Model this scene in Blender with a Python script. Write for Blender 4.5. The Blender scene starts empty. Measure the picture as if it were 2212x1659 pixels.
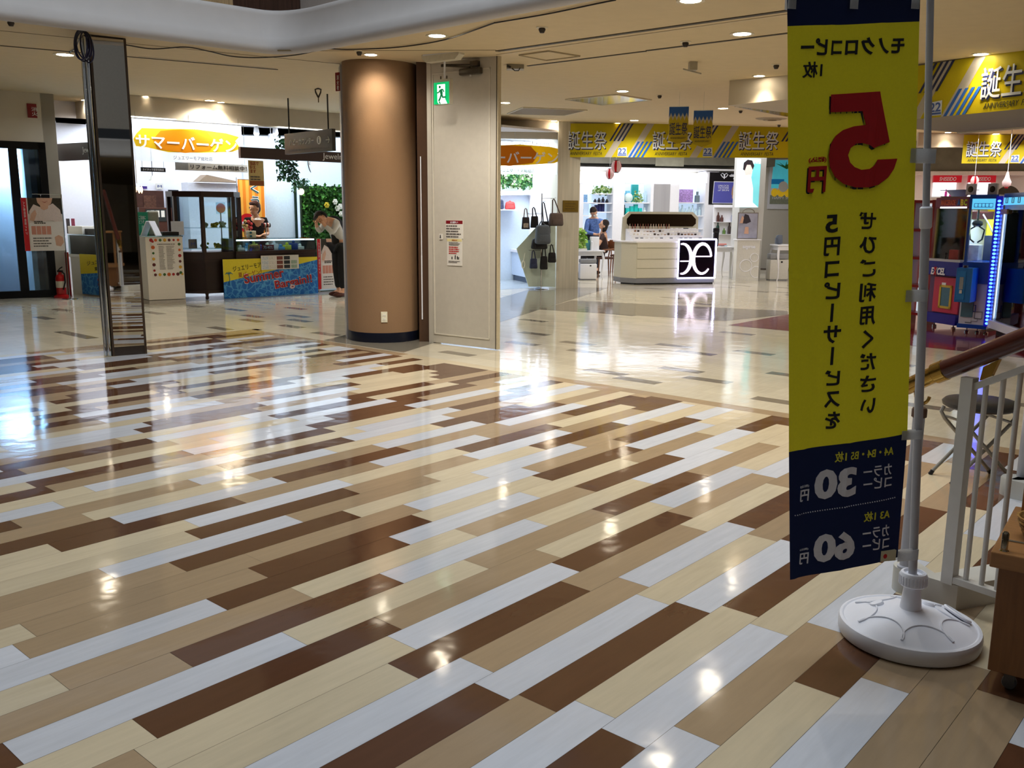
import bpy, bmesh, math, random
from mathutils import Vector, Matrix, noise
R_ = random.Random(7)
SC = bpy.context.scene
COL = SC.collection
# ------------------------------------------------------------------ camera, light, exposure
FPX, PITCH, ROLL, CAMZ = 1962.72, 0.186466, 0.00727, 1.46213      # focal length in px of a 2212 px wide frame
cp, sp, cr, sr = math.cos(PITCH), math.sin(PITCH), math.cos(ROLL), math.sin(ROLL)
RC = Matrix(((1, 0, 0), (0, sp, -cp), (0, cp, sp))) @ Matrix(((cr, -sr, 0), (sr, cr, 0), (0, 0, 1)))
# camera axes as columns: x right, y up, z back
RC = Matrix(((1, 0, 0), (0, sp, -cp), (0, cp, sp))) @ Matrix(((cr, -sr, 0), (sr, cr, 0), (0, 0, 1)))
cam = bpy.data.cameras.new('camera'); cam.sensor_width = 36; cam.lens = FPX / 2212 * 36
cam.clip_start = .05; cam.clip_end = 200
co = bpy.data.objects.new('camera', cam); COL.objects.link(co)
co.matrix_world = Matrix.Translation((0, 0, CAMZ)) @ RC.to_4x4()
SC.camera = co
SC.view_settings.view_transform = 'Standard'; SC.view_settings.look = 'None'
SC.view_settings.gamma = 1; SC.view_settings.use_curve_mapping = False
SC.view_settings.exposure = EXPO = 0.0
w = bpy.data.worlds.new('world'); SC.world = w; w.use_nodes = True
w.node_tree.nodes['Background'].inputs[0].default_value = (.75, .85, 1, 1)
w.node_tree.nodes['Background'].inputs[1].default_value = .02
try:
    SC.cycles.use_denoising = True; SC.cycles.max_bounces = 8; SC.cycles.diffuse_bounces = 4
    SC.cycles.glossy_bounces = 4; SC.cycles.transmission_bounces = 6; SC.cycles.transparent_max_bounces = 12
    SC.cycles.sample_clamp_indirect = 14; SC.cycles.caustics_reflective = False; SC.cycles.caustics_refractive = False
except Exception: pass

def light(kind, loc, energy, col=(1, 1, 1), size=.1, to=None, spot=1.2, blend=.6, sy=None, name='lamp_light', spread=None):
    d = bpy.data.lights.new(name, kind); d.energy = energy; d.color = col
    if kind == 'AREA':
        d.size = size
        if sy: d.shape = 'RECTANGLE'; d.size_y = sy
        if spread: d.spread = spread
    else: d.shadow_soft_size = size
    if kind == 'SPOT': d.spot_size = spot; d.spot_blend = blend
    o = bpy.data.objects.new(name, d); COL.objects.link(o); o.location = loc
    v = Vector(to) - Vector(loc) if to else Vector((0, 0, -1))
    o.rotation_euler = v.to_track_quat('-Z', 'Y').to_euler()
    o.visible_glossy = False        # the lamps' own glowing lenses and panels are what shines in the floor
    return o
WARM, NEUT, COOL = (1, .80, .56), (1, .93, .82), (.80, .90, 1)
UD = Vector((.6586, .7525, 0)); ND = Vector((.7525, -.6586, 0))   # along the planks / across them, of the floor grid
# big daylight from the atrium roof over the hall
light('AREA', (-.2, 4.8, 8.6), 560, (.86, .93, 1), 6, sy=5, name='atrium_daylight')
# shop ceilings (their own white tube and panel lights)
light('AREA', (-5.6, 18.8, 2.96), 190, COOL, 5, sy=2.4, name='shop_light')
for q in ((-6.1, 15.5), (-5.0, 16.3), (-3.8, 17.2)): light('AREA', (q[0], q[1], 2.96), 48, COOL, .9, name='shop_light')  # added just behind the fascia to brighten the hall-facing sign boards
light('AREA', (-7.2, 16.6, 2.96), 36, COOL, .8, name='shop_light')
light('AREA', (-.2, 19.3, 2.96), 190, COOL, 1.8, sy=2.2, name='shop_light')
light('AREA', (3.6, 21.2, 3.12), 250, (.95, .96, 1), 5.5, sy=4, name='shop_light')
light('AREA', (9.5, 15.5, 2.8), 360, (1, .97, .95), 5, sy=4, name='shop_light')
light('AREA', (-9.6, 16.4, 2.8), 1500, (.62, .82, 1), 2.0, sy=1.2, to=(-9.4, 17.6, .8), name='outdoor_daylight')

# ------------------------------------------------------------------ pixel <-> place helpers
def ray(x, y): return RC @ Vector(((x - 1106) / FPX, -(y - 829.5) / FPX, -1))
EYE = Vector((0, 0, CAMZ))
def fl(x, y, z=0.):
    d = ray(x, y); return EYE + d * ((z - CAMZ) / d.z)
def at(x, y, Y):
    d = ray(x, y); return EYE + d * (Y / d.y)
CEA, CEB = .0218, -.0231
def cz(x, y): return 3.07 + CEA * (y - 10.4) + CEB * (x + 1.4)
def cl(x, y):
    d = ray(x, y)                     # z = 3.07 + CEA (Y-10.4) + CEB (X+1.4)
    t = (3.07 - CEA * 10.4 + CEB * 1.4 - CAMZ) / (d.z - CEA * d.y - CEB * d.x)
    return EYE + d * t
class Fr:
    """vertical work plane: s along it (to the viewer's right), d into the scene, z up"""
    def __init__(s, A, B):
        A = Vector(A); B = Vector(B); s.o = Vector((A.x, A.y, 0)); v = B - A; v.z = 0
        s.len = v.length; s.ex = v.normalized(); s.ey = Vector((-s.ex.y, s.ex.x, 0)); s.rz = math.atan2(s.ex.y, s.ex.x)
    def p(s, a, d=0, z=0): return s.o + s.ex * a + s.ey * d + Vector((0, 0, z))
    def hit(s, x, y, d=0):
        r = ray(x, y); o = s.o + s.ey * d
        t = (o - EYE).dot(s.ey) / r.dot(s.ey); P = EYE + r * t
        return (P - s.o).dot(s.ex), P.z
    def shift(s, a=0, d=0, z=0):
        f = Fr(s.p(a, d), s.p(a + 1, d)); return f
    def M(s, a=0, d=0, z=0): return Matrix.Translation(s.p(a, d, z)) @ Matrix.Rotation(s.rz, 4, 'Z')

# ------------------------------------------------------------------ materials
def lin(c):
    return tuple(((v / 255) / 12.92 if v <= 10 else (((v / 255) + .055) / 1.055) ** 2.4) for v in c)
_m = {}
def M(name, col, rough=.5, metal=0., emit=0., var=.06, scale=30., bump=0., stretch=None, alpha=None, trans=0., spec=.5, ecol=None, coat=0.):
    """principled material, its colour gently varied by a noise field"""
    if name in _m: return _m[name]
    m = bpy.data.materials.new(name); m.use_nodes = True; nt = m.node_tree; b = nt.nodes['Principled BSDF']
    c = lin(col)
    b.inputs['Roughness'].default_value = rough; b.inputs['Metallic'].default_value = metal
    b.inputs['Specular IOR Level'].default_value = spec
    if coat: b.inputs['Coat Weight'].default_value = coat; b.inputs['Coat Roughness'].default_value = .08
    tc = nt.nodes.new('ShaderNodeTexCoord'); n = nt.nodes.new('ShaderNodeTexNoise'); n.inputs['Scale'].default_value = scale; n.inputs['Detail'].default_value = 4
    src = tc.outputs['Object']
    if stretch:
        mp = nt.nodes.new('ShaderNodeMapping'); mp.inputs['Scale'].default_value = stretch; nt.links.new(src, mp.inputs[0]); src = mp.outputs[0]
    nt.links.new(src, n.inputs['Vector'])
    mx = nt.nodes.new('ShaderNodeMix'); mx.data_type = 'RGBA'
    mx.inputs[6].default_value = tuple(max(0, v * (1 - var * 2)) for v in c) + (1,); mx.inputs[7].default_value = tuple(min(1, v * (1 + var * 2)) for v in c) + (1,)
    nt.links.new(n.outputs[0], mx.inputs[0]); nt.links.new(mx.outputs[2], b.inputs['Base Color'])
    if bump:
        bp = nt.nodes.new('ShaderNodeBump'); bp.inputs['Strength'].default_value = bump; bp.inputs['Distance'].default_value = .01
        nt.links.new(n.outputs[0], bp.inputs['Height']); nt.links.new(bp.outputs[0], b.inputs['Normal'])
    if emit:
        b.inputs['Emission Color'].default_value = (lin(ecol) if ecol else c) + (1,); b.inputs['Emission Strength'].default_value = emit
    if alpha is not None: b.inputs['Alpha'].default_value = alpha
    if trans: b.inputs['Transmission Weight'].default_value = trans
    _m[name] = m; return m
def glass(name, tint=(235, 245, 250), gl=.12):
    if name in _m: return _m[name]
    m = bpy.data.materials.new(name); m.use_nodes = True; nt = m.node_tree; nt.nodes.clear()
    o = nt.nodes.new('ShaderNodeOutputMaterial'); t = nt.nodes.new('ShaderNodeBsdfTransparent'); g = nt.nodes.new('ShaderNodeBsdfGlossy'); x = nt.nodes.new('ShaderNodeMixShader')
    f = nt.nodes.new('ShaderNodeFresnel'); f.inputs[0].default_value = 1.45
    a = nt.nodes.new('ShaderNodeMath'); a.operation = 'ADD'; a.inputs[1].default_value = gl * .25; nt.links.new(f.outputs[0], a.inputs[0])
    t.inputs[0].default_value = lin(tint) + (1,); g.inputs['Roughness'].default_value = .03
    nt.links.new(a.outputs[0], x.inputs[0]); nt.links.new(t.outputs[0], x.inputs[1]); nt.links.new(g.outputs[0], x.inputs[2]); nt.links.new(x.outputs[0], o.inputs[0])
    _m[name] = m; return m
def cloth(name, col, tr=.35, rough=.7, alpha=1.):
    """thin fabric: diffuse and translucent"""
    if name in _m: return _m[name]
    m = bpy.data.materials.new(name); m.use_nodes = True; nt = m.node_tree; nt.nodes.clear()
    o = nt.nodes.new('ShaderNodeOutputMaterial'); d = nt.nodes.new('ShaderNodeBsdfPrincipled'); t = nt.nodes.new('ShaderNodeBsdfTranslucent'); x = nt.nodes.new('ShaderNodeMixShader')
    tc = nt.nodes.new('ShaderNodeTexCoord'); n = nt.nodes.new('ShaderNodeTexNoise'); n.inputs['Scale'].default_value = 120
    nt.links.new(tc.outputs['Object'], n.inputs['Vector'])
    mx = nt.nodes.new('ShaderNodeMix'); mx.data_type = 'RGBA'; c = lin(col)
    mx.inputs[6].default_value = tuple(v * .93 for v in c) + (1,); mx.inputs[7].default_value = tuple(min(1, v * 1.07) for v in c) + (1,)
    nt.links.new(n.outputs[0], mx.inputs[0]); nt.links.new(mx.outputs[2], d.inputs['Base Color']); nt.links.new(mx.outputs[2], t.inputs[0])
    d.inputs['Roughness'].default_value = rough; d.inputs['Specular IOR Level'].default_value = .3
    x.inputs[0].default_value = tr; nt.links.new(d.outputs[0], x.inputs[1]); nt.links.new(t.outputs[0], x.inputs[2])
    out = x
    if alpha < 1:
        q = nt.nodes.new('ShaderNodeBsdfTransparent'); y = nt.nodes.new('ShaderNodeMixShader'); y.inputs[0].default_value = alpha
        nt.links.new(q.outputs[0], y.inputs[1]); nt.links.new(x.outputs[0], y.inputs[2]); out = y
    nt.links.new(out.outputs[0], o.inputs[0]); _m[name] = m; return m

# ------------------------------------------------------------------ mesh builder
class MB:
    def __init__(s): s.bm = bmesh.new()
    def _new(s, verts, M_=None):
        if M_ is not None:
            for v in verts: v.co = M_ @ v.co
        return verts
    def box(s, x0, x1, y0, y1, z0, z1, M_=None, bev=0, mi=0):
        r = bmesh.ops.create_cube(s.bm, size=1); vs = r['verts']
        for v in vs: v.co = Vector(((x0 + x1) / 2 + v.co.x * (x1 - x0), (y0 + y1) / 2 + v.co.y * (y1 - y0), (z0 + z1) / 2 + v.co.z * (z1 - z0)))
        fs = list({f for v in vs for f in v.link_faces})
        if mi:
            for f in fs: f.material_index = mi
        if bev:
            es = list({e for v in vs for e in v.link_edges})
            q = bmesh.ops.bevel(s.bm, geom=es, offset=bev, segments=2, affect='EDGES', profile=.5)
            vs = list({v for f in q['faces'] for v in f.verts} | {v for v in vs if v.is_valid})
            vs = [v for v in vs if v.is_valid]
        s._new(vs, M_); return s
    def prism(s, poly, z0, z1, M_=None, mi=0):
        b = [s.bm.verts.new((p[0], p[1], z0)) for p in poly]; t = [s.bm.verts.new((p[0], p[1], z1)) for p in poly]; n = len(poly)
        fs = [s.bm.faces.new(t), s.bm.faces.new(b[::-1])] + [s.bm.faces.new((b[i], b[(i + 1) % n], t[(i + 1) % n], t[i])) for i in range(n)]
        for f in fs: f.material_index = mi
        s._new(b + t, M_); return s
    def slab(s, poly, y0, y1, M_=None, mi=0):
        """polygon in the x-z plane, from depth y0 to y1"""
        b = [s.bm.verts.new((p[0], y0, p[1])) for p in poly]; t = [s.bm.verts.new((p[0], y1, p[1])) for p in poly]; n = len(poly)
        fs = [s.bm.faces.new(b), s.bm.faces.new(t[::-1])] + [s.bm.faces.new((b[(i + 1) % n], b[i], t[i], t[(i + 1) % n])) for i in range(n)]
        for f in fs: f.material_index = mi
        s._new(b + t, M_); return s
    def face(s, pts, mi=0):
        f = s.bm.faces.new([s.bm.verts.new(p) for p in pts]); f.material_index = mi; return f
    def tube(s, pts, r, n=8, M_=None, cap=True, mi=0):
        pts = [Vector(p) for p in pts]; rs = r if isinstance(r, (list, tuple)) else [r] * len(pts); rings = []
        up = None
        for i, p in enumerate(pts):
            d = (pts[min(i + 1, len(pts) - 1)] - pts[max(i - 1, 0)]).normalized()
            if up is None: up = Vector((0, 0, 1)) if abs(d.z) < .9 else Vector((1, 0, 0))
            a = d.cross(up).normalized(); b = a.cross(d).normalized(); up = b
            rings.append([s.bm.verts.new(p + (a * math.cos(k * 2 * math.pi / n) + b * math.sin(k * 2 * math.pi / n)) * rs[i]) for k in range(n)])
        for i in range(len(rings) - 1):
            for k in range(n):
                f = s.bm.faces.new((rings[i][k], rings[i][(k + 1) % n], rings[i + 1][(k + 1) % n], rings[i + 1][k])); f.material_index = mi
        if cap:
            s.bm.faces.new(rings[0][::-1]).material_index = mi; s.bm.faces.new(rings[-1]).material_index = mi
        s._new([v for r_ in rings for v in r_], M_); return s
    def lathe(s, prof, n=24, M_=None, mi=0):
        rings = []; vs = []
        for r, z in prof:
            if r < 1e-5: v = s.bm.verts.new((0, 0, z)); rings.append([v]); vs.append(v)
            else:
                k = [s.bm.verts.new((r * math.cos(i * 2 * math.pi / n), r * math.sin(i * 2 * math.pi / n), z)) for i in range(n)]; rings.append(k); vs += k
        for a, b in zip(rings, rings[1:]):
            for i in range(n):
                q = [a[i % len(a)], a[(i + 1) % len(a)], b[(i + 1) % len(b)], b[i % len(b)]]
                q = list(dict.fromkeys(q))
                if len(q) > 2:
                    f = s.bm.faces.new(q); f.material_index = mi
        s._new(vs, M_); return s
    def ball(s, c, r, seg=12, M_=None, sc=(1, 1, 1)):
        q = bmesh.ops.create_uvsphere(s.bm, u_segments=seg, v_segments=max(6, seg // 2 + 2), radius=1)
        for v in q['verts']: v.co = Vector((c[0] + v.co.x * r * sc[0], c[1] + v.co.y * r * sc[1], c[2] + v.co.z * r * sc[2]))
        s._new(q['verts'], M_); return s
    def done(s, name, mats, parent=None, smooth=None, kind=None, Mx=None):
        me = bpy.data.meshes.new(name); bmesh.ops.recalc_face_normals(s.bm, faces=s.bm.faces); 
        if Mx is not None: bmesh.ops.transform(s.bm, matrix=Mx, verts=s.bm.verts)
        s.bm.to_mesh(me); s.bm.free()
        for m in (mats if isinstance(mats, (list, tuple)) else [mats]): me.materials.append(m)
        if smooth is not None:
            me.shade_smooth()
            try: me.set_sharp_from_angle(angle=math.radians(smooth))
            except Exception: pass
        return link(name, me, parent, kind)
def link(name, me, parent=None, kind=None):
    o = bpy.data.objects.new(name, me); COL.objects.link(o)
    if parent is not None: o.parent = parent
    if kind: o['kind'] = kind
    return o
def thing(name, label, cat, Mx=None, group=None):
    o = bpy.data.objects.new(name, None); COL.objects.link(o); o.empty_display_size = .1
    if Mx is not None: o.matrix_world = Mx
    o['label'] = label; o['category'] = cat
    if group: o['group'] = group
    return o
def tag(o, label, cat, group=None, kind=None):
    o['label'] = label; o['category'] = cat
    if group: o['group'] = group
    if kind: o['kind'] = kind
    return o
def dup(o, Mx=None, label=None, parent=None):
    c = o.copy(); COL.objects.link(c)
    if parent is not None: c.parent = parent
    if Mx is not None: c.matrix_world = Mx
    if label: c['label'] = label
    for ch in o.children: dup(ch, parent=c)
    return c
TR = Matrix.Translation
def RZ(a): return Matrix.Rotation(a, 4, 'Z')
def RX(a): return Matrix.Rotation(a, 4, 'X')
def RY(a): return Matrix.Rotation(a, 4, 'Y')

# ------------------------------------------------------------------ lettering
def letters(s, w_, h_, depth=.003, bold=0., shear=0., mirror=False, sp=1., lines=1.):
    """mesh of a string fitted into w_ x h_ (either may be None), x right, z up, thickness along y"""
    cu = bpy.data.curves.new('t', 'FONT'); cu.body = s; cu.size = 1; cu.offset = bold; cu.shear = shear; cu.space_character = sp; cu.space_line = lines
    cu.resolution_u = 3; cu.fill_mode = 'BOTH'; cu.extrude = .02
    o = bpy.data.objects.new('t', cu); COL.objects.link(o)
    dg = bpy.context.evaluated_depsgraph_get(); me = bpy.data.meshes.new_from_object(o.evaluated_get(dg))
    bpy.data.objects.remove(o); bpy.data.curves.remove(cu)
    xs = [v.co.x for v in me.vertices]; ys = [v.co.y for v in me.vertices]
    if not xs: return me, 0, 0
    x0, x1, y0, y1 = min(xs), max(xs), min(ys), max(ys)
    sx = (w_ / (x1 - x0)) if w_ else None; sy = (h_ / (y1 - y0)) if h_ else None
    sx = sx or sy; sy = sy or sx
    for v in me.vertices:
        X = (v.co.x - x0) * sx; Y = (v.co.y - y0) * sy; Z = v.co.z / .02 * depth / 2
        if mirror: X = (x1 - x0) * sx - X
        v.co = (X, -Z, Y)
    if mirror: me.flip_normals()
    return me, (x1 - x0) * sx, (y1 - y0) * sy
def text(s, mat, parent, x, z, w_, h_, y=-.003, name='lettering', rot=0., **k):
    """lettering whose lower left corner is at (x, y, z) in the parent's own axes"""
    me, a, b = letters(s, w_, h_, **k); me.materials.append(mat); me.name = name
    o = link(name, me, parent); o.matrix_local = TR((x, y, z)) @ RY(-rot)
    return o
# ------------------------------------------------------------------ FLOOR (measured plank layout)
PW, PL, V0, UEND = .15, .9188, -.0, 6.21
VOFF = 19.18699 * .15
def uvp(u, v): return UD_ * u + ND_ * (v - VOFF)
TH = 0.8517146
UD_ = Vector((math.cos(TH), math.sin(TH), 0)); ND_ = Vector((math.sin(TH), -math.cos(TH), 0))
ROWS = '''-45:0.06:5:cd -43:0.05:3:twdw -42:0.17:3:dcwt -41:0.63:2:dwwd -40:0.77:2:dwdt -38:0.87:2:wd -37:0.79:2:tcdw -36:0.33:2:wd?wd -35:0.85:2:dw -34:0.42:2:twwdw -32:0.92:4:wd -28:0.82:3:dtd -26:0.20:5:wd -25:0.90:3:dw -24:0.46:4:wdc -22:0.33:5:cd -21:0.20:4:wcd -20:0.06:2:wd -19:0.78:1:tcwdt -18:0.00:3:wdc -17:0.07:1:dtcwdt -16:0.27:1:wcwdt -15:0.92:0:cdwdwc -14:0.04:1:dtdc -13:0.18:1:cwcwd -12:0.88:0:wcdwtw -11:0.62:0:dtwcdc -10:0.89:0:tctwdt -9:0.04:1:dwdtwc -8:0.61:0:cdtwtd -7:0.26:1:cwcdc -6:0.18:2:dtwtd -5:0.63:1:wtcdw -4:0.86:1:dcwtc -3:0.21:2:twtdw -2:0.13:2:dcdwc -1:0.77:0:wdwctc 0:0.13:0:ctctdwd 1:0.46:0:tdwcwc 2:0.80:-1:dwctdt 3:0.18:0:cdtcwc 4:0.11:0:tcwdt 5:0.90:0:cdtc 6:0.17:1:wtwd 7:0.08:1:dwct 8:0.12:1:tdw 9:0.21:1:wcd 10:0.14:1:dwc 11:0.29:1:wtw 12:0.77:1:cd 13:0.02:2:wt 15:0.19:2:td'''
rows = {}
for tok in ROWS.split():
    a, b, c, d = tok.split(':'); rows[int(a)] = (float(b), int(c), d)
def plankmat(name, col, rough=.085):
    m = bpy.data.materials.new(name); m.use_nodes = True; nt = m.node_tree; b = nt.nodes['Principled BSDF']; c = lin(col)
    g = nt.nodes.new('ShaderNodeNewGeometry'); mp = nt.nodes.new('ShaderNodeMapping'); mp.inputs['Rotation'].default_value = (0, 0, -TH); mp.vector_type = 'TEXTURE'
    mp.inputs['Rotation'].default_value = (0, 0, TH)
    nt.links.new(g.outputs['Position'], mp.inputs[0])
    m2 = nt.nodes.new('ShaderNodeMapping'); m2.inputs['Scale'].default_value = (2.2, 22, 1); nt.links.new(mp.outputs[0], m2.inputs[0])
    n = nt.nodes.new('ShaderNodeTexNoise'); n.inputs['Scale'].default_value = 1.6; n.inputs['Detail'].default_value = 6; n.inputs['Roughness'].default_value = .6
    nt.links.new(m2.outputs[0], n.inputs['Vector'])
    at_ = nt.nodes.new('ShaderNodeAttribute'); at_.attribute_name = 'tone'
    mx = nt.nodes.new('ShaderNodeMix'); mx.data_type = 'RGBA'
    mx.inputs[6].default_value = tuple(v * .84 for v in c) + (1,); mx.inputs[7].default_value = tuple(min(1, v * 1.13) for v in c) + (1,)
    nt.links.new(n.outputs[0], mx.inputs[0])
    mu = nt.nodes.new('ShaderNodeMix'); mu.data_type = 'RGBA'; mu.blend_type = 'MULTIPLY'; mu.inputs[0].default_value = 1
    nt.links.new(mx.outputs[2], mu.inputs[6]); nt.links.new(at_.outputs['Color'], mu.inputs[7]); nt.links.new(mu.outputs[2], b.inputs['Base Color'])
    # waxed surface: faint waviness, a few scuffs in the gloss
    w1 = nt.nodes.new('ShaderNodeTexNoise'); w1.inputs['Scale'].default_value = 5.5; w1.inputs['Detail'].default_value = 2; nt.links.new(g.outputs['Position'], w1.inputs['Vector'])
    bp = nt.nodes.new('ShaderNodeBump'); bp.inputs['Strength'].default_value = .13; bp.inputs['Distance'].default_value = .012
    nt.links.new(w1.outputs[0], bp.inputs['Height']); nt.links.new(bp.outputs[0], b.inputs['Normal'])
    w2 = nt.nodes.new('ShaderNodeTexNoise'); w2.inputs['Scale'].default_value = 3; w2.inputs['Detail'].default_value = 5; nt.links.new(g.outputs['Position'], w2.inputs['Vector'])
    mr = nt.nodes.new('ShaderNodeMapRange'); mr.inputs[3].default_value = rough * .7; mr.inputs[4].default_value = rough * 1.5; nt.links.new(w2.outputs[0], mr.inputs[0]); nt.links.new(mr.outputs[0], b.inputs['Roughness'])
    b.inputs['Specular IOR Level'].default_value = .62
    return m
PM = [plankmat('plank_white', (196, 199, 206)), plankmat('plank_cream', (198, 184, 156)), plankmat('plank_tan', (160, 138, 110)), plankmat('plank_dark', (88, 58, 40)),
      plankmat('tile_cream', (196, 188, 168)), plankmat('tile_grey', (120, 112, 100)), plankmat('tile_grey_band', (122, 116, 104)), plankmat('tile_red', (112, 28, 34)),
      plankmat('tile_shop', (150, 158, 164), .2), M('floor_seam', (70, 56, 44), .6)]
bm = bmesh.new(); tone = bm.loops.layers.float_color.new('tone')
def ftile(pts, mi, t=1.):
    f = bm.faces.new([bm.verts.new(p) for p in pts]); f.material_index = mi
    for l in f.loops: l[tone] = (t, t, t, 1)
G = .0006
def plank(u0, u1, v0, v1, mi, z=0., g=G):
    P = [uvp(u0 + g, v0 + g), uvp(u0 + g, v1 - g), uvp(u1 - g, v1 - g), uvp(u1 - g, v0 + g)]
    ftile([(p.x, p.y, z) for p in P], mi, R_.uniform(.93, 1.06))
CI = {'w': 0, 'c': 1, 't': 2, 'd': 3}
prev = None
for r in range(-46, 56):
    ph, k0, s = rows.get(r, (R_.uniform(0, PL), 9, ''))
    last = ''
    for k in range(-11, 8):
        a = ph + k * PL; b = a + PL
        c = s[k - k0] if 0 <= k - k0 < len(s) else '?'
        if c == '?': c = R_.choice([q for q in 'wwctdd' 'ct' if q != last])
        last = c
        b = min(b, UEND)
        if a < UEND: plank(a, b, r * PW, r * PW + PW, CI[c])
# edging strip along the far and the left side of the plank field
for r in range(-17, 22):
    plank(UEND, UEND + PW, -47 * PW + r * .92 + 2.0 * 7.9, -47 * PW + (r + 1) * .92 + 2.0 * 7.9, R_.choice([2, 2, 1]))
for k in range(-11, 8): plank(k * PL, min((k + 1) * PL, UEND + PW), -47 * PW, -46 * PW, R_.choice([2, 2, 1]))
# pale corridor floor of 150 x 450 mm tiles, here and there a grey one
GREY = [(6.66, -1.77), (7.08, -1.31), (7.41, -1.76), (6.66, -.41), (7.86, -.86), (8.46, -2.21), (8.91, -1.76), (8.76, -2.66), (10.26, -2.71), (8.16, -3.61), (7.71, -3.16),
        (8.46, -4.51), (7.71, -4.06), (6.81, -2.26), (9.51, -5.41), (6.66, -4.06), (7.26, -10.1), (7.41, -9.55), (7.11, -8.66), (6.81, -8.21), (7.56, -8.21), (7.26, -7.76), (6.81, -7.31),
        (6.66, -6.31), (6.06, -7.66), (8.16, -9.1), (4.56, -8.66), (4.56, -8.2), (5.61, -11.1), (9.2, -.4), (7.3, .5), (7.9, 1.1), (8.6, 1.9), (6.9, 2.4), (9.6, .9), (5.0, -10.2), (6.4, -9.9)]
gset = {(round((u - 6.36) / .15), round((v + .41) / .45)) for u, v in GREY}
for i in range(-24, 110):
    for j in range(-42, 34):
        u0 = 6.36 + i * .15; v0 = -.41 + j * .45 
        if u0 < UEND + PW - .01 and v0 + .45 > -47 * PW + .02 and v0 > -47 * PW: continue
        P = uvp(u0, v0)
        if not (-12 < P.x < 13 and 4 < P.y < 26): continue
        grey = (i, j) in gset or (i > 28 and R_.random() < .05)
        if u0 < UEND + PW - .01: 
            v1 = min(v0 + .45, -47 * PW)
        else: v1 = v0 + .45
        plank(u0, u0 + .15, v0, v1, 5 if grey else 4, 0., .0003)
# coloured bands and carpets set into the corridor floor (thin layers)
def band(poly, mi, z): ftile([(x, y, z) for x, y in poly], mi)
band([(-1.149, 9.503), (-.193, 12.19), (.42, 13.94), (1.675, 17.47), (1.9, 18.2), (.5, 18.2), (-.25, 15.73), (-2.05, 10.75), (-2.17, 10.38)], 6, .0012)
band([(.42, 13.94), (1.0, 15.45), (4.24, 13.98), (4.105, 13.5), (2.95, 12.6)], 5, .0014)
band([(2.885, 12.105), (3.52, 11.55), (4.6, 10.247), (5.6, 9.2), (10, 10.2), (12, 18), (6.2, 15.9)], 7, .0016)
band([(-6.9, 15.75), (-5.75, 14.55), (-4.95, 15.0), (-2.3, 17.1), (-.3, 17.5), (.4, 18.0), (1.2, 18.3), (1.2, 24), (-9, 24)], 8, .001)
# body of the slab below the tiles
f0 = [(-16, -9), (14, -9), (14, 27), (-16, 27)]
ftile([(x, y, -.004) for x, y in f0], 9); ftile([(x, y, -.2) for x, y in f0[::-1]], 9)
for i in range(4):
    a, b = f0[i], f0[(i + 1) % 4]; ftile([(a[0], a[1], -.004), (a[0], a[1], -.2), (b[0], b[1], -.2), (b[0], b[1], -.004)], 9)
me = bpy.data.meshes.new('floor'); bm.to_mesh(me); bm.free()
for m in PM: me.materials.append(m)
link('floor', me, kind='structure')

# ------------------------------------------------------------------ CEILING with the atrium opening
CEIL = M('ceiling_paint', (206, 188, 152), .85, var=.03, scale=8)
WHITE_P = M('white_paint', (206, 204, 196), .7, var=.03, scale=6)
a0, a1 = cl(0, 38), cl(560, 109.5); b0, b1 = cl(690, 104), cl(1240, 0)
for q in (a0, a1, b0, b1): q.z = 0
dl = (a1 - a0).normalized(); dr = (b1 - b0).normalized()
loop = [a0 - dl * 6, a0, a1]
# rounded corner
X = a1; 
t = ((b0 - a1).x * dr.y - (b0 - a1).y * dr.x) / (dl.x * dr.y - dl.y * dr.x); cor = a1 + dl * t
for i in range(1, 8):
    s = i / 8; loop.append(a1 * (1 - s) ** 2 + cor * 2 * s * (1 - s) + b0 * s * s)
loop += [b0, b1, b1 + dr * 9]
back = [b1 + dr * 9 - dl * 7.5, a0 - dl * 6 + dr * 6]
hole = loop + back
bm = bmesh.new()
def ring(pts):
    vs = [bm.verts.new((p[0], p[1], cz(p[0], p[1]))) for p in pts]; return [bm.edges.new((vs[i], vs[(i + 1) % len(vs)])) for i in range(len(vs))]
e = ring([(-16, -9), (14, -9), (14, 27), (-16, 27)]) + ring(hole)
bmesh.ops.triangle_fill(bm, edges=e, use_beauty=True)
for f in bm.faces:
    if f.normal.z > 0: f.normal_flip()
me = bpy.data.meshes.new('ceiling'); bm.to_mesh(me); bm.free(); me.materials.append(CEIL); link('ceiling', me, kind='structure')
# curved white edge of the upper floor
prof = [(.0, 0), (.03, -.015), (.09, -.02), (.13, .0), (.145, .05), (.11, .13), (.085, .22), (.08, .36), (.09, .395), (.06, .41), (-.12, .41)]
bm = bmesh.new(); rg = []
for i, p in enumerate(hole):
    d = (hole[(i + 1) % len(hole)] - hole[i - 1]); n = Vector((d.y, -d.x, 0)).normalized()      # towards the opening
    rg.append([bm.verts.new((p.x + n.x * (x - .08), p.y + n.y * (x - .08), cz(p.x, p.y) + z)) for x, z in prof])
for i in range(len(rg)):
    a, b = rg[i], rg[(i + 1) % len(rg)]
    for k in range(len(prof) - 1): bm.faces.new((a[k], a[k + 1], b[k + 1], b[k]))
bmesh.ops.recalc_face_normals(bm, faces=bm.faces)
me = bpy.data.meshes.new('trim_1'); bm.to_mesh(me); bm.free(); me.materials.append(M('edge_paint', (186, 184, 184), .75, var=.03, scale=5)); me.shade_smooth(); link('trim_1', me, kind='structure')
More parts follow.
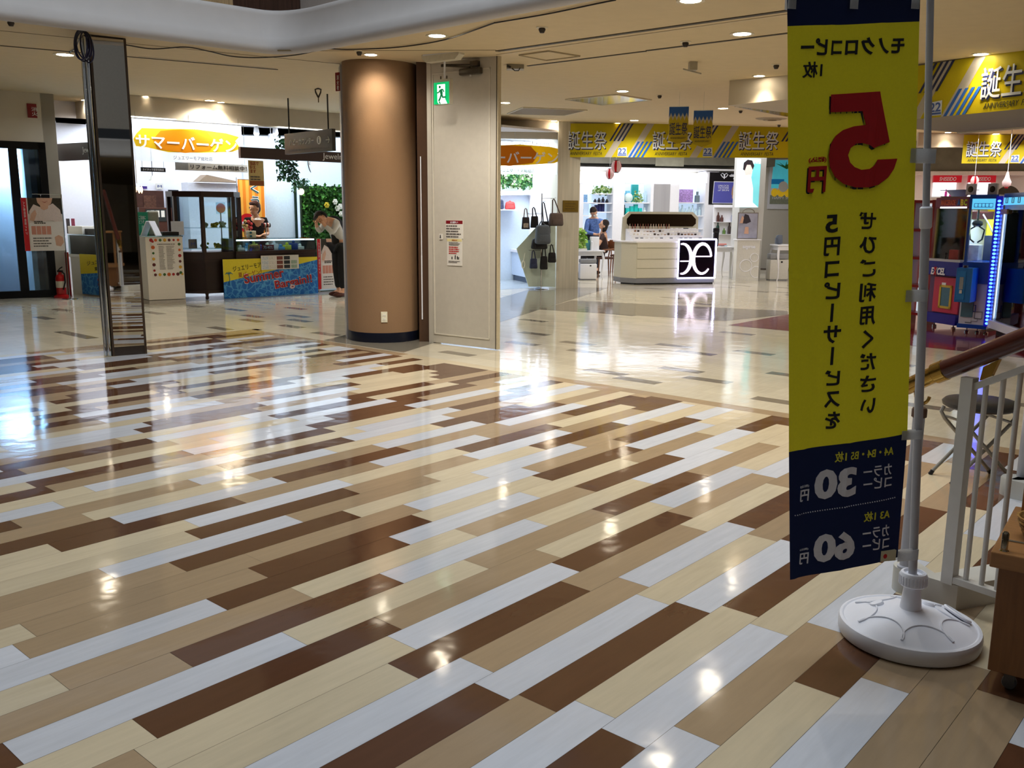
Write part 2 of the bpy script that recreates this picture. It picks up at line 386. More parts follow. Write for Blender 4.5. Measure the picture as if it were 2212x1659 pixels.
# upper floor parapet: reeded panels left, dark ones at the corner, plain wall right
def upper(name, pts, z0, z1, mat):
    mb = MB()
    for p, q in zip(pts, pts[1:]):
        mb.face([(p.x, p.y, z0), (q.x, q.y, z0), (q.x, q.y, z1), (p.x, p.y, z1)])
    return mb.done(name, mat, kind='structure')
def inn(p, n, k): return p + n * k
nl = Vector((-dl.y, dl.x, 0)); nr = Vector((-dr.y, dr.x, 0))
if nl.y < 0: nl = -nl
if nr.y < 0: nr = -nr
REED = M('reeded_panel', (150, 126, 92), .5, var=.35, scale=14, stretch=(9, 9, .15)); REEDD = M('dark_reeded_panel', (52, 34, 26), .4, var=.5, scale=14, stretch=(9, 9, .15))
k1 = .16
pA = a0 - dl * 6 + nl * k1
c1 = cl(524, 104); c1.z = 0; s1 = (c1 - a0).dot(dl); pB = a0 + dl * s1 + nl * k1
c2 = cl(634, 110); c2.z = 0; pC = c2 + (nl + nr) * .2
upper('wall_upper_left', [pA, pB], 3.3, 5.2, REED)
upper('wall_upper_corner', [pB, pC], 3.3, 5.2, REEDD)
upper('wall_upper_right', [pC, b1 + dr * 9 + nr * k1], 3.3, 5.2, M('upper_wall_paint', (150, 142, 136), .8))
upper('wall_upper_back', [b1 + dr * 9, back[0], back[1], loop[0]], 3.3, 8.9, M('back_wall_paint', (150, 146, 140), .8))
upper('wall_upper_front', [pA, pC, b1 + dr * 9 + nr * k1], 5.2, 8.9, M('far_wall_paint', (160, 156, 150), .8))
mb = MB(); mb.box(-12, 12, -9, 13, 8.9, 9); mb.done('ceiling_atrium', M('atrium_ceiling', (210, 212, 214), .8), kind='structure')
# grooves of fire shutters and curtain tracks in the ceiling
def groove(k, p, q, wd=.04, dz=.006, col=(52, 42, 26)):
    a, b = cl(*p), cl(*q); d = (b - a); d.z = 0; n = Vector((-d.y, d.x, 0)).normalized() * wd / 2; mb = MB()
    mb.face([a - n, b - n, b + n, a + n]); 
    for v in mb.bm.verts: v.co.z = cz(v.co.x, v.co.y) - dz
    r = bmesh.ops.extrude_face_region(mb.bm, geom=mb.bm.faces[:]); 
    for v in [x for x in r['geom'] if isinstance(x, bmesh.types.BMVert)]: v.co.z += dz + .01
    return mb.done('trim_%d' % k, M('groove_%d' % col[0], col, .6), kind='structure')
groove(2, (1074, 110), (1740, 17), .05); groove(3, (1140, 142), (1395, 110), .03); groove(4, (1397, 109), (1750, 65), .035); groove(5, (0, 98), (600, 150), .03)
groove(6, (0, 66), (735, 138), .014, .003, (120, 104, 76)); groove(7, (1074, 118), (1740, 25), .03, .005, (196, 180, 150)); groove(8, (300, 122), (596, 148), .05, .004, (190, 176, 148))
groove(9, (600, 110), (1072, 108), .012, .003, (110, 94, 66))

# ------------------------------------------------------------------ enclosing walls far off
WG = M('wall_warm_white', (198, 188, 170), .8, var=.03, scale=3)
def wall(name, P, Q, z0, z1, mat, th=.12, far=1):
    f = Fr(P, Q); mb = MB(); mb.box(0, f.len, 0, th, z0, z1); return mb.done(name, mat, kind='structure', Mx=f.M())
wall('wall_right', (13.6, 27, 0), (13.6, -9, 0), 0, 3.1, WG); wall('wall_back', (13.9, -8.8, 0), (-16, -8.8, 0), 0, 3.1, WG)
wall('wall_left', (-15.8, -9, 0), (-15.8, 26, 0), 0, 3.1, WG); wall('wall_far', (-16, 26, 0), (14, 26, 0), 0, 3.6, WG)
# ------------------------------------------------------------------ FOREGROUND: upright copy-service flag on its stand
NAVY = cloth('flag_navy', (13, 24, 56), .25); YEL = cloth('flag_yellow', (190, 184, 34), .3, .45); INK = M('print_navy_black', (16, 20, 34), .6)
PRED = M('print_red', (186, 16, 28), .6); PWHITE = M('print_white', (226, 228, 236), .6); PYEL = M('print_yellow', (222, 218, 60), .6); PLAST = M('white_plastic', (222, 224, 232), .35, var=.03, scale=12)
GREYP = M('grey_enamel', (176, 178, 186), .35, var=.03); TAB = cloth('strap_film', (210, 212, 214), .5, .5, .75)
bc = Vector((1.402, 2.985, 0))
top = at(2011, -60, 2.96)
flag = thing('banner_flag', 'tall yellow and navy upright flag advertising copies, seen mirrored from behind, on a round base', 'flag', TR(bc))
I = TR(-bc)
FB = Fr(at(1708, 1253, 2.86), at(1941, 1205, 2.95))
sTL, zTL = FB.hit(1699, -8); sTR, zTR = FB.hit(1986, -8); sBL, zBL = FB.hit(1706, 1253); sBR, zBR = FB.hit(1941, 1205)
SAG = ((zTR - zTL) + (zBR - zBL)) / 2; W0, W1 = min(sTL, sBL), max(sTR, sBR)
def zz_of(s, z): return z + SAG * (1 - (s - W0) / (W1 - W0))
def flagpt(s, zz, off=0):
    z = zz - SAG * (1 - (s - W0) / (W1 - W0))
    d = .005 * math.sin(s * 17 + .4) + .002 * math.sin(s * 33) - .004 * math.exp(-((s - W0 - .155) / .01) ** 2) - .004 * math.exp(-((s - W0 - .32) / .01) ** 2)
    return FB.p(s, d + off, z)
def cloth_piece(name, q, mat):
    """q: (x,y) px corners TL TR BL BR of a strip of the flag"""
    c = [FB.hit(*p) for p in q]; c = [(s, zz_of(s, z)) for s, z in c]; mb = MB(); nx, nz = 24, 30; g = {}
    for i in range(nx + 1):
        for j in range(nz + 1):
            a, b = i / nx, j / nz
            s = (c[0][0] * (1 - a) + c[1][0] * a) * (1 - b) + (c[2][0] * (1 - a) + c[3][0] * a) * b
            z = (c[0][1] * (1 - a) + c[1][1] * a) * (1 - b) + (c[2][1] * (1 - a) + c[3][1] * a) * b
            g[i, j] = mb.bm.verts.new(flagpt(s, z))
    for i in range(nx):
        for j in range(nz): mb.bm.faces.new((g[i, j], g[i + 1, j], g[i + 1, j + 1], g[i, j + 1]))
    return mb.done(name, mat, flag, 60, Mx=I)
cloth_piece('flag_header', [(1699, -8), (1986, -8), (1700, 57), (1984, 47)], NAVY)
cloth_piece('flag_cloth', [(1700, 57), (1984, 47), (1703, 976), (1962, 937)], YEL)
cloth_piece('flag_footer', [(1703, 976), (1962, 937), (1707, 1253), (1941, 1205)], NAVY)
def flag_text(s, x0, y0, x1, y1, mat, bold=.03, dx=0, dy=0, off=0, **k):
    a = FB.hit(x0 + dx, y1 + dy); b = FB.hit(x1 + dx, y0 + dy); z0 = zz_of(*a); z1 = zz_of(*b)
    me, _, _ = letters(s, b[0] - a[0], z1 - z0, depth=.004, bold=bold, mirror=True, **k)
    flag_mesh(me, a[0], z0, off, mat)
def flag_mesh(me, s0, z0, off, mat):
    bm = bmesh.new(); bm.from_mesh(me); x = min(v.co.x for v in bm.verts); xe = max(v.co.x for v in bm.verts)
    while x < xe:
        x += .012; bmesh.ops.bisect_plane(bm, geom=bm.verts[:] + bm.edges[:] + bm.faces[:], plane_co=(x, 0, 0), plane_no=(1, 0, 0))
    for v in bm.verts: v.co = flagpt(s0 + v.co.x, z0 + v.co.z, v.co.y + off) - bc
    bm.to_mesh(me); bm.free(); me.materials.append(mat); link('lettering', me, flag)
flag_text('モノクロコピー', 1727, 79, 1953, 122, INK, .03)
flag_text('1枚', 1731, 133, 1777, 169, INK, .015)
FIVE = [(1797, 204), (1899, 198), (1920, 307), (1885, 320), (1877, 313), (1862, 309), (1850, 310), (1838, 320), (1833, 335), (1837, 351), (1846, 361), (1860, 367), (1877, 365), (1888, 357), (1894, 345), (1936, 343), (1929, 365), (1916, 384), (1896, 399), (1874, 405), (1848, 405), (1824, 397), (1806, 382), (1795, 360), (1792, 335), (1797, 311), (1808, 293), (1823, 281), (1845, 273), (1870, 270), (1863, 240), (1796, 242)]
YEN = [(1742, 356), (1788, 356), (1788, 413), (1779, 413), (1779, 390), (1768, 390), (1768, 390), (1752, 390), (1752, 412), (1750, 416), (1741, 417)]
def flag_poly(P, mat, dx, dy, off, holes=()):
    mb = MB(); q = [FB.hit(x + dx, y + dy) for x, y in P]; q = [(s, zz_of(s, z)) for s, z in q]; s0 = min(p[0] for p in q); z0 = min(p[1] for p in q)
    mb.slab([(p[0] - s0, p[1] - z0) for p in q], -.002, .002); me = bpy.data.meshes.new('lettering'); mb.bm.normal_update(); bmesh.ops.triangulate(mb.bm, faces=mb.bm.faces[:], ngon_method='EAR_CLIP'); mb.bm.to_mesh(me); mb.bm.free(); flag_mesh(me, s0, z0, off, mat)
flag_poly(FIVE, INK, -4, 4, .002); flag_poly(FIVE, PRED, 0, 0, 0)
flag_text('(税込)', 1745, 338, 1787, 353, PRED, .02)
flag_text('円', 1742, 358, 1788, 417, INK, .03, -3, 3, .002); flag_text('円', 1742, 358, 1788, 417, PRED, .03)
for c, y0, y1, w_ in zip('ぜひご利用ください', (456, 510, 558, 609, 660, 711, 761, 809, 859), (496, 549, 599, 653, 703, 753, 801, 848, 894), (39, 38, 38, 39, 37, 27, 37, 36, 33)):
    flag_text(c, 1873 - w_ / 2, y0, 1873 + w_ / 2, y1, INK, .02)
for c, y0, y1, w_ in zip('5円コピ|サ|ビスを', (463, 511, 563, 608, 656, 702, 750, 798, 844, 888), (504, 554, 601, 648, 696, 744, 789, 835, 882, 928), (29, 36, 32, 36, 8, 38, 8, 33, 34, 33)):
    flag_text(c if c != '|' else 'I', 1799 - w_ / 2, y0, 1799 + w_ / 2, y1, INK, .025)
flag_text('A4・B4・B5 1枚', 1803, 961, 1930, 999, PYEL, .012)
for t, y0 in (('カラー', 1000), ('コピー', 1026)): flag_text(t, 1863, y0, 1926, y0 + 32, PWHITE, .01)
flag_text('30', 1759, 1006, 1851, 1082, PWHITE, .045); flag_text('(税込)', 1729, 1047, 1750, 1056, PWHITE, .0); flag_text('円', 1728, 1057, 1750, 1085, PWHITE, .02)
flag_text('A3 1枚', 1864, 1098, 1922, 1127, PYEL, .012)
for t, y0 in (('カラー', 1132), ('コピー', 1158)): flag_text(t, 1861, y0, 1921, y0 + 33, PWHITE, .01)
flag_text('60', 1757, 1143, 1848, 1218, PWHITE, .045); flag_text('(税込)', 1729, 1184, 1748, 1192, PWHITE, .0); flag_text('円', 1728, 1194, 1749, 1221, PWHITE, .02)
mb = MB()
for i in range(44):
    x = 1718 + i * 5; y = 1114 - (x - 1717) * 40 / 220; s, z = FB.hit(x, y); p = flagpt(s, zz_of(s, z)); mb.ball(p, .0022, 6)
mb.done('dotted_line', PWHITE, flag, Mx=I)
mb = MB(); a = FB.hit(1900, 1212); b = FB.hit(1934, 1187); mb.box(a[0], b[0], -.006, .004, a[1], b[1]); o = mb.done('sticker', M('sticker_paper', (206, 202, 170), .6), flag, Mx=I @ FB.M())
mb = MB(); mb.ball((a[0] + .016, -.006, a[1] + .018), .0085, 8, sc=(.9, .2, 1)); mb.done('sticker_mark', PRED, o, Mx=I @ FB.M())
# pole, its joints and the straps
P0 = bc + Vector((0, 0, .17)); jn = at(2000, 470, 2.96); 
mb = MB(); mb.tube([P0, jn], .0145, 14); mb.done('pole', GREYP, flag, 40, Mx=I)
mb = MB(); mb.tube([jn, top], .0112, 14); mb.done('upper_pole', GREYP, flag, 40, Mx=I)
mb = MB(); dd = (top - P0).normalized(); mb.tube([jn - dd * .035, jn - dd * .03, jn + dd * .03, jn + dd * .035], [.016, .0195, .0195, .015], 14); mb.done('pole_joint', PLAST, flag, 40, Mx=I)
arm = at(2006, -14, 2.955); mb = MB(); mb.tube([arm, FB.p(W0 - .01, 0, zTL + .02)], .008, 10); mb.done('cross_arm', PLAST, flag, 40, Mx=I)
for x0, x1, y0, y1 in ((1963, 2020, 322, 352), (1953, 2003, 626, 652), (1945, 1992, 928, 950), (1936, 1982, 1186, 1212)):
    a = FB.hit(x0, y1); b = FB.hit(x1, y0); mb = MB(); zs = (a[1], b[1])
    for sd in (-.006, .008 if True else 0): mb.box(a[0], b[0], sd - .0006, sd + .0006, zs[0], zs[1])
    mb.box(b[0] - .001, b[0] + .001, -.006, .008, zs[0], zs[1]); mb.done('strap', TAB, flag, Mx=I @ FB.M())
for x in (1708, 1842, 1974):
    a = FB.hit(x - 10, 20); b = FB.hit(x + 10, -16); mb = MB()
    for sd in (-.009, .009): mb.box(a[0], b[0], sd - .0006, sd + .0006, a[1], b[1])
    mb.done('strap', TAB, flag, Mx=I @ FB.M())
# weighted round base (water tank)
mb = MB(); mb.lathe([(.0, 0), (.212, 0), (.229, .006), (.234, .02), (.235, .048), (.231, .06), (.222, .062), (.216, .059), (.2, .066), (.16, .082), (.1, .098), (.05, .108), (.036, .112), (0, .112)], 56)
mb.done('base_tank', PLAST, flag, 35)
def domez(r): return .112 - .052 * (min(r, .222) / .222) ** 1.7
mb = MB()
for k in range(7):           # raised scallops round the dome
    pts = []
    c = -.75 + k * math.tau / 7; ce_ = Vector((.198 * math.cos(c), .198 * math.sin(c)))
    for i in range(21):
        t = c + math.pi + (i / 20 - .5) * 2.55; q = ce_ + Vector((math.cos(t), math.sin(t))) * .089; pts.append((q.x, q.y, domez(q.length) + .001))
    mb.tube(pts, .0032, 6)
mb.done('scallop_rib', PLAST, flag, 60)
for an in (2.5, .6):
    mb = MB(); q = Vector((.112 * math.cos(an), .112 * math.sin(an), 0)); mb.lathe([(0, .008), (.022, .008), (.024, .004), (.024, -.004)], 20, TR((q.x, q.y, domez(.112) - .002)) @ RZ(an) @ RY(.42)); mb.box(.018, .034, -.006, .006, -.002, .006, TR((q.x, q.y, domez(.112) - .002)) @ RZ(an) @ RY(.42)); mb.done('filler_cap', PLAST, flag, 35)
gm = TR((.178 * math.cos(.12), .178 * math.sin(.12), domez(.178) + .002)) @ RZ(.12) @ RY(.5)
mb = MB(); mb.tube([(.03 * math.cos(t * math.pi / 14), .062 * math.sin(t * math.pi / 14), .002) for t in range(29)], .006, 8, gm, cap=False); gh_ = mb.done('grip_rim', PLAST, flag, 50)
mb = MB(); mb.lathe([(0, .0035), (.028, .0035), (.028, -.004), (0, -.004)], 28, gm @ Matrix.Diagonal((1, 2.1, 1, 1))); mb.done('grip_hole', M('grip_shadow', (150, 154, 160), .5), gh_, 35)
mb = MB(); mb.lathe([(0, .1), (.037, .1), (.034, .13), (.027, .2), (.027, .205), (0, .205)], 24); mb.done('neck', PLAST, flag, 35)
mb = MB(); mb.lathe([(.02, .196), (.04, .196), (.044, .2), (.045, .236), (.041, .244), (.033, .246), (.03, .236), (.016, .234)], 32)
for k in range(26):
    c = k * math.pi / 13; mb.box(-.0018, .0018, .043, .047, .202, .234, RZ(c))
mb.done('locking_collar', PLAST, flag, 30)

# ------------------------------------------------------------------ stair foot: curb, posts, rail, balusters
CURB = M('curb_white', (196, 194, 186), .55, var=.06, scale=9); BRASS = M('brass', (176, 140, 70), .22, 1., var=.08); WOODR = M('rail_wood', (74, 28, 16), .28, var=.25, scale=10, stretch=(1, 1, 6), coat=.3)
WIRON = M('white_iron', (200, 198, 192), .4, var=.03)
A = fl(1948, 1283); B = fl(2064, 1319); Cc = fl(2137, 1306); hC = .098
cu = thing('stair_railing', 'white stair balustrade on a curb, brown handrail with brass end, beside the flag', 'railing', TR(A))
I = TR(-A)
def offs(pts, w_):
    out = []
    for i, p in enumerate(pts):
        d = (pts[min(i + 1, len(pts) - 1)] - pts[max(i - 1, 0)]).normalized(); n = Vector((-d.y, d.x, 0)); out.append(p + n * w_)
    return out
d1 = (B - A).normalized(); n1 = Vector((-d1.y, d1.x, 0)); d2 = (Cc - B).normalized(); wc = .13
E1 = Cc + d2 * 1.4; front = [A, B, E1]; bk = offs(front, wc)
arc = [A + n1 * wc / 2 + (Matrix.Rotation(math.pi * i / 10, 3, 'Z') @ (n1 * wc / 2)) for i in range(1, 10)]
poly = front + bk[::-1] + arc
mb = MB(); mb.prism([(p.x, p.y) for p in poly], 0, hC); mb.done('curb', CURB, cu, 40, Mx=I)
pc = fl(1955, 1226, hC); ptop = at(1981, 893, pc.y); pc.z = hC
mb = MB(); mb.lathe([(.03, 0), (.03, .008), (.022, .012), (.022, ptop.z - hC)], 20, TR(pc)); mb.done('newel_post', GREYP, cu, 40, Mx=I)
mb = MB(); mb.lathe([(.0, .022), (.024, .022), (.028, .016), (.028, -.012), (.022, -.016)], 20, TR((pc.x, pc.y, ptop.z))); mb.done('newel_cap', M('brown_cap', (92, 64, 48), .4), cu, 40, Mx=I)
q0 = fl(2050, 1258, hC); q1 = at(2072, 815, q0.y)
hd = Vector((q0.x - pc.x, q0.y - pc.y, 0)).normalized()
RFr = Fr(pc, q0)
def rp(x, y): s, z = RFr.hit(x, y); return RFr.p(s, 0, z)
r0 = rp(1958, 836); r1 = rp(2036, 801); r2 = rp(2212, 731); rdir = (r2 - r1).normalized(); 
rotm = RFr.M(0, 0, 0).to_3x3()
mb = MB(); L1 = r1 + (r2 - r1) * 6; mb.tube([r1 - rdir * .005, L1], .037, 20); mb.done('handrail', WOODR, cu, 40, Mx=I)
mb = MB(); mb.tube([r0 - rdir * .02, r0 - rdir * .015, r0, r1 - rdir * .03], [.012, .026, .031, .0315], 20); mb.done('brass_end', BRASS, cu, 30, Mx=I)
mb = MB(); mb.tube([r1 - rdir * .034, r1 - rdir * .03, r1 + rdir * .012, r1 + rdir * .016], [.034, .039, .0395, .036], 20); mb.done('brass_collar', BRASS, cu, 30, Mx=I)
rc = rp(1993, 852); mb = MB(); R1 = []
for i in range(14):
    t = math.pi * (.05 + 1.2 * i / 13); R1.append(rc + RFr.ex * (.028 * math.cos(t)) + Vector((0, 0, -.034 * math.sin(t))))
mb.tube(R1, .0065, 10); mb.done('ring_bracket', BRASS, cu, 50, Mx=I)
mb = MB(); mb.box(-.022, .022, -.022, .022, hC, q1.z, TR((q0.x, q0.y, 0)) @ RZ(RFr.rz)); mb.done('square_post', WIRON, cu, Mx=I)
u0 = rp(2078, 845); u1 = rp(2212, 797); ud = (u1 - u0).normalized()
def bar(p, q, h, w_):
    mb = MB(); f = Fr(p, q); sl = (q.z - p.z) / f.len; Ls = f.len
    for s, z in ((0, p.z), (Ls, q.z)): pass
    mb.slab([(0, p.z - h), (Ls, q.z - h), (Ls, q.z + h), (0, p.z + h)], -w_, w_, f.M()); return mb
u2 = u0 + (u1 - u0) * 7
bar(u0, u2, .013, .012).done('upper_bar', WIRON, cu, Mx=I)
v0 = Vector((q0.x, q0.y, hC + .02)); v1 = RFr.p((u2 - RFr.o).dot(RFr.ex), 0, hC + .02)
bar(v0, RFr.p((rp(2212, 797) - RFr.o).dot(RFr.ex) + .3, 0, hC + .02), .012, .02).done('lower_bar', WIRON, cu, Mx=I)
for xt, yt in ((2131, 829), (2169, 814), (2206, 800)):
    t = rp(xt, yt); mb = MB(); mb.tube([(t.x, t.y, hC + .02), (t.x, t.y, t.z)], .0095, 10); mb.done('baluster', WIRON, cu, 40, Mx=I)
bk_ = rp(2138, 812); tp = rp(2152, 775)
mb = MB(); s0, _ = RFr.hit(2120, 812); s1, _ = RFr.hit(2146, 800); s2, _ = RFr.hit(2162, 772); s3, _ = RFr.hit(2128, 780)
za = [RFr.hit(*p)[1] for p in ((2120, 822), (2146, 812), (2162, 776), (2126, 792))]
mb.slab([(s0, za[0]), (s1, za[1]), (s2, za[2]), (s3, za[3])], -.01, .01, RFr.M()); mb.done('rail_bracket', BRASS, cu, Mx=I)
# rail of the far side of the stair: only the rounded end of its curb shows
e = fl(2180, 1068); fr = thing('stair_railing', 'rounded white curb end of the far stair balustrade, behind the stool', 'railing', TR(e))
mb = MB(); mb.lathe([(0, .098), (.06, .098), (.066, .09), (.066, 0), (0, 0)], 24, TR((.02, 0, 0))); mb.box(.02, 2.2, -.066, .066, 0, .098, RZ(RFr.rz)); mb.done('curb', CURB, fr, 40)
mb = MB(); mb.lathe([(.024, .098), (.024, .8), (0, .8)], 16, TR((.06, .01, 0))); mb.done('newel_post', GREYP, fr, 40)
mb = MB(); mb.tube([(.06, .01, .88), (2.2 * math.cos(RFr.rz), 2.2 * math.sin(RFr.rz), 2.3)], .037, 16); mb.done('handrail', WOODR, fr, 40)
# the flight of steps itself, climbing away to the right behind the balustrade (seen only in the mirror pillar)
st = MB(); sf = Fr(A + ND * 2.3 + UD * .2, A + ND * 2.3 + UD * 2.0)
for i in range(12):
    M1 = TR(A + ND * (1.9 + i * .3) + UD * .25) @ RZ(TH); st.box(0, 1.6, -.3 if False else -.30, 0, 0, .17 * (i + 1), M1)
o = st.done('staircase', M('step_stone', (128, 124, 118), .5, var=.08), None); tag(o, 'grey stone flight of steps between the two stair balustrades', 'stairs')

# ------------------------------------------------------------------ folding stool
BLK = M('black_vinyl', (34, 34, 36), .38, var=.08); STEEL = M('grey_tube', (158, 156, 150), .35, .3)
ct = at(2118, 872, 4.95); stl = thing('folding_stool', 'round black folding stool with crossed grey legs behind the balustrade', 'stool', TR((ct.x, ct.y, 0)) @ RZ(.15))
zs = ct.z
mb = MB(); mb.lathe([(0, zs - .025), (.17, zs - .025), (.192, zs - .012), (.196, zs + .005), (.18, zs + .02), (.12, zs + .028), (0, zs + .03)], 40); mb.done('seat', BLK, stl, 40)
for sd in (-1, 1):
    y = sd * .10
    for s2 in (-1, 1):
        yy = y + s2 * sd * .02 * 0 + (.022 if s2 > 0 else 0)
        mb = MB(); mb.tube([(s2 * .15, yy, zs - .03), (s2 * .165, yy, zs - .06), (s2 * .14, yy, zs - .1), (-s2 * .17, yy, .02), (-s2 * .178, yy, .012)], .0105, 10); l = mb.done('leg', STEEL, stl, 50)
        mb = MB(); mb.tube([(-s2 * .168, yy, .022), (-s2 * .184, yy, .0)], .0125, 10); mb.done('foot_cap', BLK, l, 40)
for x in (.13, -.13): mb = MB(); mb.tube([(x, -.1, zs - .09), (x, .125, zs - .09)], .008, 8); mb.done('stretcher', STEEL, stl, 40)

# ------------------------------------------------------------------ wooden service cart with basket, right edge
OAK = M('cart_oak', (132, 88, 50), .45, var=.14, scale=9, stretch=(9, 9, .8)); OAK2 = M('cart_oak_light', (158, 112, 68), .45, var=.12, scale=9, stretch=(1, 9, 9))
cA = fl(2117, 1492); cart = thing('service_cart', 'brown wooden cart on castors at the right edge of the photo', 'cart', TR(cA) @ RZ(-.62))
zc = .07
ht = at(2135, 1190, cA.y + .0).z
mb = MB(); mb.box(.012, .6, .012, .5, zc, ht - .05, bev=.003); mb.done('body', OAK, cart)
mb = MB(); mb.box(-.012, .64, -.012, .53, ht - .05, ht, bev=.004); mb.done('worktop', OAK2, cart)
for x, y in ((.07, .07), (.53, .07), (.07, .43)):
    mb = MB(); mb.lathe([(0, -.012), (.019, -.012), (.022, -.006), (.022, .006), (.019, .012), (0, .012)], 20, TR((x, y, .022)) @ RX(math.pi / 2)); mb.box(x - .015, x + .015, y - .018, y + .018, .022, .075); mb.done('castor', M('castor_grey', (90, 90, 92), .4), cart, 40)
mb = MB(); g0 = (.02, .02, ht); mb.lathe([(0, .06), (.006, .06), (.01, .054), (.01, .004), (.014, 0), (0, 0)], 14, TR((.02, .02, ht))); mb.tube([(.02, .02, ht + .034), (.62, .02, ht + .034)], .0035, 8); mb.lathe([(0, .06), (.006, .06), (.01, .054), (.01, .004), (.014, 0), (0, 0)], 14, TR((.61, .02, ht))); mb.done('gallery_rail', M('nickel', (168, 158, 140), .2, 1.), cart, 40)
for x in (.03, .58):
    mb = MB(); mb.box(x - .018, x + .018, .48, .516, ht, ht + .58); mb.done('upright', OAK2, cart)
mb = MB(); mb.box(.0, .64, .3, .53, ht + .58, ht + .61, bev=.003); mb.done('shelf', OAK2, cart)
WICK = M('wicker', (168, 126, 70), .7, var=.4, scale=90, bump=.4)
bm_ = cart.matrix_world @ TR((.16, .2, ht + .001)); bas = thing('wicker_basket', 'small wicker basket standing on the wooden cart', 'basket', bm_)
mb = MB(); mb.lathe([(0, .0), (.085, 0), (.1, .045), (.112, .07), (.106, .07), (.094, .045), (.08, .006), (0, .006)], 28, Matrix.Diagonal((1.2, .9, 1, 1)))
for z in (.01, .024, .038, .052): mb.tube([((.087 + z * .36) * 1.2 * math.cos(t * math.pi / 12), (.087 + z * .36) * .9 * math.sin(t * math.pi / 12), z) for t in range(25)], .0045, 6)
mb.done('basket_body', WICK, bas, 40)
mb = MB()
for i in range(9): mb.ball((R_.uniform(-.06, .06), R_.uniform(-.045, .045), .05 + R_.uniform(0, .02)), .024, 8, sc=(1, 1, .7))
tag(mb.done('sweet_wrappers', M('wrap_blue', (40, 44, 92), .35, var=.4, scale=40), None, 40, Mx=bm_), 'dark blue wrapped sweets piled in the wicker basket', 'sweets', kind='stuff')
# ------------------------------------------------------------------ MIRROR PILLAR
MIR = M('mirror_glass', (206, 204, 198), .015, 1., var=.01); CHROME = M('chrome', (214, 220, 226), .08, 1., var=.02); DARKT = M('dark_trim', (40, 30, 26), .4); BLACKP = M('black_paint', (18, 18, 20), .4)
mA = fl(243, 769.5); mdir = math.radians(33.3); mF = Fr(mA, mA + Vector((math.cos(mdir), math.sin(mdir), 0)))
mw = mF.hit(313.5, 700)[0]
mp = thing('mirror_pillar', 'slim square pillar faced with mirror, left of the hall', 'pillar', mF.M())
mh = cz(mA.x, mA.y)
mb = MB(); mb.box(.0, mw, .012, .3, 0, mh); mb.done('core', DARKT, mp)
mb = MB(); mb.box(.022, mw - .022, 0, .012, .09, mh - .02); mb.done('mirror_face', MIR, mp)
mb = MB(); mb.box(.022, mw - .022, -.002, .012, 0, .09); mb.done('plinth', M('plinth_brown', (46, 38, 32), .25), mp)
for x in (0, mw - .022):
    mb = MB(); mb.box(x, x + .022, -.004, .014, 0, mh - .01); mb.done('edge_trim', M('bronze_trim', (92, 78, 66), .3, .8), mp)
mb = MB(); mb.tube([(-.02, .02, 0), (-.02, .02, mh - .01)], .022, 20); mb.tube([(-.058, .035, 0), (-.058, .035, mh - .01)], .016, 16); mb.done('chrome_corner', CHROME, mp, 60)
# ------------------------------------------------------------------ ROUND PILLAR between the two shop fronts
BRN = M('pillar_wallpaper', (142, 112, 84), .75, var=.05, scale=160, bump=.15); BASEB = M('black_skirting', (16, 20, 34), .3)
dc = ray(831, 741); dc.z = 0; dc.normalize(); pcx = dc * 10.72; pr = .415; ph = cz(pcx.x, pcx.y) + .02
mb = MB(); mb.lathe([(0, .11), (pr, .11), (pr, ph), (0, ph)], 64, TR((pcx.x, pcx.y, 0))); mb.done('wall_pillar', BRN, kind='structure', smooth=40)
mb = MB(); mb.lathe([(0, 0), (pr + .004, 0), (pr + .004, .1), (pr, .112), (0, .112)], 64, TR((pcx.x, pcx.y, 0))); mb.done('baseboard_pillar', BASEB, kind='structure', smooth=40)
# dark reveals left and right of the pillar
fL = fl(752, 731); fR0 = fl(906, 738); fR1 = fl(925, 738)
vd = Vector((fL.x, fL.y, 0)).normalized()
f = Fr(fL, fL + Vector((1, .25, 0)))
mb = MB(); mb.box(-.012, .04, 0, .25, 0, 3.06); mb.done('trim_20', M('reveal_light', (168, 168, 170), .4, .3), kind='structure', Mx=f.M())
mb = MB(); mb.box(.012, .018, -.004, .01, 0, 3.06); mb.box(.03, .036, -.004, .01, 0, 3.06); mb.done('trim_21', BLACKP, kind='structure', Mx=f.M())
f = Fr(fR0, fR1); mb = MB(); mb.box(0, f.len + .01, 0, .3, 0, 3.1); mb.done('trim_22', M('reveal_brown', (78, 56, 42), .5), kind='structure', Mx=f.M())
# thin white cable duct on the right of the pillar
d0, d1 = f.shift(0, -.012).hit(911, 690), f.shift(0, -.012).hit(909, 338)
cd = thing('cable_duct', 'thin white vertical cable duct at the right edge of the round brown pillar', 'cable duct', f.M(d0[0], -.012))
mb = MB(); mb.box(0, .014, 0, .012, d0[1], (d0[1] * 1.5 + d1[1]) / 2.5, bev=.002); mb.done('lower_cover', PLAST, cd)
mb = MB(); mb.box(.001, .013, .001, .012, (d0[1] * 1.5 + d1[1]) / 2.5, d1[1], bev=.002); mb.done('upper_cover', PLAST, cd)
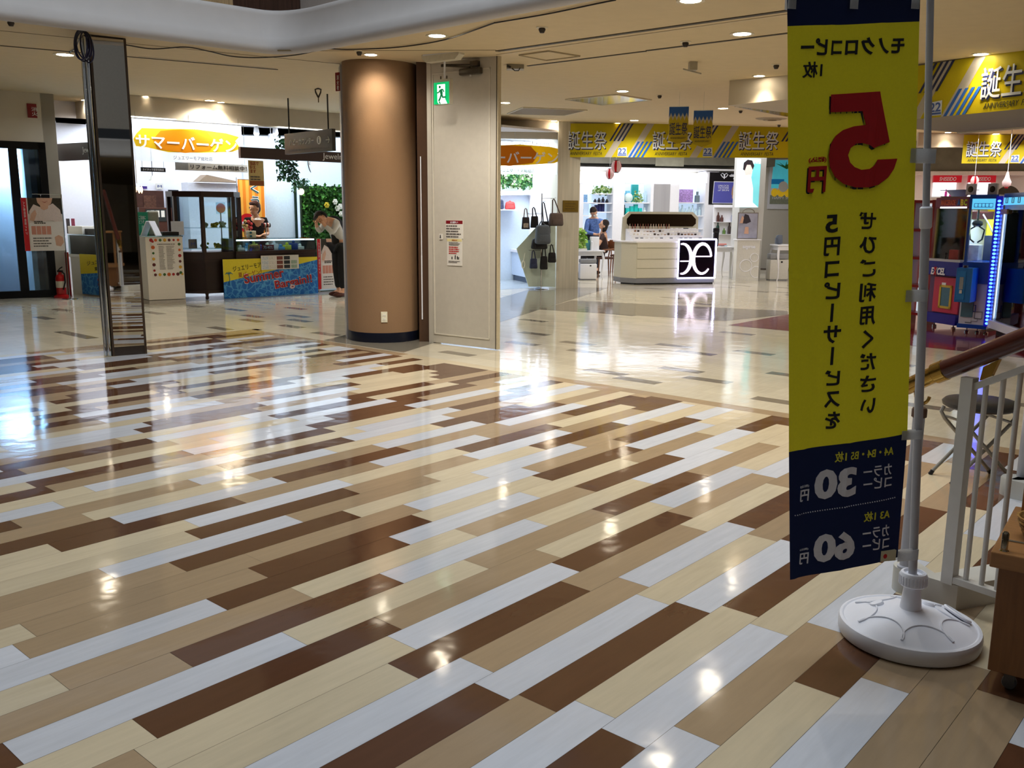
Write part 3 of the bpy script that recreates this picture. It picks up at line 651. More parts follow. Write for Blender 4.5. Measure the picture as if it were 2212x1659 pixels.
# wall outlet low on the pillar
po = at(830, 684, 10.0); od = Vector((po.x, po.y, 0)) - pcx; 
ang = math.atan2(od.y, od.x); ow = Vector((math.cos(ang), math.sin(ang), 0)) * (pr + .002) + pcx
zz = at(830, 685, ow.y).z
ol = thing('wall_outlet', 'cream wall outlet plate low on the round brown pillar', 'outlet', TR((ow.x, ow.y, zz)) @ RZ(ang + math.pi / 2))
mb = MB(); mb.box(-.036, .036, -.008, .004, -.06, .06, bev=.003); mb.done('cover_plate', M('outlet_cream', (226, 220, 196), .4), ol)
for z in (.022, -.022):
    mb = MB(); mb.box(-.018, .018, -.012, -.006, z - .016, z + .016, bev=.002); s_ = mb.done('socket', M('outlet_white', (236, 232, 216), .35), ol)
    mb = MB(); mb.box(-.009, -.006, -.0125, -.011, z - .006, z + .006); mb.box(.006, .009, -.0125, -.011, z - .006, z + .006); mb.done('slots', BLACKP, s_)
# ------------------------------------------------------------------ FIRE DOOR standing open against the pillar
DOORM = M('door_paint', (190, 184, 172), .55, var=.04, scale=14); DSTEEL = M('closer_bronze', (84, 78, 68), .4, .4)
dA, dB = fl(927, 740), fl(1072, 757); dF = Fr(dA, dB); dw = dF.len; dh = 3.06
door = tag(link('door_1', None), 'tall grey steel fire door standing open beside the round brown pillar', 'fire door'); door.matrix_world = dF.M(); door['kind'] = 'structure'
xl = dF.hit(937, 500)[0]
mb = MB(); mb.box(0, .06, 0, .14, 0, dh); mb.done('door_jamb', DOORM, door)
mb = MB(); mb.box(.062, dw - .012, .006, .05, .012, dh - .03); mb.done('door_leaf', DOORM, door)
i0 = dF.hit(938, 720); i1 = dF.hit(1052, 155); ix1 = dF.hit(1057, 740)[0]; iz0 = dF.hit(945, 722)[1]; iz1 = dF.hit(945, 158)[1]
mb = MB()
for b in ((i0[0], i0[0] + .012, iz0, iz1), (ix1 - .012, ix1, iz0, iz1), (i0[0], ix1, iz0, iz0 + .012), (i0[0], ix1, iz1 - .012, iz1)): mb.box(b[0], b[1], -.001, .01, b[2], b[3])
mb.done('panel_moulding', M('door_moulding', (206, 200, 186), .5), door)
mb = MB(); mb.box(dw - .012, dw - .003, -.002, .06, .01, dh - .02); mb.done('edge_seal', M('door_edge_dark', (46, 36, 26), .5), door)
mb = MB(); mb.box(dw - .003, dw + .012, .0, .05, .01, dh); mb.done('door_stop', M('door_edge_light', (186, 174, 148), .5), door)
# door closer
z0 = dF.hit(1020, 155); z1 = dF.hit(998, 150); z2 = dF.hit(1044, 147)
c = thing('door_closer', 'bronze hydraulic door closer with folded arm high on the grey fire door', 'door closer', dF.M(z0[0], 0, z0[1]))
hw = (z2[0] - z1[0]) / 2
mb = MB(); mb.box(-hw, hw, -.055, .004, -.033, .033, bev=.014); mb.done('body', DSTEEL, c, 40)
mb = MB(); mb.lathe([(0, 0), (.01, 0), (.01, .02), (0, .02)], 10, TR((.0, -.03, -.05))); mb.done('valve', M('valve_white', (200, 196, 186), .4), c, 40)
e0 = dF.hit(967, 147); dx = e0[0] - z0[0]; dz = e0[1] - z0[1]
mb = MB(); mb.tube([(0, -.035, .04), (dx, -.09, dz + .012)], .009, 8); mb.tube([(dx, -.09, dz - .0), (dx, -.09, dz + .025)], .014, 8); mb.tube([(dx, -.08, dz + .022), (.03, -.03, .065)], .009, 8); mb.done('arm', DSTEEL, c, 40)
mb = MB(); mb.box(.0, .1, -.04, .004, .05, .1); mb.done('arm_bracket', DSTEEL, c)
# notices on the door
PAPER = M('paper_white', (214, 210, 202), .7, var=.02); TXT = M('print_grey', (90, 84, 80), .7); DKRED = M('print_dark_red', (120, 16, 28), .6)
def lines(parent, x0, x1, z1, n, dz, h, mat, name='text_lines', y=-.0035, jag=.35, rnd=None):
    mb = MB(); r = rnd or random.Random(int((x0 + z1) * 1e4) & 65535)
    for i in range(n):
        x = x0
        xe = x1 - (x1 - x0) * r.uniform(0, jag)
        while x < xe:
            w_ = min(r.uniform(.5, 1.6) * h * 2, xe - x); mb.box(x, x + w_, y, y + .001, z1 - i * dz - h, z1 - i * dz); x += w_ + h * r.uniform(.15, .5)
    return mb.done(name, mat, parent)
a = dF.hit(963, 515); b = dF.hit(1000, 476)
n1_ = thing('notice', 'white notice sheet with dark red heading stuck on the grey fire door', 'notice', dF.M(a[0], -.0, a[1])); W_, H_ = b[0] - a[0], b[1] - a[1]
mb = MB(); mb.box(0, W_, -.001, .006, 0, H_); mb.done('sheet', PAPER, n1_)
mb = MB(); mb.box(.004, W_ - .004, -.002, .0, H_ * .8, H_ * .985); mb.done('heading_bar', DKRED, n1_)
text('お願い', PWHITE, n1_, W_ * .28, H_ * .83, W_ * .44, H_ * .11, -.0035); lines(n1_, .008, W_ - .008, H_ * .72, 5, H_ * .145, H_ * .075, TXT)
a2 = dF.hit(966, 573); b2 = dF.hit(998, 515.6)
n2_ = thing('notice', 'lower white notice with red writing and small black figures on the fire door', 'notice', dF.M(a2[0], -.0, a2[1])); W_, H_ = b2[0] - a2[0], b2[1] - a2[1]
mb = MB(); mb.box(0, W_, -.001, .006, 0, H_); mb.done('sheet', PAPER, n2_)
mb = MB(); mb.box(.002, W_ - .002, -.002, .0, H_ * .89, H_ * .985); mb.done('heading_bar', M('print_pale_yellow', (208, 196, 140), .6), n2_)
text('お知らせ', M('print_orange', (176, 92, 30), .6), n2_, W_ * .33, H_ * .905, W_ * .36, H_ * .06, -.003)
lines(n2_, W_ * .13, W_ * .9, H_ * .86, 3, H_ * .045, H_ * .022, TXT); lines(n2_, W_ * .13, W_ * .86, H_ * .70, 4, H_ * .075, H_ * .045, M('print_red2', (176, 60, 56), .6)); lines(n2_, W_ * .1, W_ * .95, H_ * .17, 2, H_ * .045, H_ * .022, TXT)
mb = MB()
for x, h in ((.3, .1), (.52, .17), (.66, .13), (.74, .09)): mb.slab([(W_ * x, H_ * .24), (W_ * (x + .05), H_ * .22), (W_ * (x + .07), H_ * (.24 + h * .7)), (W_ * (x + .03), H_ * (.24 + h)), (W_ * x, H_ * (.24 + h * .7))], -.002, 0)
mb.done('figures', BLACKP, n2_)
a = dF.hit(949, 517); b = dF.hit(956, 505); mb = MB(); mb.box(0, b[0] - a[0], -.002, .006, 0, b[1] - a[1]); o = mb.done('door_sticker', PAPER, None); o.matrix_world = dF.M(a[0], 0, a[1]); tag(o, 'tiny sticker with black mark left of the notices on the fire door', 'sticker')
mb = MB(); mb.slab([(.008, .012), (.026, .012), (.022, .05), (.012, .05)], -.003, 0); mb.done('mark', BLACKP, o)

# ------------------------------------------------------------------ CEILING FIXTURES
LENS = M('downlight_lens', (255, 244, 224), .4, emit=45, var=0, ecol=(255, 240, 214)); RIM = M('downlight_rim', (206, 196, 172), .5)
def downlight(x, y, label, r=.085, e=60, warm=NEUT, spot=2.7, aim=None, down=True):
    p = cl(x, y); d = thing('downlight', label, 'ceiling light', TR(p), 'recessed ceiling downlights')
    mb = MB(); mb.lathe([(r * .72, .004), (r * .74, -.004), (r, -.006), (r * 1.02, 0), (r, .004)], 28); mb.done('rim', RIM, d, 40)
    mb = MB(); mb.lathe([(0, -.003), (r * .72, -.003), (r * .72, .002), (0, .002)], 28); mb.done('lens', LENS, d)
    if e: light('SPOT', (p.x, p.y, p.z - .03), e * (3.0 if aim is None else 1.3), warm, .05, to=aim or (p.x, p.y, 0), spot=spot, blend=.7, name='downlight_lamp')
    return d
DLS = [(140, 118, 'downlight left of the mirror pillar, below the hanging cable coil', .12, 60), (944, 77, 'downlight in the ceiling above the fire door', .1, 60), (801, 118, 'downlight just in front of the round brown pillar', .085, 14),
       (1603, 73, 'downlight nearest the top of the yellow flag', .1, 70), (1492, 1, 'downlight cut by the top edge of the photo', .1, 60), (1345, 197, 'downlight beside the mirrored ceiling recess', .1, 60), (1091, 222, 'downlight just right of the fire door edge', .1, 50),
       (453, 217, 'larger downlight over the summer sale hanging', .1, 50), (107, 226, 'downlight under the smoke sensor near the exit doors', .08, 30), (184, 216, 'downlight just left of the mirror pillar top', .08, 30),
       (1562, 234, 'downlight between the hanging pennants and the flag', .1, 50), (1370, 260, 'larger downlight before the yellow festival fascia', .1, 40)]
for x, y, l, r, e in DLS: downlight(x, y, 'recessed ' + l, r, e)
# wall washers whose scallops show on the fascias
for x, y, l in ((313, 208, 'over the left end of the summer sale hanging'), (477, 221, 'next to the larger lamp over the summer sale hanging'), (598, 235, 'left of the black hanging direction sign'),
                (1197, 261, 'over the right summer sale hanging'), (1334, 266, 'over the first stripes of the festival fascia'), (1590, 273, 'over the second stripes of the festival fascia')):
    p = cl(x, y); q = ray(x, y); q.z = 0; q.normalize(); downlight(x, y, 'recessed wall washer ' + l, .075, 26, WARM, 1.5, aim=(p.x + q.x * .55, p.y + q.y * .55, 0))
p = cl(1640, 164); downlight(1640, 164, 'recessed wall washer over the white ceiling drop panel', .08, 26, WARM, 1.5, aim=(p.x + .2, p.y + .5, 0))
# pillar wash: the lamp before the pillar aims at its face
light('SPOT', tuple(cl(801, 118) + Vector((0, 0, -.03))), 34, WARM, .04, to=(pcx.x - .1, pcx.y - pr + .1, .9), spot=1.0, blend=.9, name='pillar_wash')
SPR = M('sprinkler_dark', (48, 38, 26), .5)
def sprinkler(x, y, label):
    p = cl(x, y); d = thing('sprinkler_head', label, 'sprinkler', TR(p), 'dark sprinkler heads'); mb = MB(); mb.lathe([(0, .002), (.05, .002), (.05, -.004), (.03, -.008), (0, -.008)], 20); mb.done('escutcheon', RIM, d, 40)
    mb = MB(); mb.lathe([(0, -.008), (.026, -.008), (.03, -.02), (.018, -.045), (0, -.048)], 16); mb.done('nozzle', SPR, d, 40)
for x, y, l in ((23, 45, 'near the top left corner of the photo'), (183, 165, 'left of the mirror pillar'), (776, 110, 'left of the lamp before the round pillar'), (1171, 59, 'over the grey fire door edge'), (1481, 90, 'along the ceiling curtain track'),
                (1425, 205, 'above the left hanging pennant'), (1677, 139, 'left of the yellow flag under the track'), (1600, 238, 'right of the hanging pennants'), (1683, 269, 'close over the festival fascia by the flag')): sprinkler(x, y, 'small dark sprinkler head ' + l)
# cable coil and cable along the atrium edge
CAB = M('black_cable', (26, 22, 26), .45); CABB = M('blue_black_cable', (20, 20, 48), .4)
ce = cl(178, 66); coil = thing('cable_coil', 'coil of blue-black cable hanging from the ceiling edge, left', 'cable coil', TR(ce)); mb = MB(); rr = random.Random(3)
sc = ce.y / FPX
for k in range(5):
    ox, w_, h_ = rr.uniform(-6, 8) * sc, rr.uniform(9, 17) * sc, rr.uniform(27, 33) * sc; pts = []
    for i in range(25):
        t = i / 24 * math.tau + math.pi / 2; pts.append((ox * (1 - math.sin(t)) * .5 + w_ * math.cos(t), .02 * k - .04, -h_ + h_ * math.sin(t)))
    mb.tube(pts, .007, 6, cap=False)
mb.done('cable_loops', CABB, coil, 50)
def cable(px, label, r=.006):
    P = [cl(x, y) for x, y in px]; pts = []
    for p in P: p.z -= .012
    P = [P[0] * 2 - P[1]] + P + [P[-1] * 2 - P[-2]]
    for i in range(1, len(P) - 2):
        for k in range(6):
            t = k / 6; a, b, c, d = P[i - 1:i + 3]; pts.append(.5 * ((2 * b) + (c - a) * t + (2 * a - 5 * b + 4 * c - d) * t * t + (3 * b - a - 3 * c + d) * t ** 3))
    pts.append(P[-2]); mb = MB(); mb.tube(pts, r, 6); return tag(mb.done('ceiling_cable', CAB, None, 60), label, 'cable')
cable([(183, 68), (230, 88), (270, 94), (330, 103), (400, 99), (450, 108), (500, 119), (560, 122), (640, 116), (700, 102)], 'dark cable sagging from the coil along the atrium edge to the corner')
cable([(700, 102), (760, 104), (860, 99), (960, 83), (1060, 49), (1075, 45), (1180, 27), (1290, 4), (1330, -4)], 'dark cable running right along the atrium edge above the fire door')
cable([(150, 112), (163, 100), (170, 84), (176, 68)], 'short cable end leading from the coil towards the left downlight')
# emergency lamp bar and exit sign hanging from it
ep = cl(957, 118); eF = dF.shift(0, -.34)
e0 = eF.hit(917, 127); e1 = eF.hit(997, 113); em = thing('emergency_lamp', 'long white emergency light bar on the ceiling over the exit sign', 'emergency light', eF.M(e0[0], 0, (e0[1] + e1[1]) / 2 - .02))
el = e1[0] - e0[0]; mb = MB(); mb.slab([(.0, .04), (.0, .01), (.05, -.035), (el - .05, -.035), (el, .01), (el, .04)], -.045, .045); mb.done('diffuser', M('lamp_diffuser', (206, 200, 180), .5), em)
mb = MB(); mb.box(.02, el - .02, -.05, .05, .03, .045); mb.done('housing', PLAST, em)
s0 = eF.hit(938, 226); s1 = eF.hit(970, 176); rd = eF.hit(957, 128)
ex = thing('exit_sign', 'lit green exit sign with running figure hanging before the fire door', 'exit sign', eF.M(s0[0], 0, s0[1])); W_, H_ = s1[0] - s0[0], s1[1] - s0[1]
mb = MB(); mb.box(-.008, W_ + .008, .0, .05, -.008, H_ + .03, bev=.003); mb.done('sign_case', M('sign_case', (188, 182, 166), .5), ex)
mb = MB(); mb.box(0, W_, -.006, .001, 0, H_); mb.done('green_face', M('exit_green', (0, 170, 96), .4, emit=.95, var=0), ex)
XW = M('exit_white', (236, 255, 246), .4, emit=1.3, var=0)
def q(P): return [(W_ * x, H_ * (1 - y)) for x, y in P]
mb = MB(); mb.slab(q([(.24, .1), (.76, .1), (.76, .78), (.9, 1), (.36, 1), (.26, .9)]), -.0085, -.005); mb.done('doorway', XW, ex)
mb = MB()
def stick(P, r): mb.tube([(W_ * x, -.0095, H_ * (1 - y)) for x, y in P], r * W_, 6)
mb.lathe([(0, -.002), (W_ * .065, -.002), (W_ * .065, .002), (0, .002)], 16, TR((W_ * .42, -.0095, H_ * .78)) @ RX(math.pi / 2))
stick([(.5, .36), (.56, .55)], .085); stick([(.5, .34), (.62, .34), (.7, .46)], .035); stick([(.46, .34), (.36, .46), (.26, .48)], .035); stick([(.55, .53), (.62, .7), (.8, .7)], .05); stick([(.54, .55), (.46, .72), (.36, .86)], .05); stick([(.38, .9), (.46, .99)], .035)
mb.done('running_figure', M('exit_green2', (0, 120, 70), .4, emit=.5, var=0), ex)
mb = MB(); rz = rd[1] - s0[1]; mb.tube([(rd[0] - s0[0], .025, H_ + .02), (rd[0] - s0[0], .025, rz)], .01, 8); mb.done('hanging_rod', PLAST, ex, 40)
for dx in (-.04, .04):
    mb = MB(); mb.tube([(rd[0] - s0[0] + dx, .01, H_ + .03), (rd[0] - s0[0] + dx, .01, H_ + .06)], .007, 8); mb.done('hook', DSTEEL, ex, 40)
# black hanging direction sign
ta, tb = cl(622, 212), cl(707, 203); hF = Fr(ta, tb)
b0, b1 = hF.hit(619, 332), hF.hit(721, 281); t0 = hF.hit(617, 287)[1]
hs = thing('direction_sign', 'black hanging direction sign with information mark and arrow on two rods', 'hanging sign', hF.M()); 
SIGNB = M('sign_black', (44, 44, 46), .35)
mb = MB(); mb.box(b0[0], b1[0], -.03, .03, (b0[1] + hF.hit(721, 328)[1]) / 2, (t0 + b1[1]) / 2, bev=.004); mb.done('sign_board', SIGNB, hs)
for p in ((622, 212, 624), (707, 203, 708)):
    s, z = hF.hit(p[0], p[1]); mb = MB(); mb.tube([(s, 0, (t0 + b1[1]) / 2 - .01), (s, 0, z)], .012, 8); mb.done('rod', BLACKP, hs, 40)
SW = M('sign_white', (222, 224, 222), .5)
c0 = hF.hit(630, 315); c1 = hF.hit(682, 296); text('ハピーカウンター', SW, hs, c0[0], c0[1], c1[0] - c0[0], c1[1] - c0[1], -.034, bold=.02)
i0 = hF.hit(693, 303); mb = MB(); mb.lathe([(0, -.002), (.062, -.002), (.062, .002), (0, .002)], 28, TR((i0[0], -.033, i0[1])) @ RX(math.pi / 2)); mb.done('information_disc', SW, hs)
text('i', SIGNB, hs, i0[0] - .013, i0[1] - .042, .026, .085, -.038, bold=.02)
g0 = hF.hit(712, 302); mb = MB(); L_ = .05; mb.tube([(g0[0] - L_, -.034, g0[1]), (g0[0] + L_, -.034, g0[1])], .006, 6); mb.tube([(g0[0] + .012, -.034, g0[1] + .045), (g0[0] + L_, -.034, g0[1]), (g0[0] + .012, -.034, g0[1] - .045)], .006, 6); mb.done('arrow', SW, hs)
c0 = hF.hit(624, 329); lines(hs, c0[0], hF.hit(714, 320)[0], c0[1] + .03, 1, .03, .022, M('sign_faint', (74, 74, 76), .5), y=-.0335, jag=.02)
# small dark pull handle and red fire sign by the pillar, other ceiling bits
ph_ = cl(687, 190); hd_ = thing('pull_handle', 'dark D shaped pull handle hanging below a ceiling hatch near the pillar', 'handle', TR(ph_))
k = ph_.y / FPX; mb = MB(); mb.tube([(0, 0, .0), (0, 0, 10 * k)], .008, 8); mb.done('stem', M('olive', (96, 78, 40), .5), hd_)
mb = MB(); mb.tube([(-.001, 0, 10 * k), (-5 * k, 0, 20 * k), (-6 * k, 0, 26 * k), (0, 0, 28 * k), (6 * k, 0, 26 * k), (5 * k, 0, 20 * k), (.001, 0, 10 * k)], .011, 8); mb.done('grip', SPR, hd_, 50)
hd_.matrix_world = TR((ph_.x, ph_.y, ph_.z - 29 * k))
rs = thing('fire_sign', 'red vertical fire equipment sign seen edge on beside the round pillar', 'sign', f.M()); vF = Fr(fL + Vector((-.12, .1, 0)), fL + Vector((0, .02, 0)))
a, b = vF.hit(725, 197), vF.hit(733, 156); rs.matrix_world = vF.M(a[0], 0, a[1]); mb = MB(); mb.box(0, b[0] - a[0], 0, .012, 0, b[1] - a[1]); mb.done('plate', M('sign_red', (126, 22, 24), .5), rs)
text('消\n火\n栓', SW, rs, (b[0] - a[0]) * .35, .01, (b[0] - a[0]) * .5, (b[1] - a[1]) * .8, -.002)
# camera and hanger right of the door
cm = cl(1112, 140); cc_ = thing('ceiling_speaker', 'white box with dark strap hung under the ceiling right of the fire door', 'ceiling device', TR(cm)); k = cm.y / FPX
mb = MB(); mb.box(-17 * k, 19 * k, -.06, .06, -.05, .0, bev=.006); mb.done('housing', M('grey_case', (150, 142, 126), .5), cc_)
mb = MB(); mb.tube([(-6 * k, -.063, -.045), (0, -.066, -.07), (8 * k, -.066, -.07), (11 * k, -.063, -.04)], .006, 6); mb.tube([(-16 * k, -.063, -.02), (-8 * k, -.063, -.035)], .012, 6); mb.done('strap', BLACKP, cc_)
hn = cl(1497, 134); k = hn.y / FPX; hh = thing('banner_hanger', 'grey ceiling hanger with thin cross bar above the two pennants', 'hanger', TR(hn))
mb = MB(); mb.box(-8 * k, 8 * k, -.05, .05, -17 * k, 0, bev=.005); mb.done('hanger_box', M('hanger_grey', (170, 162, 144), .5), hh)
mb = MB(); mb.tube([(-20 * k, 0, -14 * k), (18 * k, 0, -23 * k)], .008, 6); mb.done('cross_bar', M('hanger_grey', (170, 162, 144)), hh)
sm = cl(103, 214); k = sm.y / FPX; s_ = thing('smoke_sensor', 'cream round smoke sensor on the ceiling near the exit doors', 'sensor', TR(sm)); mb = MB(); mb.lathe([(0, 0), (11 * k, 0), (11 * k, -5 * k), (7 * k, -10 * k), (0, -11 * k)], 24); mb.done('sensor_body', M('sensor_cream', (150, 132, 100), .5), s_, 40)
# mirrored diamond recess, access hatch, air grille in the corridor ceiling
def ceil_panel(name, px, label, cat, mat, th=.012, frame=None):
    P = [cl(*p) for p in px]; c = sum(P, Vector()) / len(P); o = thing(name, label, cat, TR(c)); mb = MB()
    mb.face([(p.x - c.x, p.y - c.y, cz(p.x, p.y) - c.z - th) for p in P]); r = bmesh.ops.extrude_face_region(mb.bm, geom=mb.bm.faces[:])
    for v in [x for x in r['geom'] if isinstance(x, bmesh.types.BMVert)]: v.co.z += th + .004
    mb.done('panel', mat, o)
    if frame:
        mb = MB(); Q = [p - c for p in P]
        for a_, b_ in zip(Q, Q[1:] + Q[:1]): mb.tube([(a_.x, a_.y, cz(a_.x + c.x, a_.y + c.y) - c.z - th * .5), (b_.x, b_.y, cz(b_.x + c.x, b_.y + c.y) - c.z - th * .5)], .012, 6)
        mb.done('frame', frame, o)
    return o
ceil_panel('ceiling_mirror', [(1222, 214), (1333, 203), (1407, 215), (1300, 226)], 'diamond shaped mirror panel set in the corridor ceiling', 'ceiling mirror', M('ceiling_mirror', (206, 204, 196), .12, 1.), frame=RIM)
ceil_panel('ceiling_mirror', [(1588, 229), (1690, 219), (1790, 232), (1700, 251)], 'silver mirror panel in the ceiling partly behind the yellow flag', 'ceiling mirror', M('ceiling_mirror', (206, 204, 196), .12, 1.), frame=RIM)
ceil_panel('air_grille', [(1096, 245), (1131, 231), (1268, 237), (1220, 248)], 'beige air return grille in the corridor ceiling over the bag shop', 'air grille', M('grille_beige', (128, 112, 86), .7, var=.2, scale=60, stretch=(1, 12, 1)), frame=RIM)
ceil_panel('access_hatch', [(1122, 118), (1185, 109), (1252, 120), (1180, 129)], 'flush square access hatch in the ceiling beside the fire door', 'hatch', CEIL, .004, M('hatch_frame', (150, 134, 102), .6))
mb = MB(); p = cl(1668, 256); k = p.y / FPX; mb.lathe([(0, -.01), (10 * k, -.01), (10 * k, -.03), (18 * k, -.03), (20 * k, -.015), (28 * k, -.012), (34 * k, 0), (0, 0)], 36); o = mb.done('air_diffuser', M('diffuser_beige', (150, 134, 106), .6), None, 30); o.matrix_world = TR(p); tag(o, 'round ringed air diffuser in the ceiling just left of the flag', 'air diffuser')
# ------------------------------------------------------------------ PEOPLE (used in several shops)
def skin(name, V_, E_, rad, mat, parent, sub=2, mx=None):
    me = bpy.data.meshes.new(name); me.from_pydata([tuple(v) for v in V_], E_, []); o = bpy.data.objects.new('tmp', me); COL.objects.link(o)
    m = o.modifiers.new('s', 'SKIN'); m.use_smooth_shade = True; s_ = o.modifiers.new('d', 'SUBSURF'); s_.levels = s_.render_levels = sub
    for i, r in enumerate(rad):
        d = me.skin_vertices[0].data[i]; d.radius = r if isinstance(r, tuple) else (r, r); d.use_root = (i == 0)
    dg = bpy.context.evaluated_depsgraph_get(); m2 = bpy.data.meshes.new_from_object(o.evaluated_get(dg)); bpy.data.objects.remove(o)
    if mx is not None: m2.transform(mx)
    m2.materials.clear(); m2.materials.append(mat); m2.shade_smooth(); return m2
SKIN = M('skin', (206, 158, 128), .55, var=.04); HAIR = M('dark_hair', (34, 24, 22), .45, var=.2); BLKC = M('black_clothes', (20, 20, 24), .8, var=.1, scale=60)
def person(name, label, Mx, J, shirt, trousers, hairf, face=(0, -1, 0), sleeve=1., shoes=BLKC, legs=True, look=None):
    """J: joints pelvis, chest, neck, head, then [shoulder, elbow, wrist, tip] L and R, [hip, knee, ankle, toe] L and R"""
    P = thing(name, label, 'person', Mx); V_ = [Vector(J[k]) for k in ('pelvis', 'waist', 'chest', 'neck', 'head')]; E_ = [(0, 1), (1, 2), (2, 3), (3, 4)]; R = [(.15, .105), (.125, .09), (.15, .1), .05, .055]
    body = []
    for sd in 'LR':
        a = J['arm' + sd]; i = len(V_); V_ += [Vector(q) for q in a]; E_ += [(2, i)] + [(i + k, i + k + 1) for k in range(len(a) - 1)]; R += [.052, .04, .03, .026][:len(a)]
        if legs:
            a = J['leg' + sd]; i = len(V_); V_ += [Vector(q) for q in a]; E_ += [(0, i)] + [(i + k, i + k + 1) for k in range(len(a) - 1)]; R += [.085, .058, .042, .035][:len(a)]
    me = skin('body', V_, E_, R, SKIN, None)
    bm = bmesh.new(); bm.from_mesh(me)
    # head with face
    H = Vector(J['head']); fwd = Vector(look or face).normalized(); up = (H - Vector(J['neck'])).normalized(); side = fwd.cross(up).normalized(); up = side.cross(fwd).normalized()
    B = Matrix((side, -fwd, up)).transposed().to_4x4(); B.translation = H + up * .06
    def blob(c, r, sc, seg=16):
        q = bmesh.ops.create_uvsphere(bm, u_segments=seg, v_segments=seg // 2 + 2, radius=1)
        for v in q['verts']:
            x = Vector((v.co.x * r * sc[0] + c[0], v.co.y * r * sc[1] + c[1], v.co.z * r * sc[2] + c[2])); v.co = B @ x
        for v in q['verts']:
            for f in v.link_faces: f.smooth = True
    blob((0, 0, .02), .1, (.78, .95, 1.08)); blob((0, -.03, -.05), .065, (.85, .85, .95)); blob((0, -.1, -.012), .02, (.7, 1, 1.2), 8)
    for s in (-1, 1): blob((s * .08, 0, -.005), .026, (.4, .8, 1.2), 8)
    blob((0, -.088, -.055), .02, (1.1, .4, .35), 8)
    # fingers
    for sd in 'LR':
        a = [Vector(q) for q in J['arm' + sd]]; d = (a[-1] - a[-2]).normalized(); n = d.cross(Vector((.3, .2, 1))).normalized(); m_ = d.cross(n)
        for k in range(4):
            b0 = a[-1] + n * (k - 1.5) * .018; L_ = (.05, .06, .056, .044)[k]
            for (p, q_, r) in ((b0, b0 + d * L_ * .6, .0085), (b0 + d * L_ * .6, b0 + d * L_ + m_ * L_ * .35, .0075)):
                c = (p + q_) / 2; w_ = bmesh.ops.create_uvsphere(bm, u_segments=6, v_segments=5, radius=1); z = (q_ - p); rq = z.to_track_quat('Z', 'Y').to_matrix()
                for v in w_['verts']: v.co = c + rq @ Vector((v.co.x * r, v.co.y * r, v.co.z * z.length * .62))
        th = a[-2] + (a[-1] - a[-2]) * .5 + n * .028; w_ = bmesh.ops.create_uvsphere(bm, u_segments=6, v_segments=5, radius=1); rq = (d + n * .7).to_track_quat('Z', 'Y').to_matrix()
        for v in w_['verts']: v.co = th + rq @ Vector((v.co.x * .01, v.co.y * .01, v.co.z * .035 + .02))
    bm.to_mesh(me); bm.free(); link('body', me, P)
    mb = MB()
    for s in (-1, 1): mb.ball((s * .034, -.086, .015), .009, 8, B, (1.3, .6, .7))
    mb.done('eyes', M('eye_dark', (22, 18, 18), .3), P, 40)
    hairf(P, B)
    # shirt
    V2 = [Vector(J[k]) for k in ('pelvis', 'waist', 'chest')]; V2.append(Vector(J['chest']).lerp(Vector(J['neck']), .65)); E2 = [(0, 1), (1, 2), (2, 3)]; R2 = [(.165, .12), (.14, .105), (.165, .115), .062]
    for sd in 'LR':
        a = [Vector(q) for q in J['arm' + sd]]; i = len(V2); b = [a[0], a[0].lerp(a[1], .55)]; rr = [.066, .062]
        if sleeve >= 1: b += [a[1], a[1].lerp(a[2], .85)]; rr += [.054, .042]
        V2 += b; E2 += [(2, i)] + [(i + k, i + k + 1) for k in range(len(b) - 1)]; R2 += rr
    me = skin('shirt', V2, E2, R2, shirt, None); link('shirt', me, P)
    if legs:
        V3 = [Vector(J['pelvis']) + Vector((0, 0, .02))]; E3 = []; R3 = [(.168, .125)]
        for sd in 'LR':
            a = [Vector(q) for q in J['leg' + sd]]; i = len(V3); V3 += [a[0], a[1], a[1].lerp(a[2], .9)]; E3 += [(0, i), (i, i + 1), (i + 1, i + 2)]; R3 += [.1, .074, .062]
        link('trousers', skin('trousers', V3, E3, R3, trousers, None), P)
        for sd in 'LR':
            a = [Vector(q) for q in J['leg' + sd]]; d = a[3] - a[2]; d.z = 0; an = math.atan2(d.y, d.x); mb = MB(); c = (a[2] + a[3]) / 2
            mb.ball((0, 0, 0), 1, 12, TR((c.x, c.y, .045)) @ RZ(an), (.145, .05, .045)); mb.done('shoe', shoes, P, 50)
    return P
def hair_short(mat, fringe=.0):
    def f(P, B):
        mb = MB(); mb.ball((0, .018, .048), .1, 16, B, (.86, .95, .92)); mb.ball((0, .055, .0), .085, 12, B, (.9, .7, 1.0))
        if fringe: mb.ball((0, -.055, .085), .06, 10, B, (1.2, .7, .6))
        mb.done('hair', mat, P, 60)
    return f
def hair_long(mat, L_=.16):
    def f(P, B):
        mb = MB(); mb.ball((0, .02, .05), .104, 16, B, (.88, .95, .9)); mb.ball((0, .06, -.05), .09, 14, B, (.98, .62, 1.5)); mb.ball((.06, .03, -.06), .05, 10, B, (.6, .8, 2.0)); mb.ball((-.06, .03, -.06), .05, 10, B, (.6, .8, 2.0)); mb.done('hair', mat, P, 60)
    return f
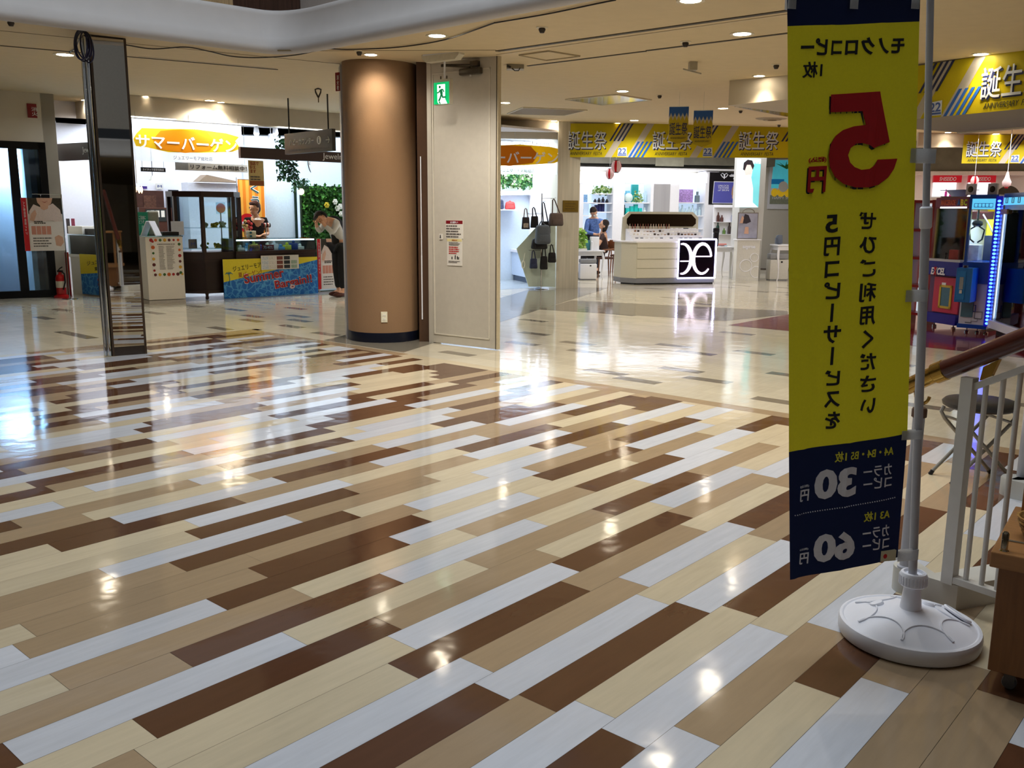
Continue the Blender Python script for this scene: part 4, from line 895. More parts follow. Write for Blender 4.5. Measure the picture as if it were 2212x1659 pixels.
# ------------------------------------------------------------------ EXIT WALL, DOORS, VESTIBULE (far left)
WF = Fr(fl(0, 646), fl(123, 641)); sC = WF.hit(151, 641)[0]
dtop = WF.hit(99, 308)[1]; dR = WF.hit(123, 637)[0]; dR2 = WF.hit(99, 308)[0]; dR = (dR + dR2) / 2; hW = 3.7
cW = cz(-8, 15)
mb = MB(); mb.box(dR, sC, 0, .2, 0, hW); mb.box(-6, dR, 0, .2, dtop, hW); mb.done('wall_exit', WG, kind='structure', Mx=WF.M())
mb = MB(); mb.box(sC - .2, sC, 0, 6, 0, hW); mb.done('wall_exit_side', WG, kind='structure', Mx=WF.M())
AL = M('black_aluminium', (16, 17, 20), .35, .5)
g = WF.hit
xs = [g(82, 322)[0], g(36, 322)[0], g(18, 322)[0]]; zt = g(60, 322)[1]; zb = .14
o = tag(link('door_2', None), 'black framed glass exit doors at the far left', 'exit door'); o['kind'] = 'structure'; o.matrix_world = WF.M()
mb = MB(); mb.box(-5, dR, -.02, .12, zt, dtop); mb.box(xs[0], dR, -.02, .12, 0, dtop); mb.box(-5, xs[0], -.01, .1, 0, .12); mb.done('door_frame', AL, o)
mb = MB(); mb.box(xs[2] - .01, xs[1], -.01, .09, .1, zt); mb.done('door_stile', AL, o)
mb = MB(); mb.box(xs[1], xs[0], .03, .04, .1, zt); mb.done('right_pane', glass('door_glass', (214, 232, 244)), o)
mb = MB(); mb.box(-4.8, xs[2], .03, .04, .1, zt); mb.done('left_pane', glass('door_glass'), o)
VW = M('vestibule_wall', (222, 232, 238), .7, var=.1, scale=14)
mb = MB(); mb.box(-7, sC, 2.9, 3.0, 0, 3.2); mb.done('wall_vestibule', VW, kind='structure', Mx=WF.M())
mb = MB(); mb.box(sC - .5, sC - .42, .2, 2.9, 0, 3.2); mb.done('wall_vestibule_side', VW, kind='structure', Mx=WF.M())
mb = MB(); mb.box(-7, sC - .5, .2, 2.9, .0, .004); mb.done('trim_30', M('vestibule_mat', (34, 40, 54), .9), kind='structure', Mx=WF.M())
mb = MB(); mb.box(-7, sC - .5, .2, 2.9, 2.9, 2.96); mb.done('ceiling_vestibule', M('vestibule_ceiling', (170, 180, 190), .8), kind='structure', Mx=WF.M())
ow_ = tag(link('window_1', None), 'bright outer window seen through the left exit door pane', 'window'); ow_['kind'] = 'structure'; ow_.matrix_world = WF.M(0, 2.88)
a = WF.hit(-90, 500, 2.88); b = WF.hit(23, 372, 2.88)
mb = MB(); mb.box(a[0], b[0], -.01, .0, a[1], b[1]); mb.done('window_pane', M('sky_pane', (170, 240, 250), .3, emit=1.1, var=.05, ecol=(150, 225, 250), scale=3), ow_)
mb = MB(); mb.box(a[0], b[0] + .06, -.06, .0, b[1], b[1] + .1); mb.box(b[0], b[0] + .06, -.06, .0, 0, b[1] + .1); mb.box(a[0], b[0], -.05, 0, a[1] - .06, a[1]); mb.done('window_frame', AL, ow_)
a = WF.hit(44, 560, 2.4); b = WF.hit(58, 345, 2.4); mb = MB(); mb.box(b[0] - .06, b[0], 2.4, 2.5, 0, b[1]); mb.box(b[0] - .5, b[0], 2.4, 2.5, b[1] - .07, b[1]); mb.done('trim_31', AL, kind='structure', Mx=WF.M())
# red sign on the wall, extinguisher
a = g(60, 254); b = g(78, 225); rs = thing('fire_sign', 'red fire equipment plate high on the wall above the exit doors', 'sign', WF.M(a[0], 0, a[1]))
SR = M('sign_red', (126, 22, 24), .5); mb = MB(); mb.box(0, b[0] - a[0], -.02, 0, 0, b[1] - a[1]); mb.done('plate', SR, rs); text('消\n火', SW, rs, .06, .03, .09, b[1] - a[1] - .08, -.023)
RED = M('extinguisher_red', (168, 18, 20), .3, coat=.4)
ep = fl(134, 643); fe = thing('fire_extinguisher', 'red fire extinguisher on a round red stand beside the exit doors', 'fire extinguisher', TR(ep)); k = ep.y / FPX
mb = MB(); mb.lathe([(0, 0), (15.5 * k, 0), (15.5 * k, 4 * k), (9 * k, 8 * k), (0, 8 * k)], 28); mb.done('stand', RED, fe, 40)
mb = MB(); mb.lathe([(0, 8 * k), (9.5 * k, 8 * k), (9.8 * k, 10 * k), (9.8 * k, 42 * k), (8 * k, 48 * k), (3.5 * k, 51 * k), (3 * k, 55 * k), (0, 55 * k)], 28); mb.done('cylinder', RED, fe, 40)
mb = MB(); mb.lathe([(9.95 * k, 22 * k), (9.95 * k, 36 * k)], 28); mb.done('instruction_label', M('label_cream', (196, 188, 170), .5), fe, 40)
mb = MB(); mb.box(-5 * k, 6 * k, -2 * k, 2 * k, 55 * k, 59 * k); mb.tube([(-3 * k, 0, 59 * k), (1 * k, 0, 63 * k), (6 * k, 0, 66 * k)], 1.3 * k, 6); mb.done('valve_lever', BLACKP, fe)
mb = MB(); mb.tube([(4 * k, -2 * k, 57 * k), (11 * k, -4 * k, 52 * k), (12 * k, -5 * k, 34 * k), (9 * k, -9 * k, 18 * k)], 1.5 * k, 8); mb.done('hose', BLACKP, fe, 50)
# red hydrant pipe in the corner
p = fl(150, 641); mb = MB(); mb.box(p.x - .02, p.x + .03, p.y + .0, p.y + .03, 0, at(141, 545, p.y).z); o = mb.done('corner_guard', SR, None); tag(o, 'thin red upright strip at the wall corner behind the extinguisher', 'strip')
# ------------------------------------------------------------------ health poster on hanger stands (two of the same kind)
POST = M('poster_white', (214, 208, 202), .55, var=.02); PSKIN = M('poster_skin', (198, 156, 132), .6, var=.06); PHAIR = M('poster_dark', (44, 40, 32), .6, var=.3); PFLUF = M('poster_fleece', (206, 190, 182), .8, var=.08, scale=60)
def health_poster(label, F_, tl, br, stand_px=None):
    s0, z1 = F_.hit(*tl); s1, z0 = F_.hit(*br); w_, h_ = s1 - s0, z1 - z0
    P = thing('poster_stand', label, 'poster stand', F_.M(s0, 0, 0)); 
    mb = MB(); mb.box(0, w_, -.006, .006, z0, z1); B_ = mb.done('poster_board', POST, P)
    def sl(nm, P_, mat, y): 
        mb = MB(); mb.slab([(w_ * x, z0 + h_ * (1 - yy)) for x, yy in P_], y, y + .001); return mb.done(nm, mat, B_)
    sl('red_side_strip', [(0, 0), (.13, 0), (.13, 1), (0, 1)], PRED, -.008)
    sl('dark_backdrop', [(.16, .0), (1, .0), (1, .3), (.16, .3)], PHAIR, -.008)
    sl('fleece', [(.16, .52), (.18, .25), (.3, .12), (.45, .17), (.6, .17), (.78, .1), (.95, .22), (1, .5), (.7, .42), (.4, .45)], PFLUF, -.0095)
    sl('face', [(.38, .0), (.78, .0), (.74, .1), (.66, .15), (.65, .2), (.55, .23), (.47, .2), (.46, .14), (.4, .09)], PSKIN, -.011)
    sl('smile', [(.5, .06), (.58, .075), (.66, .06), (.58, .09)], M('lip', (150, 70, 60), .6), -.0125)
    sl('hand', [(.18, .42), (.22, .3), (.33, .22), (.36, .3), (.28, .44)], PSKIN, -.011)
    mb = MB(); 
    sl('lower_panel', [(.15, .47), (1, .44), (1, 1), (.15, 1)], POST, -.0105)
    for i in range(4): sl('pill_chart', [(.2 + i * .125, .53), (.31 + i * .125, .53), (.31 + i * .125, .69), (.2 + i * .125, .69)], M('print_salmon', (190, 130, 112), .6), -.0118)
    sl('round_photo', [(.76, .74), (.86, .7), (.96, .74), (.98, .84), (.9, .92), (.78, .9)], PSKIN, -.0118)
    lines(B_, w_ * .28, w_ * .6, z0 + h_ * .565, 2, h_ * .03, h_ * .018, BLACKP, y=-.0125); lines(B_, w_ * .22, w_ * .7, z0 + h_ * .25, 4, h_ * .05, h_ * .02, TXT, y=-.0125)
    text('入れ歯相談 特設フェア', SW, B_, w_ * .045, z0 + h_ * .93, h_ * .62, w_ * .05, -.0095, rot=-math.pi / 2)
    if stand_px:
        sp_, _ = F_.hit(*stand_px); sp_ -= s0; mb = MB(); zt_ = z1 + .06; mb.tube([(sp_, .03, .0), (sp_, .03, zt_)], .009, 8); mb.tube([(sp_, .03, zt_), (w_ * .3, .03, zt_)], .006, 6); mb.done('stand_pole', CHROME, P, 40)
        mb = MB(); mb.lathe([(0, .012), (.12, .008), (.13, 0), (0, 0)], 28, TR((sp_, .03, 0))); mb.done('stand_foot', CHROME, P, 40)
        mb = MB(); mb.tube([(w_ * .5, .03, zt_), (w_ * .5, .0, z1)], .003, 6); mb.done('poster_hook', CHROME, P)
    else:
        mb = MB(); mb.box(.02, .05, .01, .03, 0, z0 + .2); mb.box(w_ - .05, w_ - .02, .01, .03, 0, z0 + .2); mb.box(0, w_, -.05, .12, 0, .02); mb.done('easel_foot', CHROME, P)
    return P
pf = fl(153, 646); health_poster('portrait dental poster with red side strip on a thin stand before the exit doors', Fr(pf, pf + WF.ex), (44, 427), (141, 541), (151, 640))
# ------------------------------------------------------------------ JEWELLERY SHOP (left bay)
SHOPW = M('shop_white', (226, 224, 232), .7, var=.02); WOODD = M('dark_walnut', (44, 24, 20), .35, var=.2, scale=10, stretch=(1, 1, .2), coat=.2); GL = glass('case_glass', (226, 240, 244)); CTW = M('counter_white', (214, 212, 204), .5, var=.02)
JF = Fr(fl(480, 646), fl(682, 634))
j1 = Fr(cl(105, 230), cl(184, 216)); j2 = Fr(cl(272, 204), cl(742, 246))
FASC = M('fascia_paint', (186, 176, 158), .75, var=.03, scale=5)
def fascia(name, F_, L_, zb, zt_=3.6, th=.1, mat=FASC): mb = MB(); mb.box(0, L_, 0, th, zb, zt_); return mb.done(name, mat, kind='structure', Mx=F_.M())
zb1 = j2.hit(283, 255)[1]; zb2 = j2.hit(733, 283)[1]; zbj = (zb1 + zb2) / 2
fascia('trim_40', j2, j2.len, zbj); fascia('trim_41', j1, (cl(272, 204) - cl(105, 230)).length, j1.hit(180, 264)[1])
JW = JF.shift(0, 3.3)
mb = MB(); mb.box(-5.5, 6.5, 0, .15, 0, 3.6); mb.done('wall_jewellery_back', SHOPW, kind='structure', Mx=JW.M())
csd = WF.p(sC + .02, .3); csb = WF.p(sC + .02, 5.5)
mb = MB(); mb.prism([(csd.x, csd.y), (j1.p(.12, .14).x, j1.p(.12, .14).y), (j2.p(-.1, .14).x, j2.p(-.1, .14).y), (j2.p(j2.len, .14).x, j2.p(j2.len, .14).y), (-.2, 17.0), (1.2, 18.3), (1.25, 20.6), (JW.p(5.5, .1).x, JW.p(5.5, .1).y), (JW.p(-1, .1).x, JW.p(-1, .1).y), (csb.x, csb.y)], 2.98, 3.02); mb.done('ceiling_shop', M('shop_ceiling', (222, 222, 228), .8), kind='structure')
# dark JEWELRY name band
def band_sign(nm, label, F_, tl, br, txt, tb):
    s0, z1 = F_.hit(*tl); s1, z0 = F_.hit(*br); o = thing(nm, label, 'shop sign', F_.M(s0, 0, z0)); mb = MB(); mb.box(0, s1 - s0, 0, .08, 0, z1 - z0); mb.done('band', M('band_brown', (58, 42, 40), .4, var=.1), o)
    a = F_.hit(tb[0], tb[3]); b = F_.hit(tb[2], tb[1]); text(txt, SW, o, a[0] - s0, a[1] - z0, b[0] - a[0], b[1] - a[1], -.004); return o
LF = Fr(fl(155, 635), fl(232, 642))
bl = Fr(LF.p(-.1, .1), LF.p(1, .1))
band_sign('name_band', 'dark brown shop name band at the left end of the jewellery shop', bl, (123, 311), (240, 343), 'Jewelry', (179, 316, 207, 334))
bj = JF.shift(0, .2)
band_sign('name_band', 'dark brown shop name band right of the summer sale hanging', bj, (519, 317), (752, 352), 'Jewelry', (697, 333, 745, 347))
mbx = bj.hit(684, 340)[0]
# translucent summer sale hangings (two of them)
FILM = cloth('banner_film', (206, 206, 204), .55, .5, .62); BRUSH = cloth('banner_orange', (226, 150, 26), .45, .5); BRUSH2 = cloth('banner_yellow', (228, 196, 40), .45, .5)
def sale_hanging(label, F_, x0, x1, ytl, ytr, ybl, ybr):
    s0, zt_ = F_.hit(x0, ytl); s1, zt2 = F_.hit(x1, ytr); zb_ = F_.hit(x0, ybl)[1]; zb2_ = F_.hit(x1, ybr)[1]; zt_ = (zt_ + zt2) / 2; zb_ = (zb_ + zb2_) / 2
    w_, h_ = s1 - s0, zt_ - zb_; o = thing('sale_hanging', label, 'hanging banner', F_.M(s0, 0, zb_), 'summer sale hangings')
    mb = MB(); n = 40
    V_ = [[mb.bm.verts.new((w_ * i / n, .012 * math.sin(i * .7), h_ * j)) for j in (0, .5, 1)] for i in range(n + 1)]
    for i in range(n):
        for j in (0, 1): mb.bm.faces.new((V_[i][j], V_[i + 1][j], V_[i + 1][j + 1], V_[i][j + 1]))
    mb.done('film', FILM, o, 60)
    mb = MB(); P = [(.02, .22), (.12, .2), (.3, .1), (.6, .13), (.9, .2), (.98, .3), (.93, .5), (.97, .62), (.85, .7), (.55, .76), (.3, .72), (.08, .7), (.03, .55), (.0, .4)]
    mb.slab([(w_ * x, h_ * (.14 + y * .92)) for x, y in P], -.018, -.0165); mb.done('yellow_brush_stroke', BRUSH2, o)
    mb = MB(); P = [(.2, .17), (.45, .1), (.68, .2), (.74, .45), (.66, .7), (.42, .73), (.24, .66), (.17, .42)]
    mb.slab([(w_ * x, h_ * (.14 + y * .92)) for x, y in P], -.0205, -.019); mb.done('orange_brush_stroke', BRUSH, o)
    text('サマーバーゲン', PWHITE, o, w_ * .02, h_ * .3, w_ * .92, h_ * .34, -.026, bold=.015); text('Summer Bargain', PWHITE, o, w_ * .46, h_ * .8, w_ * .38, h_ * .13, -.022)
    text('ジュエリーモア総社店', BLACKP, o, w_ * .34, h_ * .06, w_ * .36, h_ * .1, -.022)
    mb = MB()
    for x in (.03, .5, .97): mb.tube([(w_ * x, 0, h_), (w_ * x, 0, h_ + .12)], .004, 6)
    mb.done('hanging_wires', CHROME, o)
    return o
hp = j2.shift(0, -.05)
sale_hanging('translucent orange and yellow summer sale hanging at the left jewellery front', hp, 284, 521, 256, 272, 348, 354)
# left counter with its own drape
DRBL = M('drape_blue', (38, 118, 190), .5, var=.3, scale=3.2); DRYE = M('drape_yellow', (214, 196, 40), .5, var=.03)
def pool(name):
    if name in _m: return _m[name]
    m = M(name, (36, 116, 190), .5); nt = m.node_tree; b = nt.nodes['Principled BSDF']; v = nt.nodes.new('ShaderNodeTexVoronoi'); v.feature = 'DISTANCE_TO_EDGE'; v.inputs['Scale'].default_value = 9; nz = nt.nodes.new('ShaderNodeTexNoise'); nz.inputs['Scale'].default_value = 5
    tc = nt.nodes.new('ShaderNodeTexCoord'); va = nt.nodes.new('ShaderNodeVectorMath'); va.operation = 'MULTIPLY_ADD'; va.inputs[1].default_value = (.25, .25, .25); nt.links.new(tc.outputs['Object'], nz.inputs['Vector']); nt.links.new(nz.outputs['Color'], va.inputs[0]); nt.links.new(tc.outputs['Object'], va.inputs[2]); nt.links.new(va.outputs[0], v.inputs['Vector']); r = nt.nodes.new('ShaderNodeValToRGB'); r.color_ramp.elements[0].color = lin((84, 160, 208)) + (1,); r.color_ramp.elements[1].color = lin((20, 100, 176)) + (1,); r.color_ramp.elements[1].position = .12
    nt.links.new(v.outputs[0], r.inputs[0]); nt.links.new(r.outputs[0], b.inputs['Base Color']); return m
POOL = pool('print_pool_water')
def drape(label, F_, x0, x1, yt0, yb0, yt1, yb1, full=True):
    s0, za = F_.hit(x0, yt0); s1, zb_ = F_.hit(x1, yt1); z0 = (F_.hit(x0, yb0)[1] + F_.hit(x1, yb1)[1]) / 2; zt_ = (za + zb_) / 2; w_, h_ = s1 - s0, zt_ - z0
    o = thing('sale_drape', label, 'banner', F_.M(s0, 0, z0), 'summer bargain drapes')
    mb = MB(); mb.box(0, w_, -.012, -.004, 0, h_); mb.done('blue_cloth', POOL, o)
    W2 = w_ if full else w_ * 3.6
    mb = MB(); P = [(0, h_), (w_, h_), (w_, h_ * (.92 if full else .62)), (0, h_ * .42 if full else h_ * .5)]
    mb.slab(P, -.015, -.0125); mb.done('yellow_corner', DRYE, o)
    if full:
        GLW = M('print_pink_glow', (236, 206, 204), .6)
        for t, x, z, w2, h2 in (('Summer', .21, .36, .42, .24), ('Bargain!!', .53, .12, .41, .28)):
            text(t, GLW, o, w_ * x - .006, h_ * z - .01, w_ * w2 + .012, h_ * h2 + .02, -.0185, bold=.03, rot=.12, depth=.002); text(t, M('print_crimson', (158, 22, 28), .5), o, w_ * x, h_ * z, w_ * w2, h_ * h2, -.022, bold=.02, rot=.12)
        text('ジュエリーモア', BLACKP, o, w_ * .1, h_ * .68, w_ * .29, h_ * .13, -.0185, rot=.12); text('夏バーゲン！', M('print_dark_orange', (150, 70, 20), .5), o, w_ * .15, h_ * .52, w_ * .24, h_ * .13, -.0185, rot=.1)
        mb = MB(); x, z = w_ * .055, h_ * .5; mb.tube([(x, -.017, z - .1), (x + .01, -.017, z), (x + .0, -.017, z + .08)], .006, 6)
        for a in (.2, .9, 1.6, 2.4, 3.0): mb.tube([(x, -.017, z + .08), (x + .04 * math.cos(a), -.017, z + .09 + .03 * math.sin(a)), (x + .07 * math.cos(a), -.017, z + .075 + .03 * math.sin(a))], .006, 5)
        mb.done('palm_tree', M('print_teal', (40, 110, 130), .5), o)
    else:
        text('Summ', M('print_crimson', (158, 22, 28), .5), o, w_ * .42, h_ * .22, w_ * .54, h_ * .22, -.019, bold=.03, rot=.08); text('ジュエリーモア', BLACKP, o, w_ * .18, h_ * .72, w_ * .72, h_ * .1, -.0185, rot=.12); text('夏バーゲン！', BLACKP, o, w_ * .36, h_ * .6, w_ * .5, h_ * .09, -.0185, rot=.12)
    return o
def glass_counter(label, F_, L_, hw, hg, D_, base, ledge=.05, nm='glass_counter', light_strip=True):
    """hw wood/base height, hg glass top height"""
    o = thing(nm, label, 'display counter', F_.M()); mb = MB(); mb.box(0, L_, .03, D_, .0, hw - ledge); mb.done('base', base, o); mb = MB(); mb.box(-.01, L_ + .01, .0, D_, hw - ledge, hw, bev=.004); mb.done('ledge', base, o)
    mb = MB(); mb.box(0, L_, .01, .018, hw, hg); mb.done('front_glass', GL, o); mb = MB(); mb.box(0, L_, .01, D_ - .02, hg, hg + .012); mb.done('top_glass', GL, o)
    for x in (0, L_ - .008): mb = MB(); mb.box(x, x + .008, .02, D_ - .02, hw, hg); mb.done('side_glass', GL, o)
    mb = MB(); mb.box(0, L_, D_ - .02, D_, hw, hg); mb.done('back_panel', CTW, o)
    if light_strip: mb = MB(); mb.box(.02, L_ - .02, .02, .04, hg - .03, hg - .008); mb.done('light_strip', M('strip_white', (240, 248, 255), .4, emit=5, var=0), o)
    return o
hLg = LF.hit(150, 508)[1]; hLw = LF.hit(160, 549)[1]
lc = glass_counter('white glass topped counter at the left end of the jewellery shop', LF.shift(.0), LF.hit(300, 640)[0] if LF.hit(300, 640)[0] < 2.2 else 2.0, hLw, hLg, .55, CTW)
drape('part of a blue summer bargain drape on the left counter, cut by the mirror pillar', LF.shift(0, .0), 173, 262, 552, 630, 549, 646, False)
# teal hanging posters behind that counter
TEAL = M('poster_teal', (20, 128, 150), .6, var=.03); LB = LF.shift(0, 1.6)
def panel_obj(nm, label, cat, F_, tl, br, mat, th=.01, part='sheet'):
    s0, z1 = F_.hit(*tl); s1, z0 = F_.hit(*br); o = thing(nm, label, cat, F_.M(s0, 0, z0)); mb = MB(); mb.box(0, s1 - s0, 0, th, 0, z1 - z0); mb.done(part, mat, o); return o, s1 - s0, z1 - z0
def lpart(o, nm, P_, w_, h_, mat, y=-.002):
    mb = MB(); mb.slab([(w_ * x, h_ * z) for x, z in P_], y, y + .0015); return mb.done(nm, mat, o)
t, w_, h_ = panel_obj('hanging_poster', 'teal hanging poster with lime speech bubbles above the left name band', 'poster', LB, (135, 266), (172, 316), TEAL)
LIME = M('print_lime', (190, 206, 50), .6)
for cx in (.28, .62):
    mb = MB(); mb.lathe([(0, -.001), (w_ * .24, -.001), (w_ * .24, .001), (0, .001)], 24, TR((w_ * cx, -.003 - cx * .002, h_ * .62)) @ RX(math.pi / 2)); mb.done('speech_bubble', LIME, t)
text('募集', BLACKP, t, w_ * .5, h_ * .56, w_ * .26, h_ * .14, -.006); lpart(t, 'white_strip', [(.05, .12), (.8, .12), (.8, .22), (.05, .22)], w_, h_, PAPER)
t, w_, h_ = panel_obj('hanging_poster', 'long teal hanging poster with white ring box picture left of the mirror pillar', 'poster', LB, (142, 340), (181, 449), TEAL)
text('ます', PWHITE, t, w_ * .1, h_ * .86, w_ * .5, h_ * .09, -.003); lpart(t, 'picture_card', [(.1, .56), (.9, .56), (.9, .78), (.1, .78)], w_, h_, PAPER); lpart(t, 'ring_box', [(.55, .58), (.82, .58), (.82, .68), (.68, .72), (.55, .68)], w_, h_, BLACKP, -.0035); lpart(t, 'lime_mark', [(.3, .68), (.5, .68), (.4, .75)], w_, h_, LIME, -.0035)
text('ジュエリーも\n承ります。', PWHITE, t, w_ * .12, h_ * .2, w_ * .7, h_ * .12, -.003); lines(t, w_ * .2, w_ * .8, h_ * .48, 3, h_ * .05, .012, PWHITE, y=-.003)
t, w_, h_ = panel_obj('framed_picture', 'blue seaside picture in a dark frame behind the left counter', 'picture', LB, (190, 411), (232, 470), M('print_deep_blue', (30, 52, 120), .5, var=.1)); lpart(t, 'sea', [(.4, .25), (1, .25), (1, .9), (.4, .9)], w_, h_, M('print_sea', (70, 130, 180), .5, var=.2, scale=6)); text('美\nし\nい', PWHITE, t, w_ * .12, h_ * .3, w_ * .16, h_ * .6, -.004)
def prop_box(nm, label, cat, F_, d, tl, br, mat, D_=.2, bev=.004, z0=None, part='body'):
    f_ = F_.shift(0, d); s0, z1 = f_.hit(*tl); s1, zb_ = f_.hit(*br); zb_ = zb_ if z0 is None else z0; mb = MB(); mb.box(0, s1 - s0, 0, D_, 0, z1 - zb_, bev=min(bev, (s1 - s0) * .2, (z1 - zb_) * .2)); o = mb.done(nm, mat, None); o.matrix_world = f_.M(s0, 0, zb_); tag(o, label, cat); return o, s1 - s0, z1 - zb_, f_
prop_box('back_cabinet', 'dark wood back cabinet seen between the left counter and the mirror pillar', 'cabinet', LF, 1.3, (193, 468), (240, 500), WOODD, .3, z0=.0)
for i, (x, c) in enumerate(((142, (60, 50, 60)), (153, (150, 40, 80)), (207, (190, 60, 90)))):
    prop_box('leaflet_card', ('dark leaflet card', 'pink leaflet card', 'red framed leaflet card')[i] + ' standing on the left jewellery counter', 'card', LF, .3, (x, 472), (x + 10, 507), M('card_%d' % i, c, .5, var=.3, scale=30), .01, z0=hLg + .013)
prop_box('document_tray', 'white stack of papers on the left jewellery counter', 'papers', LF, .2, (146, 488), (178, 506), PAPER, .25, z0=hLg + .013); prop_box('black_ledger', 'black folder beside the papers on the left jewellery counter', 'folder', LF, .25, (180, 494), (212, 506), BLACKP, .2, z0=hLg + .013)
# white counter with menu poster
HF = Fr(fl(323, 657), fl(402, 653)); hH = HF.hit(317, 512)[1]; wH = HF.len
hc_ = thing('reception_counter', 'white freestanding counter with a fruit bordered list on its front', 'counter', HF.M()); mb = MB(); mb.box(0, wH, 0, .85, .06, hH, bev=.004); mb.done('body', M('counter_panel', (212, 206, 194), .5, var=.02), hc_); mb = MB(); mb.box(.0, wH, .0, .84, 0, .05); mb.done('plinth', M('counter_plinth', (176, 170, 160), .5), hc_); mb = MB(); mb.box(-.01, wH + .01, -.01, .86, hH, hH + .015); mb.done('glass_top', GL, hc_)
a = HF.hit(331, 597); b = HF.hit(389, 515); mn = thing('menu_poster', 'price list poster with a colourful fruit border on the white counter', 'poster', HF.M(a[0], -.004, a[1])); w_, h_ = b[0] - a[0], b[1] - a[1]
mb = MB(); mb.box(0, w_, -.001, .003, 0, h_); mb.done('sheet', PAPER, mn); lines(mn, w_ * .2, w_ * .8, h_ * .86, 1, .1, .012, TXT, jag=0); lines(mn, w_ * .24, w_ * .45, h_ * .8, 20, h_ * .032, h_ * .012, TXT); lines(mn, w_ * .5, w_ * .78, h_ * .8, 20, h_ * .032, h_ * .012, TXT)
FR_ = [M('fruit_%d' % i, c, .6, var=.2) for i, c in enumerate(((150, 30, 34), (190, 90, 40), (60, 100, 50), (196, 150, 50), (90, 40, 40)))]
for i in range(26):
    t = i / 26 * 4; sd = int(t); u_ = t - sd; x, z = [(u_, .96), (.95, u_), (1 - u_, .04), (.05, 1 - u_)][sd]; mb = MB(); mb.ball((w_ * x, -.003, h_ * z), R_.uniform(.018, .03), 8, sc=(1, .1, 1)); mb.done('fruit_motif', FR_[i % 5], mn, 60)
zt_ = hH + .016
def onH(nm, label, cat, px0, px1, mat, d=.2, D_=.02, tilt=0, bev=.002):
    f_ = HF.shift(0, d); s0, z1 = f_.hit(*px0); s1, _ = f_.hit(*px1); mb = MB(); mb.box(0, s1 - s0, 0, D_, 0, z1 - zt_, bev=bev, M_=RX(tilt)); o = mb.done(nm, mat, None); o.matrix_world = f_.M(s0, 0, zt_ + (.01 if tilt else 0)); return tag(o, label, cat), s1 - s0, z1 - zt_
o, w_, h_ = onH('green_sign', 'small green notice card standing on the white counter', 'card', (294, 458), (321, 492), M('card_green', (20, 140, 110), .5), .5, .012)
text('ご自由に\nどうぞ', PWHITE, o, w_ * .2, h_ * .5, w_ * .6, h_ * .35, -.003); lpart(o, 'code_panel', [(.4, .12), (.7, .12), (.7, .42), (.4, .42)], w_, h_, M('code_pale', (140, 200, 180), .6))
tb = thing('tablet_stand', 'white folding stand shaped like an inverted V on the white counter', 'stand', HF.M(.12, .1, zt_)); hh_ = HF.hit(337, 475)[1] - zt_
for sd in (-1, 1): mb = MB(); mb.box(-.11, .11, -.006, .006, 0, hh_, M_=RZ(.9) @ TR((0, sd * .12, 0)) @ RX(sd * .42)); mb.done('leaf', M('stand_white', (206, 210, 222), .4), tb)
onH('ink_tray', 'flat black tray on the right of the white counter', 'tray', (351, 501), (387, 511), BLACKP, .12, .25); onH('price_board', 'small white board with three pearls on the white counter', 'board', (369, 478), (398, 505), M('stand_white', (206, 210, 222)), .45, .012); onH('desk_fan_cover', 'grey green machine cover on the back of the white counter', 'cover', (318, 455), (345, 490), M('cover_grey', (150, 150, 140), .7), .62, .12, bev=.03)
# glazed display case
cC = fl(447, 647); CF = Fr(cC, cC + JF.ex); wR = CF.hit(509, 575)[0]; hT = CF.hit(436, 413)[1]; hG0 = CF.hit(442, 541)[1]; hM = CF.hit(443, 562)[1]; hP = CF.hit(446, 628)[1]
dc_ = thing('display_case', 'tall dark wooden glazed jewellery case on legs beside the white counter', 'display case', CF.M()); wl = .42
poly = [(0, 0), (wR, 0), (wR + .22, .24), (wR + .22, .6), (-wl * .75, .6), (-wl * .75, wl * .8)]
def shr(P, k): cx = sum(p[0] for p in P) / len(P); cy = sum(p[1] for p in P) / len(P); return [(cx + (x - cx) * k, cy + (y - cy) * k) for x, y in P]
mb = MB(); mb.prism(shr(poly, .93), hP - .03, hM - .02); mb.done('lower_panel', M('reeded_walnut', (38, 20, 16), .4, var=.3, scale=40, stretch=(6, 6, .1)), dc_); mb = MB(); mb.prism(poly, hM - .05, hG0 - .05); mb.done('waist_drawer', WOODD, dc_); mb = MB(); mb.prism(shr(poly, 1.05), hM - .03, hM); mb.prism(shr(poly, 1.04), hG0 - .06, hG0 - .03); mb.done('waist_moulding', WOODD, dc_)
mb = MB(); mb.prism(shr(poly, 1.06), hT - .09, hT); mb.done('cornice', WOODD, dc_); mb = MB(); mb.prism(shr(poly, .98), hP - .05, hP); mb.done('bottom_rail', WOODD, dc_)
for i, (x, y) in enumerate(poly):
    mb = MB(); mb.box(x - .028, x + .028, y - .028, y + .028, hG0 - .04, hT - .08); mb.done('corner_post', WOODD, dc_)
    x, y = shr(poly, .93)[i]; mb = MB(); mb.lathe([(.028, hP), (.034, hP * .8), (.022, hP * .4), (.026, .05), (.03, .02), (.02, 0), (0, 0)], 12, TR((x, y, 0))); mb.done('leg', WOODD, dc_, 50)
for a, b in ((0, 1), (5, 0), (1, 2)):
    f_ = Fr((poly[a][0], poly[a][1], 0), (poly[b][0], poly[b][1], 0)); mb = MB(); mb.box(.03, f_.len - .03, .0, .006, hG0, hT - .09, f_.M()); mb.done('pane', GL, dc_)
for z in (hG0 + .02, hG0 + .36): mb = MB(); mb.prism(shr(poly, .9), z, z + .01); mb.done('glass_shelf', GL, dc_)
GOLD = M('gold', (206, 160, 70), .25, 1.); LEAF = M('leaf_green', (60, 110, 40), .6, var=.4, scale=50); 
